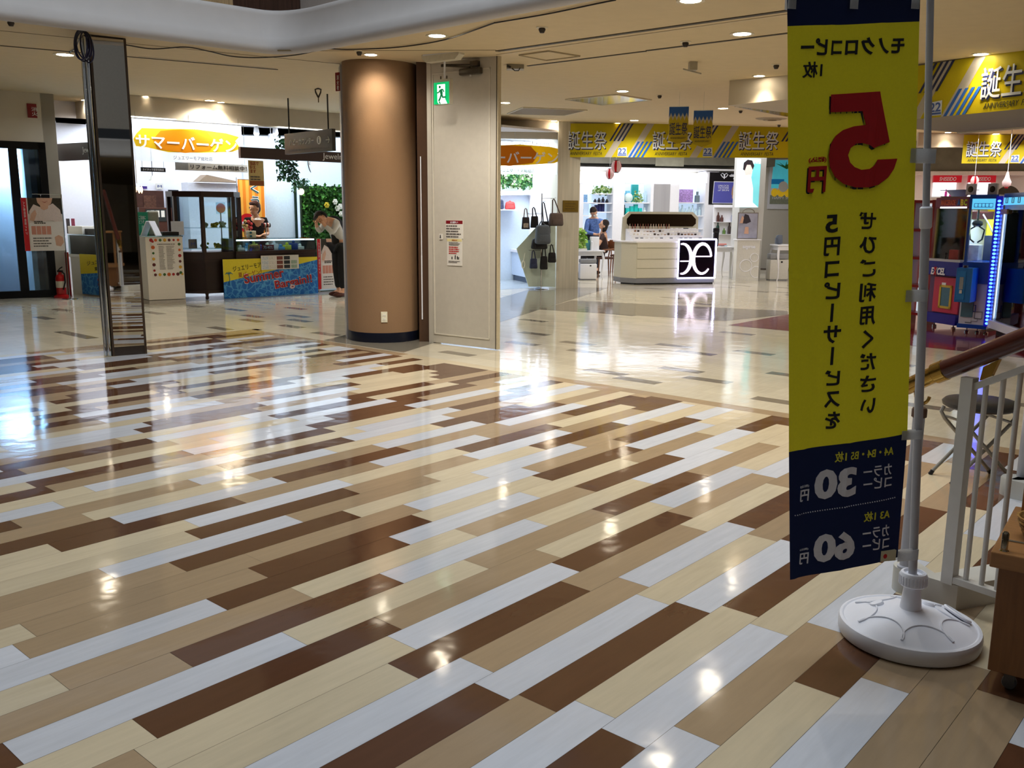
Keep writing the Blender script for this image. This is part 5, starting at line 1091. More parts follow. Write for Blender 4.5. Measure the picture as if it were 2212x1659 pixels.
it = [('ornament', 'yellow sunflower ornament on the lower shelf of the glazed case', 'ornament', .33, .2, 0, GOLD), ('ornament', 'white ornament heap on the middle shelf of the glazed case', 'ornament', .12, .25, 1, PAPER), ('ornament', 'gold watch display on the middle shelf of the glazed case', 'ornament', .3, .25, 1, GOLD), ('ornament', 'green leaf trim on the lower shelf of the glazed case', 'ornament', .1, .2, 0, LEAF), ('ornament', 'small white bust on the middle shelf at the case right side', 'ornament', .45, .25, 1, PAPER)]
for nm, lb, ct_, x, y, lv, mt in it:
    z = hG0 + .031 + (.34 if lv else 0); mb = MB(); 
    for k in range(7): mb.ball((R_.uniform(-.05, .05), R_.uniform(-.04, .04), R_.uniform(.03, .08)), R_.uniform(.02, .032), 8)
    mb.lathe([(0, 0), (.06, 0), (.05, .03), (0, .03)], 12); o = mb.done(nm, mt, None, 40); o.matrix_world = CF.M(x, y, z); tag(o, lb, ct_)
o, w_, h_ = panel_obj('logo_card', 'small framed card with blue mark inside the glazed case', 'card', CF.shift(0, .1), (407, 516), (426, 536), M('frame_grey', (90, 92, 96), .4)); o.matrix_world.translation.z = hG0 + .031; text('M', M('print_blue', (40, 60, 130), .5), o, w_ * .25, h_ * .3, w_ * .5, h_ * .35, -.003)
# glass counter with walnut base and the big summer bargain drape
hC0 = JF.hit(510, 543)[1]; hC1 = JF.hit(510, 517)[1]; sL = JF.hit(512, 560)[0]; L_ = JF.hit(683, 560)[0] - sL
gc = glass_counter('long walnut counter with lit glass top behind the blue summer bargain drape', JF.shift(sL, .0), L_, hC0, hC1, .6, WOODD)
drape('big blue and yellow summer bargain drape on the walnut counter', JF.shift(0, -.0), 480, 684, 562, 646, 553, 633)
a = JF.hit(563, 583); b = JF.hit(643, 550); o = thing('flyer_sheet', 'white printed flyer sheet pinned at the top of the bargain drape', 'flyer', JF.M(a[0], -.03, a[1])); w_, h_ = b[0] - a[0], b[1] - a[1]
mb = MB(); mb.box(0, w_, 0, .003, 0, h_); mb.done('sheet', PAPER, o)
for i in range(14):
    x, z = (i % 5) * .19 + .03, (i // 5) * .31 + .06; lpart(o, 'advert_cell', [(x, z), (x + .16, z), (x + .16, z + .25), (x, z + .25)], w_, h_, M('cell_%d' % (i % 5), ((190, 196, 200), (206, 200, 190), (120, 60, 50), (40, 44, 50), (150, 170, 150))[i % 5], .6, var=.3, scale=60))
# things on and in the glass counter
zc = hC1 + .014; JC = JF.shift(sL, 0)
def onJ(nm, label, cat, s_, d, mb, mat, z=None, sm=40): o = mb.done(nm, mat, None, sm); o.matrix_world = JC.M(s_, d, zc if z is None else z); return tag(o, label, cat)
sx = lambda x, y=515: JC.hit(x, y)[0]
for i, (x, lab) in enumerate(((555, 'lower'), (555, 'upper'))):
    mb = MB(); mb.box(-.07, .07, -.05, .05, 0, .058, bev=.004); o = onJ('gift_box', 'white gift box with dark label, %s of the two on the glass counter' % lab, 'box', sx(560), .3, mb, M('box_cream', (226, 226, 200), .5), zc + i * .06); mb = MB(); mb.box(-.05, -.01, -.053, -.05, .012, .046); mb.done('label_patch', M('print_teal', (40, 110, 130)), o)
st_ = thing('ring_stand', 'thin stand carrying a striped red and black roll on the glass counter', 'stand', JC.M(sx(593), .3, zc)); hh_ = JC.hit(593, 487)[1] - zc
mb = MB(); mb.lathe([(0, .008), (.04, .006), (.04, 0), (0, 0)], 16); mb.tube([(0, 0, 0), (0, 0, hh_)], .006, 8); mb.done('rod', CHROME, st_, 40)
for i in range(7): mb = MB(); mb.lathe([(0, 0), (.04, 0), (.04, .021), (0, .021)], 16, TR((-.074 + i * .021, 0, hh_)) @ RY(math.pi / 2)); mb.done('ring_roll', (BLACKP, M('roll_red', (150, 50, 44), .5), PAPER)[i % 3], st_, 40)
for i, (x, c) in enumerate(((553, (196, 170, 110)), (566, (180, 60, 60)))):
    mb = MB()
    for k in range(6): mb.ball((R_.uniform(-.04, .04), R_.uniform(-.03, .03), .16 + R_.uniform(0, .12)), .028, 8)
    mb.tube([(0, 0, 0), (0, 0, .18)], .01, 6); mb.lathe([(0, .01), (.05, .01), (.05, 0), (0, 0)], 12); onJ('charm_stand', ('beige charm bouquet stand', 'red charm bouquet stand')[i] + ' in front of the shop assistant', 'charm stand', sx(x), .42, mb, M('charm_%d' % i, c, .5, var=.3, scale=60))
zi = hC0 + .001
for i in range(10):
    mb = MB(); c = ((226, 228, 226), (90, 150, 190), (190, 190, 60), (40, 60, 120), (220, 214, 200))[i % 5]; mb.box(-.06, .06, -.05, .05, 0, .05 + .03 * (i % 3), bev=.004); mb.ball((0, 0, .07 + .03 * (i % 3)), .03, 8); o = onJ('jewel_tray', ('white', 'blue', 'lime', 'navy', 'ivory')[i % 5] + ' jewellery tray inside the glass counter, ' + ('left half', 'right half')[i > 4], 'tray', .18 + i * (L_ - .36) / 9, .25, mb, M('tray_%d' % (i % 5), c, .5), zi)
for i, x in enumerate((548, 578)): o, w_, h_ = panel_obj('price_ticket', ('yellow percent ticket', 'dark red percent ticket')[i] + ' at the front of the glass counter', 'ticket', JC.shift(0, .05), (x - 12, 529), (x + 14, 540), M('ticket_%d' % i, ((196, 150, 60), (120, 40, 44))[i], .5)); text(('全品対象', '70-40%')[i], BLACKP if i == 0 else PWHITE, o, w_ * .1, h_ * .2, w_ * .8, h_ * .6, -.003)
# orange flag behind the assistant, and the assistant
JB = JF.shift(0, 1.5)
OR_ = M('nobori_orange', (230, 140, 40), .6); nt = OR_.node_tree; wv = nt.nodes.new('ShaderNodeTexWave'); wv.inputs['Scale'].default_value = 2.6; tc = nt.nodes.new('ShaderNodeTexCoord'); nt.links.new(tc.outputs['Object'], wv.inputs['Vector']); rp_ = nt.nodes.new('ShaderNodeValToRGB'); rp_.color_ramp.interpolation = 'CONSTANT'; rp_.color_ramp.elements[0].color = lin((226, 128, 36)) + (1,); rp_.color_ramp.elements[1].color = lin((236, 170, 70)) + (1,); rp_.color_ramp.elements[1].position = .5; nt.links.new(wv.outputs[0], rp_.inputs[0]); nt.links.new(rp_.outputs[0], nt.nodes['Principled BSDF'].inputs['Base Color'])
o, w_, h_ = panel_obj('voucher_flag', 'tall orange striped voucher flag behind the shop assistant', 'flag', JB, (513, 387), (577, 560), OR_, .004, 'cloth'); mb = MB(); mb.tube([(-.02, 0, -o.matrix_world.translation.z), (-.02, 0, h_ + .03)], .01, 8); mb.tube([(-.02, 0, h_), (w_, 0, h_)], .006, 6); mb.done('pole', CHROME, o)
for c, z in zip('くうぽ', (.83, .68, .52)): text(c, PWHITE, o, w_ * .46, h_ * z, w_ * .34, h_ * .12, -.004, bold=.06); text(c, M('print_deep_green', (10, 70, 60), .5), o, w_ * .47, h_ * z + .006, w_ * .31, h_ * .108, -.008)
mb = MB(); mb.lathe([(0, -.001), (w_ * .34, -.001), (w_ * .34, .001), (0, .001)], 28, TR((w_ * .3, -.005, h_ * .46)) @ RX(math.pi / 2)); mb.done('red_badge', PRED, o); text('50', PWHITE, o, w_ * .08, h_ * .4, w_ * .36, h_ * .08, -.009, bold=.03)
wp = at(551, 437, JF.p(sx(551) + sL, .95).y); fx = TR((wp.x, wp.y, 0)) @ RZ(JF.rz); top_ = wp.z
J = dict(pelvis=(0, .02, .95), waist=(0, .02, 1.08), chest=(0, .01, top_ - .36), neck=(-.0, .0, top_ - .235), head=(-.02, -.01, top_ - .17), armL=[(-.17, .0, top_ - .31), (-.2, -.02, top_ - .56), (-.05, -.16, top_ - .6), (.02, -.19, top_ - .59)], armR=[(.17, .0, top_ - .31), (.2, -.03, top_ - .55), (.06, -.2, top_ - .56), (-.01, -.22, top_ - .57)], legL=[(-.09, .02, .9), (-.09, .0, .5), (-.09, .03, .09), (-.09, -.12, .04)], legR=[(.09, .02, .9), (.09, .0, .5), (.09, .03, .09), (.09, -.12, .04)])
W = person('person', 'woman in black cardigan with glasses standing behind the glass counter', fx, J, BLKC, BLKC, hair_short(M('brown_hair', (58, 34, 28), .45, var=.2), .02), look=(-.9, -.35, 0), sleeve=.5)
mb = MB(); Hh = Vector(J['head']) + Vector((0, 0, .06)); mb.lathe([(.05, 0), (.085, -.03), (.09, -.04)], 20, TR(Vector(J['neck']) + Vector((0, -.02, -.03)))); mb.done('white_collar', PAPER, W, 50)
mb = MB()
for s_ in (0, 1): mb.tube([(Hh.x - .085 + .03 * math.cos(t * math.pi / 6) * .2 - s_ * -.0, Hh.y - .035 + s_ * .06 + .02 * math.cos(t * math.pi / 6), Hh.z + .015 + .018 * math.sin(t * math.pi / 6)) for t in range(13)], .0025, 5, cap=False)
mb.done('glasses', BLACKP, W)
# wall panel, clock, sign boards, planted wall
JP = JF.shift(0, 2.2)
o, w_, h_ = panel_obj('partition_panel', 'plain pale blue white partition panel right of the orange flag', 'partition', JF.shift(0, 1.7), (573, 388), (639, 560), M('partition_white', (206, 222, 232), .4), .05, 'panel'); 
mb = MB(); mb.box(w_, w_ + .06, -.02, .05, -o.matrix_world.translation.z, h_); mb.box(0, w_, 0, .05, -o.matrix_world.translation.z, 0); mb.done('edge_frame', CHROME, o)
JK = JF.shift(0, 2.6); ck = JK.hit(702, 352); rC = 41 * JK.p(ck[0]).y / FPX
c = thing('wall_clock', 'large round white wall clock with roman numerals behind the direction sign', 'clock', JK.M(ck[0], 0, ck[1])); mb = MB(); mb.lathe([(0, .0), (rC * .98, .0), (rC * .98, .02), (0, .02)], 48, RX(-math.pi / 2) @ TR((0, 0, -.02))); mb.done('dial', M('clock_ivory', (226, 220, 208), .5), c)
for r in (rC, rC * .68): mb = MB(); mb.tube([(r * math.cos(t * math.pi / 24), -.022, r * math.sin(t * math.pi / 24)) for t in range(49)], .01 if r == rC else .006, 6, cap=False); mb.done('ring', DARKT, c, 60)
for i, s in enumerate(('XII', 'I', 'II', 'III', 'IIII', 'V', 'VI', 'VII', 'VIII', 'IX', 'X', 'XI')):
    a = math.pi / 2 - i * math.pi / 6; me, a1, b1 = letters(s, None, rC * .2, bold=.01); wS = min(1, rC * .3 / max(a1, .01)); me.materials.append(DARKT); t = link('numeral', me, c); t.matrix_local = TR((rC * .84 * math.cos(a), -.024, rC * .84 * math.sin(a))) @ RY(-(a - math.pi / 2)) @ Matrix.Diagonal((wS, 1, 1, 1)) @ TR((-a1 / 2, 0, -b1 / 2))
for a, l, nm in ((-1.57, .7, 'minute_hand'), (2.3, .45, 'hour_hand')): mb = MB(); mb.tube([(0, -.028, 0), (rC * l * math.cos(a), -.028, rC * l * math.sin(a))], [.012, .004], 6); mb.done(nm, DARKT, c)
o, w_, h_ = panel_obj('shop_plate', 'white shop plate under the wall clock above the planted wall', 'shop sign', JK.shift(0, -.05), (672, 394), (742, 406), PAPER); text('カイタック直営宝飾店', M('print_deep_green', (10, 70, 60)), o, w_ * .05, h_ * .2, w_ * .9, h_ * .6, -.003)
o, w_, h_ = panel_obj('sign_board', 'white hanging board offering free remake advice, black writing', 'shop sign', JF.shift(0, .9), (378, 350), (536, 373), PAPER); text('リフォーム無料相談中！', BLACKP, o, w_ * .2, h_ * .2, w_ * .78, h_ * .62, -.003, bold=.01); lpart(o, 'grey_panel', [(.0, .05), (.17, .05), (.17, .95), (0, .95)], w_, h_, M('board_grey', (150, 150, 148), .6))
for x in (.04, .96): mb = MB(); mb.tube([(w_ * x, .005, h_), (w_ * x, .005, 2.98 - o.matrix_world.translation.z)], .004, 6); mb.done('suspension_wire', CHROME, o)
o, w_, h_ = panel_obj('shop_plate', 'black name plate with white writing left of the advice board', 'shop sign', JF.shift(0, 1.0), (304, 361), (358, 372), BLACKP); text('カイタック直営宝飾店', PWHITE, o, w_ * .07, h_ * .22, w_ * .86, h_ * .56, -.003, bold=.01)
for x in (.06, .94): mb = MB(); mb.tube([(w_ * x, .005, h_), (w_ * x, .005, 2.98 - o.matrix_world.translation.z)], .004, 6); mb.done('suspension_wire', CHROME, o)
o, w_, h_ = panel_obj('voucher_poster', 'yellowed voucher poster with red and black writing hanging by the name band', 'poster', JF.shift(0, .1), (536, 346), (571, 402), M('poster_kraft', (196, 176, 120), .6, var=.1)); text('当店で\n使え\nます', M('print_dark_red2', (140, 30, 24), .5), o, w_ * .08, h_ * .5, w_ * .6, h_ * .46, -.003, bold=.01); lpart(o, 'brown_foot', [(.05, .02), (.98, .02), (.98, .2), (.05, .2)], w_, h_, M('poster_brown', (150, 84, 40), .6)); lines(o, w_ * .1, w_ * .9, h_ * .38, 2, h_ * .1, h_ * .05, TXT, y=-.003)
# green planted wall and hanging ivy: leaves beyond counting
def foliage(nm, label, F_, x0, x1, y0, y1, n, d, seed, size=.05, cols=((40, 96, 34), (70, 130, 50), (26, 66, 26))):
    r = random.Random(seed); mb = MB(); a = F_.hit(x0, y1); b = F_.hit(x1, y0)
    for i in range(n):
        s = a[0] + (b[0] - a[0]) * r.random(); z = a[1] + (b[1] - a[1]) * r.random(); q = Vector((s, -r.uniform(0, d), z)); u_ = Vector((r.uniform(-1, 1), r.uniform(-.7, .1), r.uniform(-1, .6))).normalized(); v_ = u_.cross(Vector((r.uniform(-1, 1), 1, r.uniform(-1, 1)))).normalized(); L_ = size * r.uniform(.6, 1.3)
        mb.face([q, q + u_ * L_ * .5 + v_ * L_ * .35, q + u_ * L_, q + u_ * L_ * .5 - v_ * L_ * .35], i % 3)
    o = mb.done(nm, [M(nm + '_%d' % k, c, .6, var=.15) for k, c in enumerate(cols)], None, Mx=F_.M()); tag(o, label, 'plants', kind='stuff'); return o
JG = JF.shift(0, 1.05)
a = JG.hit(655, 530); b = JG.hit(760, 404); mb = MB(); mb.box(a[0], b[0], .0, .08, .0, b[1]); o = mb.done('plant_panel', M('panel_dark_green', (22, 40, 20), .8), None, Mx=JG.M()); tag(o, 'dark upright backing panel of the green planted wall by the pillar', 'panel')
foliage('wall_leaves', 'dense green leaves covering the planted wall left of the round pillar', JG, 655, 760, 404, 526, 2600, .1, 5, .075)
for i, (x, y, c, lb) in enumerate(((706, 443, (220, 200, 60), 'yellow'), (724, 436, (226, 230, 220), 'upper white'), (735, 446, (226, 230, 220), 'right white'), (729, 450, (226, 230, 220), 'lower white'), (737, 462, (226, 230, 220), 'lowest white'))):
    s, z = JG.hit(x, y, -.13); mb = MB()
    for k in range(6): an = k * math.pi / 3; mb.ball((.035 * math.cos(an), 0, .035 * math.sin(an)), .024, 8, sc=(1, .4, 1))
    mb.ball((0, -.012, 0), .016, 8); o = mb.done('silk_flower', M('flower_%d' % c[2], c, .6), None, 50); o.matrix_world = JG.M(s, -.13, z); tag(o, lb + ' flower on the green planted wall', 'flower')
foliage('hanging_ivy', 'ivy trailing from the name band above the white partition', JF.shift(0, .55), 598, 634, 300, 388, 420, .12, 9, .07, ((30, 70, 40), (50, 96, 60), (20, 50, 30)))
foliage('hanging_ivy', 'short ivy garland linking the partition to the planted wall', JF.shift(0, 1.0), 628, 660, 388, 412, 160, .1, 11, .06, ((30, 70, 40), (50, 96, 60), (20, 50, 30)))
p = JG.shift(0, -.12).hit(650, 414); o = thing('wall_lamp', 'small glowing glass lamp at the left edge of the planted wall', 'lamp', JG.M(p[0], -.12, p[1])); mb = MB(); mb.ball((0, 0, 0), .06, 16); mb.done('glass_shade', M('lamp_glow', (255, 236, 200), .4, emit=4, var=0), o, 60); mb = MB(); mb.tube([(0, 0, .05), (0, .12, .1)], .008, 8); mb.done('bracket', BRASS, o)
# man bending at the planted wall
mp_ = fl(728, 641); fx = TR((mp_.x, mp_.y, 0)) @ RZ(JF.rz + .15)
J = dict(pelvis=(.1, .0, .92), waist=(.06, .0, 1.05), chest=(-.06, -.02, 1.26), neck=(-.2, -.05, 1.34), head=(-.27, -.06, 1.31), armL=[(-.1, -.18, 1.27), (-.24, -.22, 1.1), (-.34, -.12, 1.25), (-.36, -.1, 1.31)], armR=[(-.08, .14, 1.28), (-.2, .18, 1.12), (-.34, .08, 1.24), (-.36, .04, 1.3)], legL=[(.09, -.09, .86), (.04, -.1, .48), (.06, -.1, .09), (-.1, -.1, .04)], legR=[(.1, .09, .86), (.09, .1, .48), (.13, .1, .09), (-.02, .11, .04)])
Mn = person('person', 'man in white shirt, black apron and trousers bending over by the round pillar', fx, J, M('shirt_grey_white', (190, 190, 186), .8, var=.05), BLKC, hair_short(HAIR, .01), look=(-.75, -.3, -.6), shoes=M('brown_shoe', (72, 36, 30), .4))
me = skin('apron', [Vector(J['pelvis']) + Vector((.02, 0, -.18)), Vector(J['pelvis']) + Vector((.02, 0, 0)), Vector(J['waist']) + Vector((.02, 0, .03)), Vector(J['chest']) + Vector((.05, 0, .02)), Vector(J['neck']) + Vector((.06, .02, .02))], [(0, 1), (1, 2), (2, 3), (3, 4)], [(.17, .15), (.17, .15), (.155, .13), (.15, .13), (.07, .06)], BLKC, None); link('apron', me, Mn)
me = skin('cap', [Vector(J['head']) + Vector((-.05, 0, .07)), Vector(J['head']) + Vector((.0, 0, .13))], [(0, 1)], [.095, .08], BLKC, None); link('cap', me, Mn)
pf2 = fl(688, 632); health_poster('dental poster board with red side strip on the floor behind the bending man', Fr(pf2, pf2 + JF.ex), (684, 516), (738, 622))
# back of the shop
def wall_item(nm, label, cat, F_, tl, br, mat, th=.03, part='body'): return panel_obj(nm, label, cat, F_, tl, br, mat, th, part)
JX = JW.shift(0, -.05)
o, w_, h_ = wall_item('carved_cabinet', 'brown carved wooden cabinet at the back left of the jewellery shop', 'cabinet', JW.shift(0, -.35), (289, 411), (362, 560), M('carved_wood', (66, 40, 34), .5, var=.25, scale=12), .35); lpart(o, 'carved_panel', [(.3, .52), (.72, .52), (.72, .93), (.3, .93)], w_, h_, M('carved_relief', (84, 54, 42), .6, var=.5, scale=26, bump=.6), -.012)
wall_item('tall_mirror', 'dark tall mirror beside the carved cabinet', 'mirror', JX, (364, 410), (392, 520), M('dim_mirror', (26, 28, 28), .15), .03)
o, w_, h_ = wall_item('photo_board', 'board of small pale photographs behind the glazed case', 'board', JW.shift(0, -.12), (393, 414), (408, 458), PAPER, .02)
for i in range(6): lpart(o, 'photo', [(.12 + .45 * (i % 2), .06 + .31 * (i // 2)), (.46 + .45 * (i % 2), .06 + .31 * (i // 2)), (.46 + .45 * (i % 2), .3 + .31 * (i // 2)), (.12 + .45 * (i % 2), .3 + .31 * (i // 2))], w_, h_, M('photo_grey', (110, 112, 124), .5, var=.4, scale=20))
prop_box('work_desk', 'dark wooden desk unit with mirror behind the white counter', 'desk', JF, 2.1, (300, 448), (374, 500), M('desk_wood', (70, 42, 34), .5, var=.2), .4, z0=0)
o, w_, h_ = wall_item('desk_mirror', 'mirror with small white cards on the dark desk', 'mirror', JF.shift(0, 2.09), (314, 452), (360, 478), M('dim_mirror2', (70, 74, 76), .12, .6), .006)
for i, x in enumerate((.25, .5, .75)): lpart(o, 'stuck_card', [(x, .35), (x + .17, .35), (x + .17, .9), (x, .9)], w_, h_, PAPER, -.004)
o, w_, h_ = wall_item('round_sign', 'small round red brown sign standing behind the glazed case', 'sign', JF.shift(0, 1.9), (466, 437), (487, 462), GL, .004); mb = MB(); mb.lathe([(0, 0), (w_ / 2, 0), (w_ / 2, .01), (0, .01)], 24, TR((w_ / 2, -.002, h_ / 2)) @ RX(math.pi / 2)); mb.done('disc', M('sign_brown_red', (130, 70, 64), .5), o); mb = MB(); mb.tube([(w_ / 2, .01, h_ * .1), (w_ / 2, .01, -o.matrix_world.translation.z)], .01, 6); mb.done('pole', DARKT, o)
o, w_, h_ = wall_item('framed_mark', 'small white framed mark high on the back wall over the cabinet', 'picture', JX, (337, 396), (353, 409), PAPER, .02); text('M', M('print_blue', (40, 60, 130)), o, w_ * .2, h_ * .3, w_ * .6, h_ * .4, -.003)
wall_item('purple_plate', 'small purple plate high on the back wall over the cabinet', 'plate', JX, (303, 402), (318, 408), M('purple', (60, 40, 120), .5), .015)
for x, y, lb in ((330, 391, 'pendant lamp with white shade left of the advice board'), (191, 357, 'spot lamp with grey shade behind the left name band')):
    f_ = JF.shift(0, 1.4) if x > 300 else LF.shift(0, 1.1); s, z = f_.hit(x, y); o = thing('pendant_lamp', lb, 'lamp', f_.M(s, 0, z)); mb = MB(); mb.lathe([(.02, .09), (.03, .07), (.07, .0), (.066, 0), (.026, .065)], 20); mb.done('shade', M('shade_grey', (190, 188, 182), .4, .2), o, 40); mb = MB(); mb.ball((0, 0, .01), .035, 10); mb.done('bulb', LENS, o, 40); mb = MB(); mb.tube([(0, 0, .08), (0, 0, 2.98 - z)], .005, 6); mb.done('cord', BLACKP, o)
s, z = JF.shift(0, 2.3).hit(296, 406); o = thing('chandelier', 'small glowing crystal chandelier at the far left back of the shop', 'chandelier', JF.shift(0, 2.3).M(s, 0, z)); mb = MB(); mb.tube([(0, 0, .08), (0, 0, 2.98 - z)], .005, 6); mb.done('cord', BRASS, o)
for k in range(8): mb = MB(); an = k * math.pi / 4; mb.lathe([(0, -.1), (.018, -.06), (.02, 0), (0, .05)], 8, TR((.08 * math.cos(an), .08 * math.sin(an), 0))); mb.done('crystal', M('crystal_glow', (255, 220, 170), .3, emit=2.2, var=0), o, 40)
for i, (x, y) in enumerate(((585, 302), (595, 288), (554, 288), (192, 267))):
    f_ = JF.shift(0, 1.2) if x > 300 else LF.shift(0, .9); s, z = f_.hit(x, y); o = thing('spot_light', ('left', 'right', 'small outer')[i] + ' white shop spotlight over the partition' if i < 3 else 'bright shop spotlight beside the teal posters', 'spotlight', f_.M(s, 0, z)); mb = MB(); mb.lathe([(0, .12), (.04, .1), (.055, .0), (.05, 0), (0, .02)], 16); mb.done('can', PLAST, o, 40); mb = MB(); mb.ball((0, 0, -.0), .05, 12); mb.done('lamp_face', M('spot_glow', (236, 244, 255), .4, emit=9, var=0), o, 40); mb = MB(); mb.tube([(0, 0, .1), (0, 0, max(.15, 2.98 - z))], .006, 6); mb.done('stem', PLAST, o)
mb = MB(); a = JF.shift(0, 2.4).hit(430, 392); mb.slab([(0, 0), (.9, 0), (.16, .13)], 0, .3); o = mb.done('paper_canopy', M('kraft', (150, 130, 110), .7), None); o.matrix_world = JF.shift(0, 2.4).M(a[0], 0, a[1]); tag(o, 'beige slanted paper canopy on top of the white back shelf', 'canopy')
o, w_, h_ = panel_obj('back_shelf', 'white shelf wall behind the glazed case', 'shelf', JF.shift(0, 2.6), (405, 394), (520, 520), M('shelf_white', (214, 216, 226), .6), .3)
mb = MB(); mb.box(0, w_, 0, .3, -o.matrix_world.translation.z, 0); mb.done('shelf_base', SHOPW, o)
# ------------------------------------------------------------------ MIDDLE BAG SHOP
m1 = Fr(cl(1060, 257), cl(1228, 263)); m2 = Fr(cl(1228, 263), cl(1760, 277)); CO = Fr(fl(1201, 623), fl(1248, 622.5)); cdir = CO.ex
FESTB = m2.hit(1228, 340)[1]
fascia('trim_42', m1, m1.len - .12, m1.hit(1150, 300)[1]); fascia('trim_43', m2, m2.len, m2.hit(1400, 300)[1], mat=M('fascia_plain', (196, 190, 170), .7, var=.03))
CLAD = M('column_cladding', (176, 170, 154), .55, var=.16, scale=3, stretch=(7, 7, .25))
mb = MB(); mb.box(0, CO.len, 0, .55, 0, 3.3); mb.done('trim_44', CLAD, kind='structure', Mx=CO.M())
o, w_, h_ = panel_obj('brass_plate', 'brass coloured plate on the clad column', 'plate', CO.shift(0, -.008), (1216, 458), (1249, 433), M('brass_dull', (122, 100, 40), .45, .5, var=.15), .008) if False else panel_obj('brass_plate', 'brass coloured plate on the clad column beside the bag shop', 'plate', CO.shift(0, -.01), (1216, 433), (1249, 458), M('brass_dull', (122, 100, 40), .45, .5, var=.15), .01)
lines(o, w_ * .15, w_ * .85, h_ * .75, 3, h_ * .22, h_ * .06, M('brass_dark', (80, 64, 24), .5), y=-.002)
sale_hanging('translucent orange summer sale hanging over the bag shop right of the fire door', m1.shift(0, -.05), 1005, 1219, 297, 302, 379, 374)
MW = CO.shift(0, 2.4)
mb = MB(); mb.box(-6, .4, 0, .12, 0, 3.3); mb.done('wall_bag_shop', M('wall_pale_blue', (200, 212, 226), .7, var=.03), kind='structure', Mx=MW.M())
mb = MB(); mb.box(.0, .12, .55, 2.4, 0, 3.3); mb.done('wall_bag_side', SHOPW, kind='structure', Mx=CO.M())
foliage('fern_garland', 'green fern and white flower garland hung at the top of the bag shop', MW.shift(0, -.15), 1074, 1152, 372, 402, 700, .15, 21, .1, ((44, 96, 50), (90, 140, 70), (190, 200, 170)))
o, w_, h_ = panel_obj('notice_board', 'dark framed notice board with white writing in the bag shop', 'board', MW.shift(0, -.05), (1153, 376), (1173, 408), M('board_dark', (44, 30, 40), .5), .03); lines(o, w_ * .18, w_ * .85, h_ * .75, 4, h_ * .14, h_ * .06, PWHITE)
s0, z0 = MW.hit(1070, 418, -.2); s1, z1 = MW.hit(1190, 410, -.2); tl_ = thing('shelf_light', 'glowing white tube light across the bag shop wall', 'light', MW.M(s0, -.2, z0)); mb = MB(); mb.tube([(0, 0, 0), (s1 - s0, 0, .04)], .04, 12); mb.done('tube', M('tube_glow', (240, 250, 255), .4, emit=7, var=0), tl_, 40); mb = MB(); mb.box(0, s1 - s0, .04, .2, -.02, .05); mb.done('tube_tray', PLAST, tl_)
sh = MW.shift(0, -.4); s0, z0 = sh.hit(1060, 452); s1, _ = sh.hit(1116, 452); mb = MB(); mb.box(0, s1 - s0, 0, .4, -.02, 0); o = mb.done('wall_shelf', SHOPW, None); o.matrix_world = sh.M(s0, 0, z0); tag(o, 'white wall shelf carrying the red and the navy bag', 'shelf')
def bag(nm, label, F_, d, x0, x1, yt, yb, mat, strap=None, th=.14, flap=True, z0=None, taper=.8, front=None):
    f_ = F_.shift(0, d); s0, zb_ = f_.hit(x0, yb); s1, zt_ = f_.hit(x1, yt); zb_ = zb_ if z0 is None else z0; w_, h_ = s1 - s0, zt_ - zb_; b = thing(nm, label, 'bag', f_.M((s0 + s1) / 2, 0, zb_))
    mb = MB(); mb.box(-w_ / 2, w_ / 2, -th, 0, 0, h_, bev=min(w_, h_, th) * .28)
    for v in mb.bm.verts: k = 1 - (1 - taper) * max(0, v.co.z / h_); v.co.x *= k; v.co.y = -th / 2 + (v.co.y + th / 2) * k
    mb.done('body', mat, b, 60)
    if flap: mb = MB(); mb.box(-w_ * .3, w_ * .3, -th - .012, -th + .02, h_ * .12, h_ * .5, bev=.012); mb.done('pocket', front or mat, b, 60)
    if strap:
        sx_, zz_ = f_.hit(*strap); sx_ -= (s0 + s1) / 2; zz_ -= zb_
        mb = MB(); mb.tube([(-w_ * .3 * taper, -th / 2, h_ * .95), (sx_ - .02, -th / 2, zz_ - .02), (sx_, -th / 2, zz_), (sx_ + .02, -th / 2, zz_ - .02), (w_ * .3 * taper, -th / 2, h_ * .95)], .012, 6); mb.done('strap', front or mat, b, 50)
    return b
LB_ = {n: M('bag_' + n, c, .6, var=.12, scale=40) for n, c in dict(red=(190, 60, 56), navy=(40, 46, 70), black=(22, 22, 26), grey=(74, 80, 88), brown=(84, 72, 68), dark=(40, 38, 44)).items()}
zs_ = z0
bag('handbag', 'red handbag on the wall shelf of the bag shop', sh, .3, 1089, 1112, 436, 451, LB_['red'], (1100, 434), z0=zs_); bag('handbag', 'navy handbag left of the red one on the wall shelf', sh, .3, 1070, 1087, 431, 451, LB_['navy'], z0=zs_)
# counter, table shelf
KT = Fr(fl(1060, 594), fl(1140, 613)); zt1 = KT.hit(1090, 536)[1]; L_ = KT.len
kt = thing('sales_table', 'white sales table running back along the bag shop', 'table', KT.M()); mb = MB(); mb.box(0, L_, .02, .8, .12, zt1 - .06); mb.done('front_panel', M('table_front', (190, 204, 226), .5), kt); mb = MB(); mb.box(-.02, L_ + .02, -.01, .82, zt1 - .06, zt1, bev=.004); mb.done('table_top', SHOPW, kt); mb = MB(); mb.box(.0, L_, .06, .78, 0, .12); mb.done('plinth', M('plinth_grey', (80, 92, 112), .6), kt)
zt2 = KT.shift(0, .5).hit(1100, 498)[1]; mb = MB(); mb.box(0, L_ + .1, .5, .8, zt2 - .04, zt2); mb.box(.05, .09, .55, .75, zt1, zt2 - .04); mb.box(L_ - .05, L_ - .01, .55, .75, zt1, zt2 - .04); mb.done('raised_shelf', SHOPW, kt)
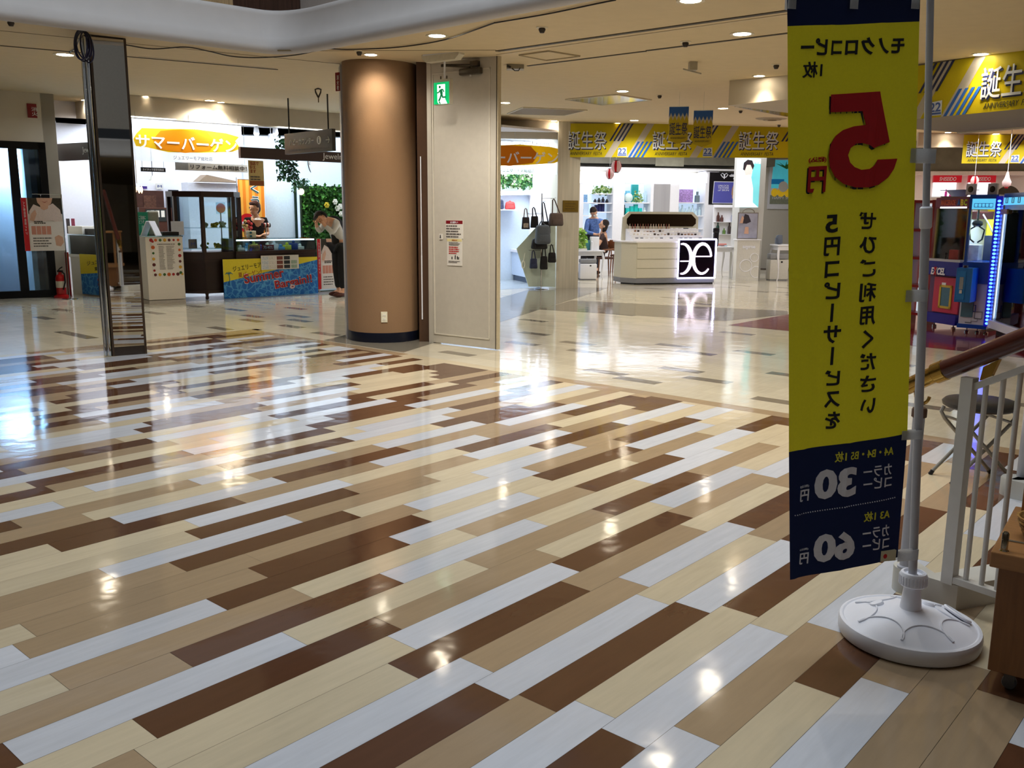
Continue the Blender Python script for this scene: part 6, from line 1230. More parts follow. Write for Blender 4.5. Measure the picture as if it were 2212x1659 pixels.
r = random.Random(4); cols_ = [(206, 200, 214), (190, 150, 170), (60, 80, 140), (220, 222, 226), (150, 160, 180), (120, 70, 90)]
for i in range(12):
    mb = MB(); mb.box(-.035, .035, -.03, .03, 0, r.uniform(.05, .13), bev=.006); mb.ball((0, 0, .05), .03, 8); o = mb.done('trinket', M('trinket_%d' % (i % 6), cols_[i % 6], .5), None, 40); o.matrix_world = KT.M(.08 + i * (L_ - .1) / 12, .6, zt2 + .001); tag(o, ('pale', 'rose', 'blue', 'white', 'grey', 'plum')[i % 6] + ' trinket on the raised white shelf of the bag shop, ' + ('back half' if i < 6 else 'front half'), 'trinket')
for i, (s_, c, lb) in enumerate(((.25, (30, 34, 46), 'black bracelet stand'), (.5, (196, 170, 110), 'small gold picture stand'), (.68, (36, 40, 52), 'leaning dark folder'), (.82, (220, 216, 196), 'cream booklet'))):
    mb = MB(); mb.box(-.06, .06, -.02, .02, 0, .2 + .03 * i, M_=RX(-.2), bev=.004); o = mb.done('counter_display', M('disp_%d' % i, c, .5, var=.2, scale=40), None); o.matrix_world = KT.M(L_ * s_, .25, zt1 + .006); tag(o, lb + ' on the white sales table of the bag shop', 'display')
# earring card rack
rk = KT.shift(0, .3); s0, z0 = rk.hit(1134, 500); s1, z1 = rk.hit(1184, 424)
rck = thing('card_rack', 'wire card rack with rows of small white cards behind the hanging bags', 'rack', rk.M(s0, .35, zt2)); W_, H_ = s1 - s0, z1 - zt2
mb = MB()
for x in (0, W_ / 2, W_): mb.tube([(x, 0, 0), (x, 0, H_)], .006, 6)
for k in range(6): mb.tube([(0, 0, H_ * (k + .5) / 6), (W_, 0, H_ * (k + .5) / 6)], .004, 6)
mb.done('wire_frame', CHROME, rck)
for k in range(6):
    for x in range(4): mb = MB(); mb.box(W_ * (x + .1) / 4, W_ * (x + .9) / 4, -.012, -.006, H_ * k / 6 + .02, H_ * (k + .75) / 6); mb.done('card', (PAPER, M('card_teal', (130, 190, 190), .6), M('card_pink', (206, 160, 180), .6))[(k * 3 + x) % 3], rck)
# angular end panel with hooks, the bags hanging from it
PN = CO.shift(0, -.02); P = [PN.hit(*q) for q in ((1116, 537), (1158, 491), (1200, 478), (1199, 620), (1142, 619))]
ep_ = tag(MB().slab([(p[0], max(p[1], 0)) for p in P], 0, .04).done('end_panel', M('panel_sage', (176, 188, 176), .45, var=.03), None, Mx=PN.M()), 'pale green white angular end panel with hooks in front of the clad column', 'panel')
hooks = thing('hook_stand', 'chrome hook stand carrying the dark bags in front of the end panel', 'stand', PN.M(*[PN.hit(1166, 620)[0], -.08])); ht_ = PN.hit(1166, 418)[1]
mb = MB(); mb.tube([(0, 0, 0), (0, 0, ht_)], .012, 8); mb.lathe([(0, .015), (.14, .01), (.14, 0), (0, 0)], 20); mb.done('post', CHROME, hooks, 40)
for x, y in ((1194, 429), (1172, 436), (1136, 462), (1152, 460), (1190, 530), (1137, 540)):
    s, z = PN.hit(x, y); s0 = PN.hit(1166, 620)[0]; mb = MB(); mb.tube([(0, 0, z), (s - s0, -.1, z), (s - s0, -.12, z + .02)], .005, 6); mb.done('arm', CHROME, hooks)
hg = PN.shift(0, -.2)
bag('shoulder_bag', 'brown boat shaped shoulder bag hanging highest by the column', hg, 0, 1183, 1215, 460, 488, LB_['brown'], (1194, 430), .14, taper=.86); bag('shoulder_bag', 'black long strap bag behind the grey backpack', hg, .12, 1166, 1188, 478, 506, LB_['black'], (1172, 437), .1)
bag('backpack', 'grey backpack in the middle of the hanging bags', hg, -.06, 1153, 1187, 486, 527, LB_['grey'], (1167, 478), .18, taper=.82); bag('satchel', 'black satchel below the grey backpack', hg, .1, 1145, 1181, 515, 538, LB_['black'], None, .14)
bag('tote_bag', 'black tote with pale print, leftmost of the upper hanging bags', hg, .05, 1126, 1144, 469, 495, LB_['dark'], (1135, 450), .05, front=M('tote_print', (150, 140, 130), .6, var=.4)); bag('tote_bag', 'plain black tote right of the printed tote', hg, .08, 1145, 1163, 467, 492, LB_['black'], (1152, 448), .05, flap=False)
bag('pouch_bag', 'navy pouch bag low on the end panel', hg, .1, 1143, 1160, 558, 580, LB_['navy'], (1151, 541), .08); bag('pouch_bag', 'black pouch bag low in the centre of the end panel', hg, .1, 1165, 1182, 553, 582, LB_['black'], (1174, 532), .08); bag('pouch_bag', 'small black bucket bag at the right edge of the end panel', hg, .1, 1182, 1200, 545, 567, LB_['black'], (1190, 528), .1)
s, z = hg.hit(1133, 572); mb = MB(); mb.tube([(.03 * math.cos(t * math.pi / 8), 0, .07 * math.sin(t * math.pi / 8)) for t in range(17)], .011, 6, cap=False); mb.tube([(0, 0, .07), (.03, 0, .22)], .006, 6); o = mb.done('hand_strap', M('strap_ivory', (206, 206, 190), .5), None, 50); o.matrix_world = hg.M(s, .1, z); tag(o, 'ivory loop hand strap at the lower left of the end panel', 'strap')

# ------------------------------------------------------------------ FESTIVAL FASCIA BANNERS
FY = cloth('fest_yellow', (206, 190, 30), .35, .5); FWH = cloth('fest_white', (196, 190, 176), .3, .5); FNAVY = M('fest_navy', (24, 34, 74), .5); FBLUE = M('fest_blue', (34, 88, 168), .5); FTX = M('fest_lettering', (196, 204, 214), .5)
def festival(label, F_, sA, sB, z0, z1, s_text):
    h_ = z1 - z0; per = h_ * 2.59; o = thing('festival_banner', label, 'banner', F_.M(sA, 0, z0), 'yellow festival banners'); L_ = sB - sA
    mb = MB(); mb.box(0, L_, -.003, .003, 0, h_); mb.done('cloth', FY, o)
    s = s_text - sA
    while s > -per: s -= per
    def para(nm, xb, w_, za, zb_, mat, y, k=.6):
        x0 = s + xb * per; sl = k * h_
        pts = [(x0 + za * sl, za * h_), (x0 + w_ * per + za * sl, za * h_), (x0 + w_ * per + zb_ * sl, zb_ * h_), (x0 + zb_ * sl, zb_ * h_)]
        if pts[0][0] < 0.01 or pts[2][0] > L_ - .01 or pts[3][0] < .01 or pts[1][0] > L_: return
        mb = MB(); mb.slab(pts, y, y + .0015); mb.done(nm, mat, o)
    while s < L_:
        para('white_band', .44, .085, 0, 1, FWH, -.005)
        para('white_band', .70, .085, 0, 1, FWH, -.005)
        for i in range(4): para('upper_stripe', .38 + i * .047, .022, .48, 1, FNAVY, -.008)
        for i in range(4): para('lower_stripe', .72 + i * .05, .026, 0, .47, FBLUE, -.008)
        if s > 0.0 - per * .02 and s + per * .47 < L_:
            text('誕生祭', FNAVY, o, s + .025 * h_, h_ * .2, per * .46, h_ * .55, -.0085, bold=.012, depth=.002); text('誕生祭', FTX, o, s, h_ * .23, per * .46, h_ * .55, -.0115, bold=.004, depth=.002)
            text('ANNIVERSARY  FESTA', M('fest_dark', (60, 62, 40), .6), o, s + per * .03, h_ * .06, per * .38, h_ * .1, -.006, shear=.25, depth=.002)
        if s + per * .7 < L_ and s + per * .6 > 0:
            text('22', M('fest_logo', (60, 90, 160), .5), o, s + per * .6, h_ * .1, per * .095, h_ * .17, -.0095, bold=.02, depth=.002); mb = MB(); mb.slab([(s + per * .592, h_ * .03), (s + per * .705, h_ * .03), (s + per * .7, h_ * .3), (s + per * .6, h_ * .28)], -.0078, -.0065); mb.done('logo_plate', FTX, o)
            mb = MB(); mb.box(s + per * .598, s + per * .7, -.0098, -.008, h_ * .05, h_ * .085); mb.done('logo_bar', M('fest_logo', (60, 90, 160), .5), o)
        s += per
    return o
fp = m2.shift(0, -.04); zA = fp.hit(1400, 267)[1]; zB = fp.hit(1400, 340)[1]
festival('long yellow anniversary banner over the cosmetics shop front', fp, fp.hit(1221, 300)[0], fp.hit(1738, 300)[0], zB, zA, fp.hit(1226, 300)[0])
RF = Fr(cl(2000, 136), cl(2212, 110)); rE = RF.len * 2.2
zrb = RF.hit(2100, 246)[1]
pb = fl(2100, 284, zrb); rdp = (pb - RF.o).dot(RF.ey)
mb = MB(); mb.box(-.75, 5, 0, rdp, zrb, 3.3); mb.done('trim_45', M('beam_paint', (150, 140, 122), .8, var=.03), kind='structure', Mx=RF.M())
mb = MB(); mb.box(-.75, 5, rdp - .05, rdp + .01, zrb - .015, zrb + .02); mb.done('trim_46', M('beam_trim', (206, 196, 178), .6), kind='structure', Mx=RF.M())
rp2 = RF.shift(0, -.012); z1_ = rp2.hit(2100, 124)[1]
festival('large yellow anniversary banner on the near ceiling beam, right', rp2, -.4, 3.4, zrb - .0, z1_, rp2.hit(2120, 190)[0])
pL = cl(2119, 117); q = RF.ey; downlight(2119, 117, 'recessed wall washer over the large yellow banner at the right', .085, 26, WARM, 1.5, aim=(pL.x + q.x * .5, pL.y + q.y * .5, 0))
# white ceiling drop panel left of the flag
DP = Fr(cl(1576, 174), cl(1720, 161)); mb = MB(); mb.box(0, 1.9, 0, 1.6, DP.hit(1590, 226)[1], 3.2); mb.done('trim_47', FASC, kind='structure', Mx=DP.M())
# pennants
for x0, x1, y0, y1, dz, lb in ((1446, 1485, 231, 311, 0, 'left'), (1499, 1537, 239, 318, 0, 'right')):
    hp_ = cl(1494, 150); PF = Fr((hp_.x, hp_.y + 2.2, 0), (hp_.x + 1, hp_.y + 2.2 - .22, 0)); a = PF.hit(x0, y0); b = PF.hit(x1, y1); w_, h_ = b[0] - a[0], a[1] - b[1]
    o = thing('pennant', 'small hanging yellow and blue festival pennant, the %s of the two' % lb, 'pennant', PF.M(a[0], 0, b[1]), 'hanging pennants')
    mb = MB(); mb.slab([(0, h_), (w_, h_), (w_, h_ * .1), (w_ / 2, 0), (0, h_ * .1)], -.002, .002); mb.done('yellow_cloth', cloth('pennant_yellow', (190, 170, 40), .3, .6), o)
    n = 5; P = [(0, h_), (w_, h_), (w_, h_ * .72)]; P2 = [(0, h_), (w_, h_), (w_, h_ * .64)]
    for i in range(n): P += [(w_ * (1 - (i + .5) / n), h_ * .84), (w_ * (1 - (i + 1) / n), h_ * .72)]; P2 += [(w_ * (1 - (i + .5) / n), h_ * .76), (w_ * (1 - (i + 1) / n), h_ * .64)]
    mb = MB(); mb.slab(P2, -.004, -.002); mb.done('white_zigzag', FWH, o); mb = MB(); mb.slab(P, -.006, -.004); mb.done('blue_zigzag', M('pennant_blue', (24, 78, 150), .6), o)
    text('誕生祭', FNAVY, o, w_ * .04, h_ * .24, w_ * .92, h_ * .34, -.005, bold=.006); text('ANNIVERSARY', M('fest_dark', (60, 62, 40)), o, w_ * .1, h_ * .14, w_ * .8, h_ * .05, -.004)
    mb = MB(); mb.tube([(0, 0, h_), (w_, 0, h_)], .007, 6); mb.tube([(w_ / 2, 0, h_), (w_ / 2, 0, cz(PF.p(a[0]).x, PF.p(a[0]).y) - b[1])], .0022, 5); mb.done('rod', CHROME, o)

# ------------------------------------------------------------------ COSMETICS SHOP (centre right)
bA = fl(1248, 584); CB = Fr(bA, bA + cdir); CONC = M('concrete_header', (112, 110, 98), .85, var=.16, scale=5); COSW = M('cosmetic_white', (228, 228, 232), .5, var=.02)
ch = CB.hit
def LBX(tl, br): a = ch(*tl); b = ch(*br); return a[0], b[0], b[1], a[1]
sEnd = ch(1760, 590)[0]
mb = MB(); mb.box(-.3, sEnd + 2.5, .35, .5, 0, 3.5); mb.done('wall_cosmetics_back', M('wall_cosmetics', (204, 200, 188), .7, var=.02), kind='structure', Mx=CB.M())
x0, x1, z0, z1 = LBX((1235, 340), (1662, 361)); mb = MB(); mb.box(x0, x1, -.3, .35, z0, 3.4); mb.done('trim_48', CONC, kind='structure', Mx=CB.M())
x0, x1, z0, z1 = LBX((1407, 340), (1467, 361)); mb = MB(); mb.box(x0, x1, -.31, -.3, z0, 3.4); mb.done('trim_49', M('concrete_light', (150, 148, 132), .85, var=.16, scale=5), kind='structure', Mx=CB.M())
cab = thing('display_wall', 'white illuminated cosmetics display wall with open shelf bays', 'shelving', CB.M())
x0, x1, z0, z1 = LBX((1240, 361), (1592, 371)); mb = MB(); mb.box(x0, x1, -.36, .35, z0, z1); mb.done('canopy', COSW, cab)
LBG = M('lightbox_glow', (246, 248, 255), .4, emit=1.6, var=0)
for tl, br in (((1240, 372), (1319, 396)), ((1337, 373), (1517, 396))): x0, x1, z0, z1 = LBX(tl, br); mb = MB(); mb.box(x0, x1, -.3, .3, z0, z1); mb.done('lightbox', LBG, cab)
for tl, br in (((1319, 371), (1337, 592)), ((1517, 371), (1534, 592)), ((1399, 396), (1452, 592)), ((1234, 396), (1251, 592))): x0, x1, z0, z1 = LBX(tl, br); mb = MB(); mb.box(x0, x1, -.26, .3, 0, z1); mb.done('upright', COSW, cab)
SHG = M('bay_back', (210, 232, 250), .5, emit=.55, var=0, ecol=(214, 234, 255))
for xa, xb in ((1251, 1280), (1280, 1319), (1337, 1399), (1452, 1517)):
    x0, x1, z0, z1 = LBX((xa, 396), (xb, 592)); mb = MB(); mb.box(x0, x1, .26, .3, .8, z1); mb.done('bay_back', SHG, cab); mb = MB(); mb.box(x0, x1, -.24, .3, 0, ch(1300, 515)[1]); mb.done('base_cupboard', COSW, cab)
    for y in ((437, 465, 493) if xa in (1251, 1452, 1337) else (418, 438, 457, 486)): z = ch(xa, y)[1]; mb = MB(); mb.box(x0 + .01, x1 - .01, -.2, .26, z - .025, z); mb.done('shelf', COSW, cab)
x0, x1, z0, z1 = LBX((1405, 398), (1437, 470)); mb = MB(); mb.box(x0, x1, -.275, -.26, z0 - .5, z1, bev=.005); mb.done('grey_door', M('door_grey_lilac', (160, 158, 160), .4, var=.1, scale=3, stretch=(8, 8, .1)), cab)
def goods(nm, label, xa, xb, yb, h, c, d=-.05, shape='box', n=1, var=.1, mt=None):
    s0, z = ch(xa, yb, d); s1, _ = ch(xb, yb, d); zz_ = z + .001; kz = (CB.p(s0).y) / FPX
    mat = mt or M('goods_%d_%d_%d' % c, c, .35, var=var, scale=24)
    for i in range(n):
        w_ = (s1 - s0) / n; mb = MB(); hh_ = h * kz * (1 if n == 1 else (.8 + .2 * ((i * 7) % 3)))
        if shape == 'box': mb.box(-w_ * .44, w_ * .44, -.05, .05, 0, hh_, bev=.006)
        elif shape == 'bottle': mb.lathe([(0, 0), (w_ * .4, 0), (w_ * .42, hh_ * .1), (w_ * .4, hh_ * .62), (w_ * .18, hh_ * .72), (w_ * .2, hh_), (0, hh_)], 12)
        elif shape == 'ball': mb.ball((0, 0, hh_ / 2), hh_ / 2, 14, sc=(1, .6, 1))
        o = mb.done(nm, mat, None, 40); o.matrix_world = CB.M(s0 + w_ * (i + .5), d, zz_); tag(o, label if n == 1 else label + (', left half of the row' if i < n / 2 else ', right half of the row'), nm.replace('_', ' '), label if n > 1 else None)
G_ = goods
G_('product_box', 'teal blue product boxes, middle bay top shelf', 1341, 1360, 437, 24, (110, 180, 210), n=2); G_('product_box', 'tall dark teal box on the top shelf of the middle bay', 1362, 1378, 437, 37, (10, 150, 150), .1); G_('round_tin', 'round white and teal display disc on the top shelf of the middle bay', 1349, 1366, 437, 19, (206, 226, 222), -.12, 'ball'); G_('cosmetic_bottle', 'clear bottles at the right of the middle bay top shelf', 1382, 1397, 437, 20, (190, 220, 232), .0, 'bottle', 3)
G_('product_box', 'dark green box at the left of the middle bay second shelf', 1341, 1349, 465, 22, (10, 70, 66), .05); G_('product_box', 'bright teal boxes on the middle bay second shelf', 1350, 1386, 465, 19, (10, 186, 180), -.05, n=4); G_('cosmetic_bottle', 'white bottle at the right of the middle bay second shelf', 1388, 1396, 465, 16, (226, 236, 236), -.05, 'bottle')
G_('cosmetic_bottle', 'blue bottles on the third shelf of the middle bay', 1350, 1362, 493, 20, (120, 170, 200), -.05, 'bottle', 2)
G_('product_box', 'violet patterned gift box in the right bay', 1463, 1497, 437, 27, (160, 130, 190), -.05, var=.5); G_('cosmetic_bottle', 'grey plant pot left of the violet box', 1453, 1461, 437, 22, (90, 110, 124), -.05, 'bottle'); G_('cosmetic_bottle', 'grey plant pot right of the violet box', 1499, 1512, 437, 22, (100, 116, 122), -.05, 'bottle'); G_('cosmetic_bottle', 'small clear bottles on the lower shelf of the right bay', 1454, 1514, 465, 18, (190, 216, 226), -.05, 'bottle', 8)
G_('product_box', 'navy gift bags on the second narrow bay shelf', 1284, 1305, 457, 17, (24, 30, 84), -.05, n=3); G_('powder_pot', 'black and white make-up pots on the narrow bay', 1281, 1315, 438, 10, (40, 40, 46), -.05, 'bottle', 4); G_('product_box', 'blue framed product at the left edge of the shop', 1249, 1269, 437, 16, (110, 150, 190), -.05, var=.4); G_('product_box', 'grey blue box on the left bay lower shelf', 1251, 1260, 465, 13, (150, 190, 210), -.05); G_('cosmetic_bottle', 'pale blue bottles low in the narrow bay', 1300, 1314, 486, 14, (150, 196, 220), -.05, 'bottle', 2)
foliage('shelf_plants', 'light green plants on the top shelf of the narrow bay', CB.shift(0, -.05), 1282, 1316, 404, 417, 120, .1, 31, .09, ((130, 160, 90), (90, 130, 60), (170, 190, 130))); foliage('shelf_plants', 'dark teal leaves beside the round disc in the middle bay', CB.shift(0, -.1), 1368, 1384, 416, 436, 80, .06, 33, .07, ((40, 90, 84), (70, 120, 110), (120, 150, 140)))
# black brand board with violet poster
BLB = M('board_black', (14, 14, 20), .3)
o, w_, h_ = panel_obj('brand_board', 'black brand board with white leaf emblem and violet poster', 'board', CB.shift(0, -.28), (1534, 372), (1592, 442), BLB, .1)
mb = MB()
for sx_ in (-1, 1): mb.tube([(w_ * .5 + sx_ * .0, -.006, h_ * .83), (w_ * .5 + sx_ * .05, -.006, h_ * .86), (w_ * .5 + sx_ * .1, -.006, h_ * .93), (w_ * .5 + sx_ * .06, -.006, h_ * .975), (w_ * .5 + sx_ * .01, -.006, h_ * .94), (w_ * .5, -.006, h_ * .8)], .012, 6)
mb.done('emblem', PWHITE, o); text('clé de', PWHITE, o, w_ * .68, h_ * .87, w_ * .34, h_ * .085, -.004, bold=.05); text('BEA', PWHITE, o, w_ * .82, h_ * .79, w_ * .18, h_ * .05, -.004, bold=.02)
q_ = lpart(o, 'violet_poster', [(.14, .05), (.98, .05), (.98, .7), (.17, .7)], w_, h_, M('poster_violet', (74, 76, 150), .5, emit=.25, var=.03), -.004); lpart(o, 'poster_edge', [(.12, .03), (1, .03), (1, .72), (.15, .72)], w_, h_, PLAST, -.002)
for t, z in (('UNLOCK', .56), ('THE POWER', .49), ('of SKIN', .42)): text(t, PWHITE, o, w_ * .3, h_ * z, w_ * .38, h_ * .055, -.0075)
lpart(o, 'poster_face', [(.8, .2), (.98, .12), (.98, .68), (.88, .62), (.82, .45)], w_, h_, PSKIN, -.0055); lpart(o, 'poster_hair', [(.78, .3), (.84, .3), (.86, .55), (.98, .66), (.98, .7), (.86, .68), (.79, .5)], w_, h_, M('poster_blond', (176, 140, 110), .6), -.007)
# grey pier with lit poster, wall posters, pier end
pr_ = Fr(fl(1590, 604), fl(1645, 604)); hp2 = pr_.hit
mb = MB(); mb.box(.0, hp2(1648, 500)[0], .02, .5, 0, 3.4); mb.done('trim_50', M('pier_grey', (186, 186, 182), .6, var=.02), kind='structure', Mx=pr_.M())
o, w_, h_ = panel_obj('lit_poster', 'tall lit poster of a dark haired person in white before turquoise water', 'poster', pr_.shift(0, -.03), (1594, 343), (1638, 448), M('poster_lit', (214, 240, 248), .4, emit=.8, var=.05, ecol=(220, 244, 252), scale=4), .05)
lpart(o, 'turquoise', [(.5, .2), (1, .0), (1, .9), (.7, .9)], w_, h_, M('poster_turq', (120, 214, 226), .4, emit=.55, var=.2, scale=5)); lpart(o, 'white_coat', [(.02, .02), (.75, .02), (.72, .4), (.6, .66), (.45, .72), (.2, .66), (.05, .5)], w_, h_, M('poster_coat', (236, 244, 250), .4, emit=.8, var=.02), -.0035); lpart(o, 'face', [(.35, .66), (.62, .68), (.68, .82), (.52, .92), (.36, .86), (.3, .76)], w_, h_, M('poster_lit_face', (226, 206, 200), .5, emit=.6), -.005); lpart(o, 'hair', [(.24, .78), (.26, .92), (.42, .985), (.62, .97), (.72, .86), (.66, .78), (.56, .88), (.4, .88), (.32, .76)], w_, h_, M('poster_hair2', (50, 44, 54), .5), -.0065); text('A:P', M('poster_turq2', (70, 160, 180), .5), o, w_ * .72, h_ * .9, w_ * .2, h_ * .03, -.004)
pq = CB.shift(0, -.1)
o, w_, h_ = panel_obj('lemon_poster', 'poster with lemons, ice cream and blue sea beside the flag', 'poster', CB.shift(0, .3), (1664, 343), (1722, 452), PLAST, .03); SKYP = M('poster_sky', (80, 196, 214), .5, emit=.3, var=.1, scale=4)
lpart(o, 'sky', [(.08, .42), (.95, .42), (.95, .98), (.12, .98)], w_, h_, SKYP); lpart(o, 'sea', [(.08, .5), (.5, .5), (.5, .6), (.08, .6)], w_, h_, M('poster_sea', (24, 120, 180), .5, emit=.2), -.0035); lpart(o, 'table_strip', [(.06, .1), (.95, .1), (.95, .28), (.06, .28)], w_, h_, M('poster_stone', (140, 146, 128), .6, var=.2, scale=30), -.0035)
for i, (x, z, r) in enumerate(((.2, .33, .11), (.42, .34, .13), (.66, .32, .12), (.85, .36, .14))): mb = MB(); mb.lathe([(0, -.001), (w_ * r, -.001), (w_ * r, .001), (0, .001)], 20, TR((w_ * x, -.005 - i * .0008, h_ * z)) @ RX(math.pi / 2) @ Matrix.Diagonal((1, 1.1, 1, 1))); mb.done('lemon', M('print_lemon', (232, 190, 40), .5, emit=.2, var=.12, scale=9), o)
mb = MB(); mb.lathe([(0, -.001), (w_ * .16, -.001), (w_ * .16, .001), (0, .001)], 20, TR((w_ * .48, -.0095, h_ * .45)) @ RX(math.pi / 2)); mb.done('ice_cream', PAPER, o)
for k in range(7): a = .4 + k * .35; lpart(o, 'leaf', [(.5, .86), (.5 + .4 * math.cos(a), .84 + .12 * math.sin(a)), (.56, .8)], w_, h_, M('print_leaf', (50, 130, 70), .5), -.0045 - k * .0006)
text('HAPPY SMILE', PWHITE, o, w_ * .14, h_ * .2, w_ * .76, h_ * .05, -.0065)
# kiosk counter with mirror and product rows
KF = Fr(fl(1373, 615), fl(1541, 613)); kh = KF.hit; kL = KF.len; zc_ = kh(1450, 521)[1]; zk = kh(1450, 601)[1]; KM = M('kiosk_cream', (196, 192, 172), .45, var=.02); KG = M('kiosk_grey', (120, 122, 128), .4)
ks = thing('make_up_kiosk', 'cream make-up counter with drawers, mirror back and product display', 'counter', KF.M())
mb = MB(); mb.prism([(0, 0), (kL, 0), (kL + .1, .25), (kL + .1, .75), (-.22, .75), (-.22, .32)], .12, zc_ - .03); mb.done('carcass', KM, ks); mb = MB(); mb.prism([(.0, -.01), (kL, -.01), (kL + .1, .25), (kL + .1, .75), (-.23, .75), (-.23, .31)], .03, .13); mb.done('grey_plinth', KG, ks); mb = MB(); mb.prism([(-.02, .04), (kL, .04), (kL + .06, .3), (-.2, .36)], 0, .03); mb.done('toe_kick', BLACKP, ks); mb = MB(); mb.prism([(-.02, -.02), (kL + .02, -.02), (kL + .13, .25), (kL + .13, .77), (-.25, .77), (-.25, .31)], zc_ - .03, zc_); mb.done('worktop', COSW, ks)
xg = kh(1463, 560)[0]; ys = [524, 526.5, 536, 538, 559, 561, 579.5, 581.5, 600]
zz = [kh(1420, y)[1] for y in (523, 536, 560, 580, 601)]
for a, b in zip(zz, zz[1:]): mb = MB(); mb.box(.01, xg - .005, -.015, .005, b + .008, a - .008, bev=.003); mb.done('drawer', KM, ks)
x0, zT = kh(1372, 457); x1, _ = kh(1533, 457); zm = kh(1450, 490)[1]
mb = MB(); mb.slab([(x0 + .1, zT), (x1 - .1, zT), (x1 + .03, zT - .12), (x1 + .03, zc_), (x0 - .05, zc_), (x0 - .03, zT - .12)], .6, .66); mb.done('mirror_frame', KM, ks)
mb = MB(); m_ = .05; mb.slab([(x0 + .14, zT - m_), (x1 - .14, zT - m_), (x1 - .03, zT - .15), (x1 - .03, zm + .06), (x1 - .1, zm), (x0 + .1, zm), (x0 + .05, zm + .06), (x0 + .05, zT - .15)], .592, .6); mb.done('mirror', M('kiosk_mirror', (120, 104, 96), .06, 1.), ks)
for k in range(4): mb = MB(); mb.box(x0 + .02, x1 - .02, .1 + k * .12, .22 + k * .12, zc_, zc_ + .05 + k * .065); mb.done('tier', COSW, ks)
r = random.Random(12)
for k in range(4):
    n = (14, 20, 22, 26)[k]
    for i in range(n):
        x = x0 + .06 + (x1 - x0 - .12) * (i + .5) / n; z = zc_ + .051 + k * .065; right = i > n * .58; mb = MB()
        if k == 3 and not right: mb.lathe([(0, 0), (.011, 0), (.011, .055), (.007, .06), (.007, .1), (0, .102)], 10); c = r.choice([(150, 70, 60), (190, 150, 120), (110, 50, 44), (206, 190, 170)]); nm = 'lipstick'
        elif k == 2 and right: mb.lathe([(0, 0), (.034, 0), (.034, .012), (.028, .016), (0, .016)], 16); c = (226, 222, 214); nm = 'powder_compact'
        elif k in (1, 2): mb.box(-.02, .02, -.02, .02, 0, r.uniform(.018, .05), bev=.003); c = r.choice([(60, 50, 46), (206, 200, 190), (226, 224, 220), (150, 120, 100)]); nm = 'make_up_case'
        else: mb.box(-.03, .03, -.015, .015, 0, .018, bev=.003); c = r.choice([(226, 226, 226), (60, 70, 84), (200, 196, 190)]); nm = 'sample_tray'
        o = mb.done(nm, M('mk_%d_%d_%d' % c, c, .35), None, 40); o.matrix_world = KF.M(x, .155 + k * .12, z); tag(o, '%s on the %s row of the make-up kiosk, %s half' % (nm.replace('_', ' '), ('front', 'second', 'third', 'back')[k], 'right' if right else 'left'), nm.replace('_', ' '), nm.replace('_', ' ') + 's on kiosk row %s' % 'abcd'[k])
# neon framed monogram
NE = M('neon_white', (236, 234, 255), .4, emit=5.5, var=0, ecol=(206, 206, 255)); nf = KF.shift(0, -.05); nh = nf.hit; a = nh(1463, 601); b = nh(1547, 517); w_, h_ = b[0] - a[0], b[1] - a[1]
ne = thing('neon_sign', 'square neon sign with mirrored double e monogram on the kiosk front', 'neon sign', nf.M(a[0], 0, a[1])); mb = MB(); mb.box(0, w_, .0, .045, 0, h_); mb.done('dark_back', M('neon_back', (26, 18, 34), .08, .6), ne)
fr_ = .018
for p, q in (((0, 0), (w_, 0)), ((w_, 0), (w_, h_)), ((w_, h_), (0, h_)), ((0, h_), (0, 0))): mb = MB(); mb.tube([(p[0], -.012, p[1]), (q[0], -.012, q[1])], fr_, 10); mb.done('neon_tube', NE, ne, 40)
def arcp(cx, cz_, rx, rz, a0, a1, n=22): return [(cx + rx * math.cos(math.radians(a0 + (a1 - a0) * i / n)), -.02, cz_ + rz * math.sin(math.radians(a0 + (a1 - a0) * i / n))) for i in range(n + 1)]
NL = M('neon_letter', (240, 226, 246), .4, emit=1.6, var=0)
for s_ in (1, -1):
    cx = w_ * (.64 if s_ > 0 else .1); rx = w_ * .24; pts = arcp(cx, h_ * .5, rx, h_ * .38, 0, 325)
    pts = [(cx + rx, -.02, h_ * .56)] + arcp(cx, h_ * .5, rx, h_ * .385, 10, 318)
    if s_ < 0: pts = [(2 * cx - x, y, z) for x, y, z in pts if 2 * cx - x > w_ * .04]
    mb = MB(); mb.tube(pts, [.018 + .02 * abs(math.sin(i * math.pi / max(1, len(pts) - 1))) for i in range(len(pts))], 10)
    xa, xb = (cx - rx, cx + rx) if s_ > 0 else (w_ * .05, cx + rx * .9); mb.tube([(xa, -.02, h_ * (.56 if s_ > 0 else .44)), (xb, -.02, h_ * (.56 if s_ > 0 else .44))], .013, 8); mb.done('letter_e', NL, ne, 50)
light('AREA', tuple(nf.p(a[0] + w_ / 2, -.08, a[1] + h_ / 2)), 6, (.7, .7, 1), .5, to=tuple(nf.p(a[0] + w_ / 2, -3, .2)), name='neon_light')
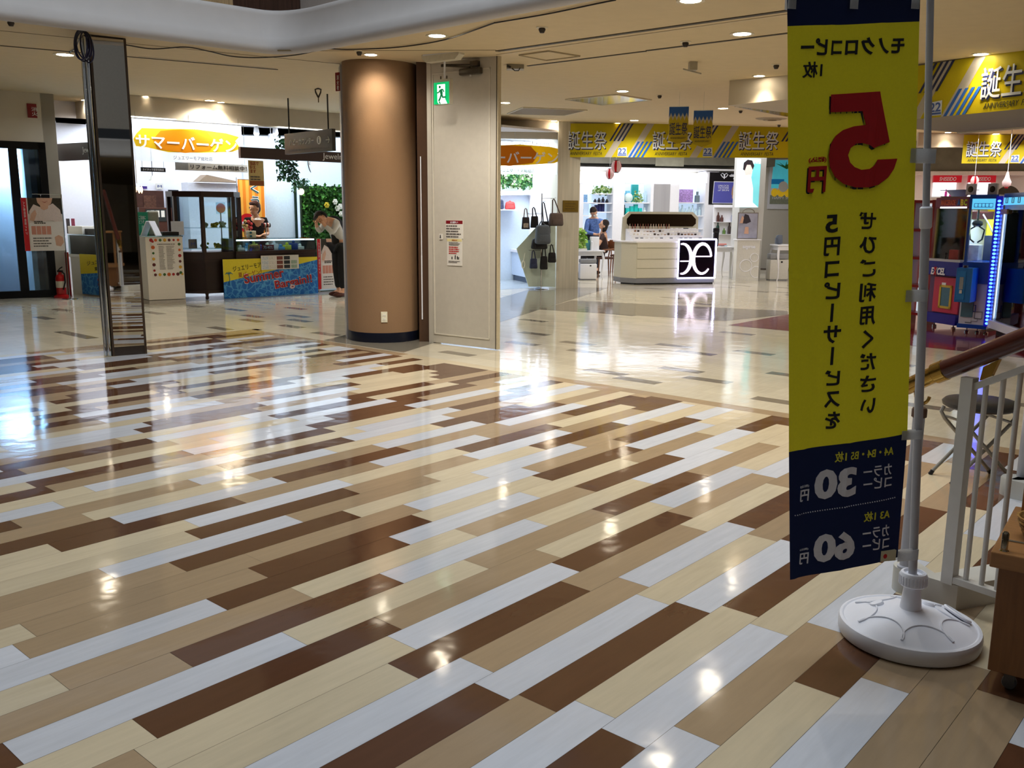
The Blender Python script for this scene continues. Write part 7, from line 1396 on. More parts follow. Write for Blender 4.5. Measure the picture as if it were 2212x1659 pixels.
# tables, purifiers, chairs
def cab_table(label, F_, W_, D_, H_):
    t = thing('console_table', label, 'table', F_.M()); mb = MB(); mb.box(-.02, W_ + .02, -.02, D_ + .02, H_ - .03, H_, bev=.006); mb.done('table_top', COSW, t); mb = MB(); mb.box(.02, W_ - .02, .02, D_ - .02, H_ - .12, H_ - .03); mb.done('apron', COSW, t)
    for x in (0, W_):
        for y in (0, D_): sx_ = 1 if x == 0 else -1; mb = MB(); mb.tube([(x + sx_ * .03, y + (.03 if y == 0 else -.03), H_ - .05), (x + sx_ * .005, y, H_ * .72), (x + sx_ * .035, y, H_ * .3), (x + sx_ * .03, y, .06), (x + sx_ * .01, y, 0)], [.028, .03, .018, .014, .018], 8); mb.done('leg', COSW, t, 50)
    return t
TA = Fr(fl(1232, 603), fl(1303, 602)); hTa = TA.hit(1290, 541)[1]; cab_table('white console table with curved legs left of the kiosk', TA, TA.len, .5, hTa)
TB = Fr(fl(1540, 603), fl(1583, 602.5)); hTb = TB.hit(1560, 533)[1]; cab_table('white console table with curved legs right of the kiosk', TB, TB.len, .5, hTb)
TC = Fr(fl(1677, 606), fl(1735, 606)); hTc = TC.hit(1690, 529)[1]; cab_table('white console table partly behind the yellow flag', TC, TC.len, .45, hTc)
def purifier(label, x0, x1, yb, yt, col):
    f_ = Fr(fl(x0, yb), fl(x1, yb)); h_ = f_.hit(x0, yt)[1]; w_ = f_.len; p = thing('air_purifier', label, 'air purifier', f_.M()); mb = MB(); mb.box(0, w_, 0, .26, .02, h_ * .78, bev=.02); mb.done('body', col, p, 40); mb = MB(); mb.box(.005, w_ - .005, .02, .25, h_ * .8, h_, bev=.02); mb.done('grey_top', M('purifier_grey', (140, 142, 146), .4), p, 40); mb = MB(); mb.box(w_ * .56, w_ * .66, -.004, .004, h_ * .66, h_ * .72); mb.done('sensor_eye', BLACKP, p); mb = MB(); mb.box(.02, w_ - .02, .02, .24, 0, .03); mb.done('foot', KG, p)
purifier('white air purifier under the left console table', 1253, 1289, 605, 560, COSW); purifier('grey white air purifier beside the table near the flag', 1662, 1702, 606, 548, M('purifier_warm', (196, 194, 186), .5))
CHW = M('chair_walnut', (120, 74, 46), .4, var=.15, scale=10)
def chair(label, Mx):
    c = thing('wooden_chair', label, 'chair', Mx)
    mb = MB(); mb.box(-.24, .24, -.22, .22, .42, .46, bev=.015); mb.done('seat', M('chair_seat', (74, 44, 34), .5), c, 40)
    for x in (-.21, .21):
        for y in (-.19, .2): mb = MB(); mb.tube([(x, y, .43), (x * 1.06, y * 1.12, 0)], [.02, .013], 8); mb.done('leg', CHW, c, 40)
        mb = MB(); mb.tube([(x, .2, .44), (x * 1.05, .24, .66)], .016, 8); mb.done('back_post', CHW, c, 40); mb = MB(); mb.tube([(x * 1.05, .24, .66), (x * 1.25, .05, .64), (x * 1.2, -.12, .63)], [.018, .02, .016], 8); mb.done('armrest', CHW, c, 40)
    mb = MB(); n = 14; P = []
    for i in range(n + 1): t = math.pi * (i / n); P.append((-.27 * math.cos(t), .16 + .1 * math.sin(t)))
    for z0_, z1_ in ((.6, .82),):
        V_ = [[mb.bm.verts.new((x, y + k * .018, z0_ + (z1_ - z0_) * (.35 if j == 0 else 1) * 1 if j else z0_ + .02 * abs(i - n / 2) / n)) for j in (0, 1) for k in (0, 1)] for i, (x, y) in enumerate(P)]
        for i in range(n):
            a_, b_ = V_[i], V_[i + 1]; mb.bm.faces.new((a_[0], b_[0], b_[2], a_[2])); mb.bm.faces.new((a_[1], a_[3], b_[3], b_[1])); mb.bm.faces.new((a_[2], b_[2], b_[3], a_[3])); mb.bm.faces.new((a_[0], a_[1], b_[1], b_[0]))
        mb.bm.faces.new((V_[0][0], V_[0][2], V_[0][3], V_[0][1])); mb.bm.faces.new((V_[n][0], V_[n][1], V_[n][3], V_[n][2]))
    mb.done('backrest', CHW, c, 40); return c
p = fl(1340, 590); chair('wooden armchair with curved back just left of the kiosk', TR((p.x, p.y, 0)) @ RZ(2.9)); p = fl(1303, 598); chair('wooden armchair of the seated customer', TR((p.x, p.y, 0)) @ RZ(-1.3))
# seated customer and standing masked assistant
p = fl(1301, 597); zt = at(1296, 474, p.y).z
J = dict(pelvis=(0, .04, .52), waist=(0, .02, .66), chest=(0, .0, zt - .4), neck=(-.01, -.02, zt - .25), head=(-.03, -.05, zt - .18), armL=[(-.03, -.17, zt - .36), (-.16, -.22, zt - .6), (-.36, -.16, zt - .58), (-.44, -.14, zt - .57)], armR=[(-.0, .17, zt - .36), (-.12, .2, zt - .62), (-.34, .14, zt - .6), (-.42, .12, zt - .58)], legL=[(-.08, -.1, .52), (-.46, -.12, .5), (-.44, -.12, .09), (-.57, -.13, .04)], legR=[(-.08, .1, .52), (-.46, .1, .5), (-.42, .1, .09), (-.55, .11, .04)])
person('person', 'seated woman with long dark hair, seen from the side at the white table', TR((p.x, p.y, 0)) @ RZ(.1), J, M('blouse_dark', (60, 44, 44), .8), M('skirt_dark', (40, 36, 40), .8), hair_long(HAIR), look=(-1, -.15, .25), sleeve=.5)
p = fl(1281, 592); zt = at(1275, 446, p.y).z
J = dict(pelvis=(0, 0, .92), waist=(0, 0, 1.04), chest=(-.02, -.02, zt - .38), neck=(-.05, -.07, zt - .24), head=(-.07, -.12, zt - .19), armL=[(-.19, -.04, zt - .34), (-.26, -.1, zt - .6), (-.1, -.32, zt - .66), (-.03, -.38, zt - .66)], armR=[(.19, -.04, zt - .34), (.24, -.12, zt - .6), (.14, -.34, zt - .64), (.08, -.41, zt - .64)], legL=[(-.09, 0, .88), (-.09, 0, .48), (-.09, .02, .09), (-.09, -.11, .04)], legR=[(.09, 0, .88), (.09, 0, .48), (.09, .02, .09), (.09, -.11, .04)])
A_ = person('person', 'standing assistant in blue patterned shirt and white face mask leaning to the customer', TR((p.x, p.y, 0)) @ RZ(.35), J, M('shirt_blue_print', (76, 104, 160), .8, var=.5, scale=26), M('trousers_navy', (34, 38, 52), .8), hair_short(HAIR, .03), look=(.1, -1, -.55))
Hh = Vector(J['head']); d_ = Vector((.1, -1, -.55)).normalized(); mb = MB(); q = Hh + Vector((0, 0, .02)) + d_ * .085; mb.ball((q.x, q.y, q.z), .055, 14, sc=(1, .75, .85)); mb.done('face_mask', PAPER, A_, 50)
# small goods on the tables
def onT(nm, label, F_, s_, d, z, mb, mat): o = mb.done(nm, mat, None, 40); o.matrix_world = F_.M(s_, d, z + .001); tag(o, label, nm.replace('_', ' '))
tx = lambda x: TA.hit(x, 541)[0]
mb = MB(); mb.box(-.06, .06, -.05, .05, 0, .22, bev=.004); onT('teal_box', 'tall teal box on the left console table', TA, tx(1274), .2, hTa, mb, M('box_teal', (70, 140, 150), .4)); mb = MB(); mb.box(-.1, .1, -.05, .05, 0, .3, bev=.01); onT('folded_mirror', 'white standing mirror back on the left console table', TA, tx(1289), .15, hTa, mb, COSW); mb = MB(); mb.lathe([(0, 0), (.03, 0), (.03, .17), (.026, .19), (0, .2)], 16); onT('white_bottle', 'white round bottle on the left console table', TA, tx(1281), .08, hTa, mb, COSW); mb = MB(); mb.box(-.09, .09, -.06, .06, 0, .04, M_=RZ(.3)); onT('paper_stack', 'white papers at the left of the console table', TA, tx(1262), .12, hTa, mb, PAPER)
foliage('table_plant', 'lime green plant at the left edge of the console table', TA.shift(0, .2), 1249, 1260, 498, 540, 90, .1, 41, .12, ((160, 200, 90), (120, 170, 60), (190, 214, 130)))
mb = MB(); mb.box(-.055, .055, -.04, .04, 0, .3, bev=.01); mb.box(-.07, .07, -.05, .05, .3, .42, bev=.03); onT('serum_display', 'dark tester display on the right console table', TB, TB.hit(1552, 533)[0], .15, hTb, mb, BLB); mb = MB(); mb.box(-.07, .07, -.07, .07, 0, .035); onT('glass_tray', 'clear tray on the right console table', TB, TB.hit(1567, 533)[0], .12, hTb, mb, GL); mb = MB(); mb.box(-.1, .1, -.02, .02, 0, .06, bev=.008); onT('coral_sign', 'coral red lettered stand on the right console table', TB, TB.hit(1577, 533)[0], .38, hTb, mb, M('coral', (206, 130, 120), .5, var=.3, scale=60))
mb = MB(); mb.box(-.06, .06, -.06, .06, 0, .2, bev=.02, M_=RX(-.2)); mb.box(-.1, -.06, -.03, .03, 0, .14); onT('skin_tester', 'grey skin tester device on the table near the flag', TC, TC.hit(1691, 529)[0], .2, hTc + .012, mb, M('tester_grey', (90, 100, 116), .3))
# white back display with shoes of bottles right of the kiosk: standing panel
o, w_, h_ = panel_obj('display_stand', 'white open display stand behind the right end of the kiosk', 'stand', CB.shift(0, -.7), (1543, 442), (1588, 530), COSW, .06, 'back'); zf = o.matrix_world.translation.z; mb = MB(); mb.box(0, w_, 0, .3, -zf, 0); mb.done('base', COSW, o)
for k in (.28, .58, .94): mb = MB(); mb.box(0, w_, -.14, 0, h_ * k - .01, h_ * k); mb.done('shelf', COSW, o)
fd = CB.shift(0, -.77)
for i, (x, y, hh_, c, lb) in enumerate(((1551, 476, 20, (70, 40, 36), 'dark brown spray'), (1559, 476, 14, (90, 60, 56), 'brown jar'), (1583, 476, 22, (120, 130, 170), 'violet blue bottle'), (1550, 500, 26, (30, 60, 50), 'dark green bottle'), (1564, 500, 12, (90, 120, 60), 'green sprig pot'), (1575, 500, 24, (60, 50, 50), 'dark portrait card'))):
    s, z = fd.hit(x, y); kz = fd.p(s).y / FPX; zz_ = zf + h_ * (.58 if y == 476 else .28) + .001; mb = MB(); mb.lathe([(0, 0), (3.4 * kz, 0), (3.4 * kz, hh_ * kz * .6), (1.5 * kz, hh_ * kz * .75), (1.5 * kz, hh_ * kz), (0, hh_ * kz)], 12); o2 = mb.done('tester_bottle', M('tst_%d' % i, c, .4), None, 40); o2.matrix_world = fd.M(s, .0, zz_); tag(o2, lb + ' on the white stand behind the kiosk', 'bottle')
# bubble cabinet with hair poster
AF = Fr(fl(1590, 604), fl(1639, 604.5)).shift(0, -.42); ah = AF.hit; aw0 = ah(1591, 560)[0]; aw1 = ah(1640, 560)[0]; zt_ = ah(1615, 517)[1]
ac = thing('hair_care_cabinet', 'white cabinet with raised bubbles and hair care poster before the grey pier', 'cabinet', AF.M(aw0, 0)); w_ = aw1 - aw0
mb = MB(); mb.box(0, w_, 0, .36, .1, zt_ - .02, bev=.005); mb.done('body', M('cabinet_warm', (206, 204, 196), .5), ac); mb = MB(); mb.box(.0, w_, -.005, .37, .0, .1); mb.done('plinth', M('cabinet_warm', (206, 204, 196), .5), ac); mb = MB(); mb.box(-.02, w_ + .02, -.02, .38, zt_ - .02, zt_); mb.done('top', COSW, ac)
for x, z, r_ in ((.42, .34, .13), (.78, .52, .09), (.88, .2, .12)): mb = MB(); x = min(x * w_, w_ - r_ * .3); mb.tube([(x + r_ * math.cos(t * math.pi / 14), -.004, z * 1.0 + r_ * math.sin(t * math.pi / 14)) for t in range(29) if x + r_ * math.cos(t * math.pi / 14) < w_ - .004], .008, 6); mb.done('bubble', COSW, ac, 50)
text('aqyrne', PWHITE, ac, w_ * .24, zt_ * .76, w_ * .56, .08, -.004, bold=.05)
zp = ah(1615, 459)[1]; mb = MB(); mb.box(.02, w_ - .03, .18, .22, zt_, zp); mb.done('poster_frame', M('frame_bronze', (120, 112, 100), .4), ac); mb = MB(); mb.box(.035, w_ - .045, .172, .18, zt_ + .02, zp - .02); q_ = mb.done('poster', M('hair_poster', (150, 150, 166), .5, var=.25, scale=5), ac)
mb = MB(); H_ = zp - zt_; mb.slab([(w_ * .2, zt_ + H_ * .6), (w_ * .34, zt_ + H_ * .95), (w_ * .5, zt_ + H_ * .9), (w_ * .62, zt_ + H_ * .66), (w_ * .42, zt_ + H_ * .58)], .168, .171); mb.done('poster_hair', M('poster_hair2', (50, 44, 54), .5), q_); mb = MB(); mb.slab([(w_ * .12, zt_ + H_ * .6), (w_ * .22, zt_ + H_ * .88), (w_ * .3, zt_ + H_ * .8), (w_ * .26, zt_ + H_ * .6)], .166, .169); mb.done('poster_profile', PSKIN, q_); mb = MB(); mb.slab([(w_ * .34, zt_ + H_ * .2), (w_ * .38, zt_ + H_ * .46), (w_ * .52, zt_ + H_ * .46), (w_ * .54, zt_ + H_ * .2)], .166, .171); mb.done('poster_portrait', PSKIN, q_)
mb = MB(); mb.tube([(w_ * .5 + .13 * math.cos(t * math.pi / 12), .2, zp + .085 * math.sin(t * math.pi / 12)) for t in range(13)], .01, 8); mb.done('arch_handle', M('frame_bronze', (120, 112, 100)), ac, 50)
# paper lanterns
def lantern(label, Y, x, yt, yb):
    t = at(x, yt, Y); b = at(x, yb, Y); h_ = t.z - b.z; r_ = h_ * .42; L = thing('paper_lantern', label, 'lantern', TR(b), 'red and white lanterns'); n = 12
    for k in range(n):
        mb = MB(); A_ = [k * math.tau / n + j * math.tau / n / 3 for j in range(4)]; rows_ = []
        for i in range(9): f_ = i / 8; rr = r_ * (.42 + .58 * math.sin(math.pi * (.08 + .84 * f_))); rows_.append([mb.bm.verts.new((rr * math.cos(a), rr * math.sin(a), h_ * (.05 + .9 * f_))) for a in A_])
        for p_, q_ in zip(rows_, rows_[1:]):
            for j in range(3): mb.bm.faces.new((p_[j], p_[j + 1], q_[j + 1], q_[j]))
        mb.done('red_panel' if k % 3 == 2 else 'white_panel', cloth('lantern_red', (196, 24, 40), .4) if k % 3 == 2 else cloth('lantern_white', (232, 214, 214), .4), L, 60)
    for z in (0, h_ * .95): mb = MB(); mb.lathe([(r_ * .42, z), (r_ * .45, z), (r_ * .45, z + h_ * .05), (0, z + h_ * .05)], 18); mb.done('rim', BLACKP, L)
    mb = MB(); mb.tube([(0, 0, h_), (0, 0, cz(b.x, b.y) - b.z)], .003, 5); mb.done('cord', PLAST, L); return L
lantern('larger red and white paper lantern before the cosmetics lightboxes', 19.0, 1331, 346, 373); lantern('smaller red and white paper lantern left of the larger one', 19.6, 1317, 364, 387); lantern('red and white lantern before the right red shop sign', 16.5, 2104, 380, 401)
# ------------------------------------------------------------------ RIGHT: game corner and red sign shop behind
gB = at(2000, 400, 20.5); GB = Fr((gB.x - 2, gB.y + .4, 0), (gB.x + 5, gB.y - .8, 0)); gh = GB.hit
mb = MB(); mb.box(.2, 9, 0, .15, 0, 3.5); mb.done('wall_red_sign_shop', M('wall_rose_white', (226, 214, 210), .6, var=.02), kind='structure', Mx=GB.M())
def GX(tl, br, d=0): a = gh(*tl, d); b = gh(*br, d); return a[0], b[0], b[1], a[1]
x0, x1, z0, z1 = GX((1975, 318), (2320, 371), -.3); mb = MB(); mb.box(x0, x1, -.3, 0, z0, 3.4); mb.done('trim_51', CONC, kind='structure', Mx=GB.M())
x0, x1, z0, z1 = GX((1975, 370), (2330, 378), -.36); mb = MB(); mb.box(x0, x1, -.36, 0, z0, z1); mb.done('trim_52', M('cornice_rose', (224, 212, 210), .5), kind='structure', Mx=GB.M())
gf = Fr(cl(1985, 286), cl(2230, 291)); zf_ = gf.hit(2050, 318)[1]; fascia('trim_53', gf, gf.len + 4, zf_)
for i, (xa, xb) in enumerate(((2018, 2077), (2094, 2151))):
    lb = ('left', 'right')[i]
    x0, x1, z0, z1 = GX((xa, 379), (xb, 394), -.2); o = thing('red_shop_sign', 'red shop sign with white lettering, the %s of the two' % lb, 'shop sign', GB.M(x0, -.2, z0)); w_, h_ = x1 - x0, z1 - z0; mb = MB(); mb.box(0, w_, 0, .1, 0, h_); mb.done('sign_box', M('shop_red', (196, 22, 44), .4, emit=.25, var=.02), o); text('SHISEIDO', PWHITE, o, w_ * .2, h_ * .22, w_ * .6, h_ * .56, -.004, shear=.15, bold=.01)
    x0, x1, z0, z1 = GX((xa + 1, 394), (xb - 12, 425), -.1); o = thing('lit_niche', 'white lit shelf niche under the %s red sign' % lb, 'niche', GB.M(x0, -.1, z0)); mb = MB(); mb.box(0, x1 - x0, .06, .1, 0, z1 - z0); mb.done('light_panel', LBG, o); mb = MB(); mb.box(-.02, x1 - x0 + .02, -.1, .1, -.03, 0); mb.done('shelf', COSW, o)
    if i == 0:
        for j, (x, hh_) in enumerate(((2043, 15), (2053, 7))): s, z = gh(x, 420, -.15); kz = 20.5 / FPX; mb = MB(); mb.lathe([(0, 0), (2.6 * kz, 0), (2.6 * kz, hh_ * kz * .65), (1.2 * kz, hh_ * kz * .72), (1.2 * kz, hh_ * kz), (0, hh_ * kz)], 14); o2 = mb.done('pink_bottle', M('bottle_pink', (226, 70, 190), .3), None, 40); o2.matrix_world = GB.M(s, -.15, z0 + .001); tag(o2, ('tall', 'short')[j] + ' pink bottle in the left lit niche', 'bottle')
pf_ = gf.shift(0, -.02); zb_ = pf_.hit(2150, 353)[1]; zt_ = pf_.hit(2150, 291)[1]; festival('small far yellow anniversary banner above the game machines', pf_, pf_.hit(2080, 320)[0], pf_.hit(2330, 320)[0], zb_, zt_, pf_.hit(2086, 330)[0])
for x, y, lb in ((2048, 286, 'over the plain far fascia right of the flag pole'), (2152, 289, 'over the far yellow banner')):
    p = cl(x, y); downlight(x, y, 'recessed wall washer ' + lb, .075, 26, WARM, 1.5, aim=(p.x + .2, p.y + .6, 0))
# hanging box with white lantern drop
dt = at(2177, 372, 15.5); dd_ = thing('lantern_drop', 'white drop shaped hanging lantern with red tip over the game machines', 'lantern', TR(dt)); k = 15.5 / FPX
mb = MB(); mb.lathe([(0, 2 * k), (2 * k, 0), (5 * k, -12 * k), (9 * k, -20 * k), (8 * k, -27 * k), (3 * k, -31 * k), (0, -31 * k)], 18); mb.done('drop_shade', cloth('lantern_white', (232, 214, 214), .4), dd_, 50); mb = MB(); mb.lathe([(0, -30 * k), (4.5 * k, -24 * k), (4.7 * k, -22.5 * k), (3 * k, -33 * k), (0, -33 * k)], 14); mb.done('red_tip', cloth('lantern_red', (196, 24, 40), .4), dd_, 50); mb = MB(); mb.tube([(0, 0, 0), (0, 0, cz(dt.x, dt.y) - dt.z)], .005, 5); mb.done('cord', PLAST, dd_)
x0, x1, z0, z1 = GX((2152, 401), (2202, 440), -.3); mr = thing('arched_mirror', 'round topped dressing mirror behind the right game machine', 'mirror', GB.M((x0 + x1) / 2, -.3, 0)); rr = (x1 - x0) / 2; mb = MB(); mb.slab([(rr * math.cos(t * math.pi / 16), z1 - rr + rr * math.sin(t * math.pi / 16)) for t in range(17)] + [(-rr, .5), (rr, .5)], 0, .02); mb.done('mirror_glass', M('mirror_dim', (170, 160, 150), .1, .9), mr); mb = MB(); mb.box(-rr * .8, rr * .8, 0, .1, 0, .5); mb.done('stand', CHW, mr)
# --- game machines
MB_BLUE = M('game_blue', (14, 70, 170), .3, coat=.3); MB_NAVY = M('game_navy', (24, 26, 130), .3, coat=.3); PINKR = M('game_rose', (180, 52, 76), .4); GYEL = M('game_yellow', (206, 196, 40), .5, emit=.35, var=.04); LED = M('led_blue', (60, 110, 255), .3, emit=9, var=0, ecol=(50, 90, 255)); LEDW = M('led_white', (230, 244, 255), .3, emit=9, var=0); HEADL = M('header_lit', (90, 190, 230), .4, emit=1.0, var=.3, scale=12, ecol=(90, 190, 236)); GWH = M('game_white', (206, 206, 220), .4, var=.03)  # GYEL back panels are no lamps, their glow stands in for lit interiors
G1 = Fr(fl(1998, 704), fl(2066, 715)); h1 = G1.hit; w1 = G1.len; T1 = h1(2010, 424)[1]; Zc = h1(2005, 562)[1]; Zp = h1(2005, 592)[1]
g1 = thing('crane_game', 'navy and rose crane game with yellow inside, left of the three', 'game machine', G1.M()); D1 = .85
mb = MB(); mb.box(-.03, w1 + .0, -.04, D1, .07, .2); mb.done('base', MB_NAVY, g1); mb = MB(); mb.box(0, w1 - .005, .02, D1, .2, Zp); mb.done('lower_cabinet', M('game_mauve', (90, 60, 96), .5), g1)
mb = MB(); mb.box(w1 * .17, w1 - .02, .0, .03, .21, Zp - .02, bev=.004); d_ = mb.done('rose_door', PINKR, g1); a = h1(2031, 660); b = h1(2054, 622); mb = MB(); mb.box(a[0], b[0], -.006, .002, a[1], b[1]); mb.done('prize_window', M('prize_glass', (70, 110, 130), .1), d_); mb = MB(); c0, c1, e0, e1 = a[0] - .03, b[0] + .03, a[1] - .03, b[1] + .03
for q in ((c0, c0 + .03, e0, e1), (c1 - .03, c1, e0, e1), (c0, c1, e0, e0 + .03), (c0, c1, e1 - .03, e1)): mb.box(q[0], q[1], -.012, .001, q[2], q[3])
mb.done('window_frame', M('frame_mustard', (190, 160, 60), .5), d_); a = h1(2035, 615); mb = MB(); mb.box(a[0], a[0] + .07, -.006, .0, a[1], a[1] + .03); mb.done('maker_plate', PLAST, d_)
mb = MB(); mb.box(-.01, w1, -.06, .1, Zp, Zc, bev=.01); c_ = mb.done('control_panel', MB_NAVY, g1); mb = MB(); mb.box(-.01, w1, -.05, .12, Zc, Zc + .03, M_=None); mb.done('control_top', GREYP, g1); a = h1(2019, 592); b = h1(2051, 579); text('EXCEL', PWHITE, c_, a[0], a[1], b[0] - a[0], b[1] - a[1], -.066, shear=.2, bold=.04); a2 = h1(2026, 592); text('X', PRED, c_, a[0] + (b[0] - a[0]) * .22, a[1] - .01, (b[0] - a[0]) * .2, b[1] - a[1] + .02, -.071, bold=.05)
mb = MB(); mb.tube([(w1 * .45, .0, Zc + .03), (w1 * .48, -.01, Zc + .09)], .01, 8); mb.ball((w1 * .48, -.01, Zc + .1), .022, 10); mb.done('joystick', BLACKP, g1, 40)
mb = MB(); mb.box(.04, w1 - .02, D1 - .02, D1, Zc, T1 - .15); mb.done('yellow_back', GYEL, g1)
for x in (0, w1 - .03): mb = MB(); mb.box(x, x + .03, .02, .06, Zc, T1 - .15); mb.done('frame_post', M('post_olive', (120, 100, 50), .4, .4), g1)
mb = MB(); mb.box(.0, .02, .06, D1, Zc, T1); mb.done('side_wall', GWH, g1); mb = MB(); mb.box(.03, w1 - .03, .035, .04, Zc, T1 - .15); mb.done('front_glass', GL, g1)
mb = MB(); mb.box(-.01, w1, .0, D1, T1 - .16, T1 - .02, bev=.012); hd = mb.done('header', M('game_maroon', (110, 34, 60), .4), g1); text('MASCERADE', M('letter_rust', (190, 80, 50), .5), hd, w1 * .16, T1 - .12, w1 * .45, .07, -.004, bold=.04); text('B', M('letter_yellow', (220, 200, 60), .5), hd, w1 * .76, T1 - .125, .05, .08, -.004, bold=.05); text('A', FBLUE, hd, w1 * .66, T1 - .125, .05, .08, -.004, bold=.05); text('C', LIME, hd, w1 * .86, T1 - .125, .05, .08, -.004, bold=.05); mb = MB(); mb.box(w1 * .15, w1 * .95, -.006, .0, T1 - .158, T1 - .138); mb.done('lit_strip', LBG, hd)
a = h1(2056, 536, .5); mb = MB(); mb.tube([(a[0] + .13 * math.cos(t * math.pi / 12), .5, Zc + .16 + .15 * math.sin(t * math.pi / 12)) for t in range(25)], .03, 10, cap=False); mb.lathe([(0, -.02), (.11, -.02), (.11, .03), (0, .03)], 24, TR((a[0], .5, Zc + .16)) @ RX(math.pi / 2)); o = mb.done('prize_clock', M('prize_yellow', (196, 170, 80), .5), None, 50); o.matrix_world = G1.M(); tag(o, 'round yellow framed prize clock inside the left crane game', 'prize')
mb = MB(); a = h1(2064, 462, .45); mb.tube([(a[0] - .02, .45, T1 - .16), (a[0] - .02, .45, a[1] + .05)], .02, 8); mb.ball((a[0] - .02, .45, a[1]), .07, 12, sc=(.7, .7, 1.3)); mb.done('claw', GWH, g1, 50); a = h1(2036, 466, .8); mb = MB(); mb.box(a[0] - .07, a[0] + .07, D1 - .04, D1 - .02, a[1] - .05, a[1] + .05); mb.done('green_notice', M('notice_green', (20, 110, 70), .5), g1)
for x in (.1, w1 - .12): mb = MB(); mb.lathe([(0, 0), (.03, 0), (.03, .03), (.01, .035), (.01, .075), (0, .075)], 10, TR((x, .06, 0))); mb.done('foot', CHROME, g1)
# blue machine with led corner
G2 = Fr(fl(2067, 717), fl(2127, 722)); h2 = G2.hit; w2 = G2.len; T2 = h2(2090, 424)[1]; Zg = h2(2090, 566)[1]
g2 = thing('crane_game', 'bright blue crane game with coin box and blue light strip, middle of the three', 'game machine', G2.M()); D2 = .9
mb = MB(); mb.box(0, w2, .02, D2, .1, h2(2090, 612)[1]); lw = mb.done('lower_cabinet', GWH, g2); mb = MB(); mb.box(-.01, w2 + .01, .0, D2, .06, .11); mb.done('base_rail', MB_BLUE, g2)
r = random.Random(8)
for i in range(9):
    x, z, q = r.uniform(.08, w2 - .1), r.uniform(.16, .5), r.uniform(.03, .05); mb = MB(); c = [(x - q, z - q), (x + q, z - q), (x + q, z + q), (x - q, z + q), (x - q, z - q)]; mb.tube([(a_, .014, b_) for a_, b_ in c], .006, 5); mb.done('square_motif', (MB_BLUE, GREYP, KG)[i % 3], lw)
mb = MB(); mb.box(.02, .16, .005, .022, .2, .5); mb.done('prize_flap', M('prize_glass', (70, 110, 130), .1), g2); mb = MB(); mb.box(-.01, w2, .0, D2, h2(2090, 612)[1], Zg); mb.done('middle_cabinet', MB_BLUE, g2)
for x in (0, w2 - .03): mb = MB(); mb.box(x, x + .03, .0, .05, Zg, T2); mb.done('frame_post', MB_BLUE, g2)
mb = MB(); mb.box(.03, w2 - .03, .02, .025, Zg, T2 - .2); mb.done('front_glass', GL, g2); mb = MB(); mb.box(.02, w2, D2 - .02, D2, Zg, T2 - .2); mb.done('yellow_back', GYEL, g2); mb = MB(); mb.box(0, w2, .0, D2, T2 - .03, T2 + .02); mb.done('roof', MB_BLUE, g2)
mb = MB(); mb.box(.03, w2 - .03, .005, .02, h2(2090, 452)[1], T2 - .03); hd = mb.done('lit_header', HEADL, g2)
for i in range(5): mb = MB(); x = .08 + i * (w2 - .16) / 4; z = T2 - .11; q = .022; mb.tube([(x - q, 0, z - q), (x + q, 0, z - q), (x + q, 0, z + q), (x - q, 0, z + q), (x - q, 0, z - q)], .004, 5); mb.done('square_motif', MB_BLUE, hd)
mb = MB(); mb.box(w2 - .02, w2 + .055, -.03, .05, .1, T2); st_ = mb.done('led_post', M('led_post_navy', (16, 22, 130), .3, emit=.35, ecol=(10, 20, 190)), g2)
for i in range(34): mb = MB(); z = .14 + (T2 - .2) * i / 33; mb.ball((w2 + .018, -.032, z), .021, 8, sc=(1, .4, .75)); mb.done('led_dot', LED, st_)
c0 = h2(2110, 500, .4); mb = MB(); mb.tube([(c0[0], .4, T2 - .05), (c0[0], .4, c0[1] + .06)], .012, 8); mb.ball((c0[0], .4, c0[1] + .1), .07, 12, sc=(1, 1, .6))
for sx_ in (-1, 1): mb.tube([(c0[0], .4, c0[1] + .08), (c0[0] + sx_ * .09, .4, c0[1] + .02), (c0[0] + sx_ * .07, .4, c0[1] - .1), (c0[0] + sx_ * .02, .4, c0[1] - .14)], .011, 6)
mb.done('claw', M('claw_steel', (90, 96, 100), .25, .9), g2, 50); mb = MB(); mb.tube([(c0[0] + .05, .42, T2 - .22), (c0[0] + .12, .44, c0[1] + .1), (c0[0] + .2, .46, c0[1] - .06)], .01, 6); mb.done('claw_cable', GWH, g2, 50)
a = h2(2110, 465, .85); mb = MB(); mb.box(a[0] - .12, a[0] + .2, D2 - .03, D2 - .015, a[1] - .05, a[1] + .05); mb.done('name_plate', M('plate_brown', (70, 26, 24), .5), g2)
for i, (x, y, hh_, c, lb) in enumerate(((2110, 566, .2, (190, 190, 200), 'pale toy box'), (2122, 566, .32, (60, 66, 90), 'dark toy box'), (2098, 566, .14, (150, 60, 60), 'red toy box'))):
    s, _ = h2(x, y, .55); mb = MB(); mb.box(-.09, .09, -.1, .1, 0, hh_, bev=.005); o = mb.done('prize_box', M('prize_%d' % i, c, .4, var=.3, scale=14), None); o.matrix_world = G2.M(s - (.06, -.06, .1)[i], (.55, .75, .3)[i], Zg + .001); tag(o, lb + ' inside the blue crane game', 'prize box')
a = h2(2060, 652, -.28); b = h2(2102, 580, -.28); z2_ = h2(2090, 577, -.2)[1]; cbx = thing('coin_box', 'blue metal coin box hung on the front of the middle crane game', 'coin box', G2.M(a[0], -.28, a[1])); wb, hb = b[0] - a[0], b[1] - a[1]
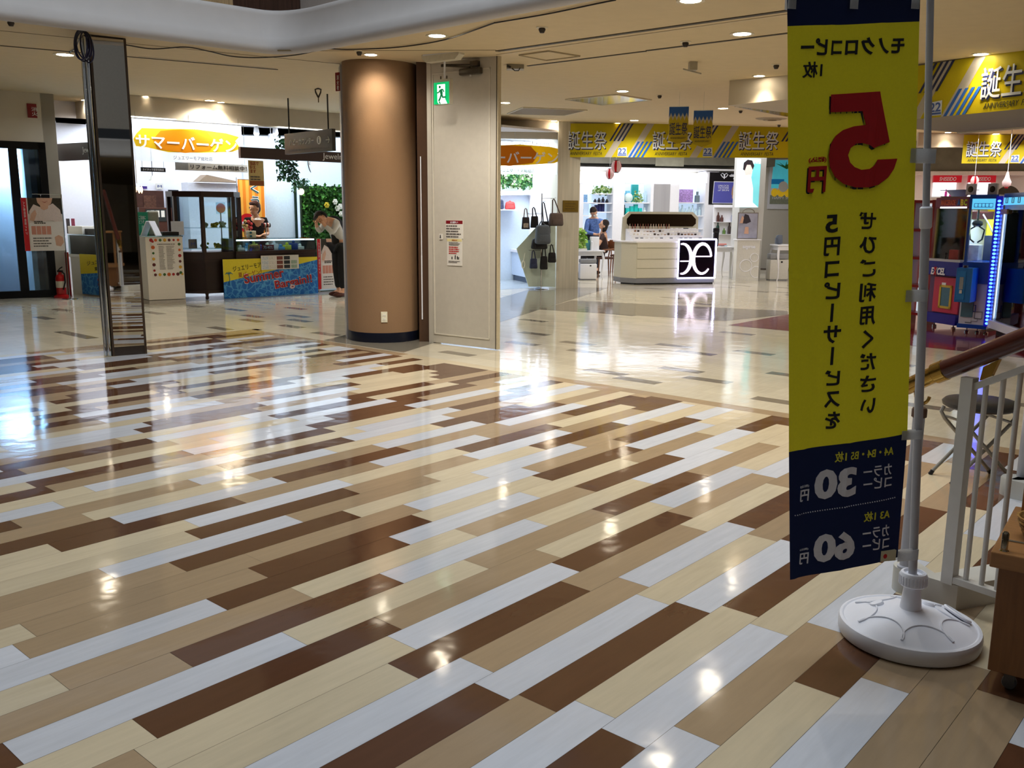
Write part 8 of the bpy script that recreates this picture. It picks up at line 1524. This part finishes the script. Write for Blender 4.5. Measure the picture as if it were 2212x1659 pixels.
mb = MB(); mb.box(0, wb, 0, .29, 0, hb, bev=.004); mb.done('case', M('coin_blue', (16, 104, 180), .35), cbx); mb = MB(); mb.box(.02, wb - .07, -.006, .003, .03, hb - .04, bev=.003); mb.done('door', M('coin_blue2', (22, 116, 190), .35), cbx); mb = MB(); mb.box(wb * .26, wb * .5, -.012, .0, hb * .38, hb * .74); mb.done('coin_slot', M('slot_steel', (170, 176, 186), .2, .9), cbx); mb = MB(); mb.box(wb * .3, wb * .46, -.014, 0, hb * .26, hb * .36); mb.done('price_label', PAPER, cbx); mb = MB(); mb.tube([(wb * .4, .1, hb), (wb * .4, .1, hb + .03)], .03, 10); mb.done('button', M('button_dark', (60, 30, 40), .3), cbx)
for x in (.1, w2 - .1, w2): mb = MB(); mb.lathe([(0, 0), (.028, 0), (.028, .02), (.008, .03), (.008, .07), (0, .07)], 10, TR((x, .05, 0))); mb.done('foot', CHROME, g2)
# right machine, large window with white led line
G3 = Fr(fl(2136, 723), fl(2212, 752)); h3 = G3.hit; w3 = G3.len * 2.3; T3 = T2 + .0; Zs = h3(2150, 693)[1]
g3 = thing('crane_game', 'wide white framed crane game with white light strip, cut by the right edge', 'game machine', G3.M()); D3 = .9
mb = MB(); mb.box(.06, w3, .06, D3, 0, Zs - .1); mb.done('dark_base', BLACKP, g3); mb = MB(); mb.box(.03, w3, -.04, D3, Zs - .1, Zs, bev=.006); mb.done('front_sill', GWH, g3); mb = MB(); mb.box(.03, w3, D3 - .02, D3, Zs, T3); mb.done('yellow_back', GYEL, g3); mb = MB(); mb.box(.03, w3, .0, D3, T3 - .02, T3 + .03); mb.done('roof', MB_BLUE, g3)
zh = h3(2170, 443)[1]; mb = MB(); mb.box(.03, w3, .0, .03, zh, T3 - .02); hd = mb.done('lit_header', HEADL, g3)
for i in range(6): mb = MB(); x = .15 + i * .2; z = (zh + T3) / 2; q = .03; mb.tube([(x - q, -.004, z - q), (x + q, -.004, z - q), (x + q, -.004, z + q), (x - q, -.004, z + q), (x - q, -.004, z - q)], .005, 5); mb.done('square_motif', KG, hd)
mb = MB(); mb.box(.03, .1, -.02, .05, Zs, zh); mb.done('corner_post', M('alu_post', (150, 152, 170), .3, .6), g3); mb = MB(); mb.box(.05, w3, -.01, .02, zh - .06, zh); mb.done('top_rail', M('alu_post', (150, 152, 170)), g3); mb = MB(); mb.tube([(.15, .03, Zs + .02), (.15, .03, zh - .08)], .016, 8); mb.done('led_line', LEDW, g3); mb = MB(); mb.box(.12, w3, .0, .005, Zs, zh - .06); mb.done('front_glass', GL, g3)
for k, z in enumerate((Zs + .24, Zs + .55, Zs + .95)): mb = MB(); mb.box(.2, w3, .25, D3 - .05, z - .012, z); mb.done('prize_shelf', GL if k else M('shelf_print', (150, 170, 190), .4, var=.3), g3)
r = random.Random(5)
for i in range(12):
    k = i % 4; z = (Zs + .001, Zs + .241, Zs + .551, Zs + .951)[k]; c = ((150, 60, 70), (60, 110, 60), (40, 40, 46), (120, 130, 160), (190, 180, 80), (90, 60, 120))[i % 6]; mb = MB(); hh_ = r.uniform(.09, .17); mb.box(-.07, .07, -.06, .06, 0, hh_, bev=.008); 
    if k == 2: mb.ball((0, -.06, hh_ * .6), hh_ * .4, 10)
    o = mb.done('prize_box', M('prz_%d' % (i % 6), c, .4, var=.3, scale=14), None, 40); o.matrix_world = G3.M(.34 + (i // 4) * .26, .5, z); tag(o, ('maroon', 'green', 'black', 'grey blue', 'yellow', 'purple')[i % 6] + ' prize on the ' + ('floor', 'lowest shelf', 'middle shelf', 'top shelf')[k] + ' of the right crane game, ' + ('first', 'second', 'third')[i // 4] + ' from the light strip', 'prize')
a = h3(2168, 457); mb = MB(); mb.box(a[0] - .02, a[0] + .2, -.03, -.012, a[1] - .03, a[1] + .03); mb.done('wood_handle', M('handle_wood', (130, 90, 50), .5), g3)
# red lit display rack at the left of the games
RK = Fr(fl(1950, 697), fl(1996, 702)); kh_ = RK.hit; wk = RK.len; Tk = kh_(1985, 432)[1]
rk_ = thing('red_display_rack', 'dark red rack with lit white panels half hidden behind the flag', 'rack', RK.M()); REDD = M('rack_red', (120, 14, 24), .35)
for x in (0, wk - .04): mb = MB(); mb.box(x, x + .04, 0, .25, 0, Tk); mb.done('upright', REDD, rk_)
for k in range(5): mb = MB(); z = .12 + (Tk - .16) * k / 4; mb.box(.04, wk - .04, 0, .25, z, z + .035); mb.done('shelf', REDD, rk_)
for k in range(4): mb = MB(); z = .16 + (Tk - .16) * k / 4; mb.box(.06, wk - .06, .2, .22, z, z + (Tk - .16) / 4 - .05); mb.done('lit_panel', M('rack_glow', (206, 226, 240), .4, emit=.8, var=.1, scale=6), rk_)
# speaker boxes and toy boat on top of the machines
for x, F_, lb in ((2097, G2, 'left'), (2144, G2, 'right')):
    s, z = F_.hit(x, 424, .3); mb = MB(); mb.box(-.055, .055, -.04, .04, 0, .14, bev=.006); o = mb.done('speaker_box', GWH, None); o.matrix_world = F_.M(s, .3, T2 + .021); tag(o, 'small white speaker box on the game machine roof, ' + lb, 'speaker'); mb = MB(); mb.ball((0, -.042, .07), .033, 12, sc=(1, .3, 1.2)); mb.done('cone', M('cone_brown', (60, 50, 40), .4), o, 50)
s, z = G1.hit(2072, 420, .6); mb = MB(); mb.lathe([(0, 0), (.09, .02), (.16, .1), (.15, .1), (.0, .04)], 20, Matrix.Diagonal((1.3, .7, 1, 1))); mb.box(-.2, .2, -.14, .14, .1, .108); o = mb.done('toy_bowl', M('bowl_blue_white', (120, 140, 180), .4), None, 40); o.matrix_world = G1.M(s, .6, T1 - .015); tag(o, 'blue and white bowl on top of the left crane game', 'bowl')

# the lamps inside the three game machines
for F_, w_, z_, D_ in ((G1, w1, T1 - .17, D1), (G2, w2, T2 - .21, D2), (G3, 1.2, T3 - .05, D3)): light('AREA', tuple(F_.p(w_ / 2, D_ / 2, z_)), 9, (.95, .98, 1), .45, name='game_light')
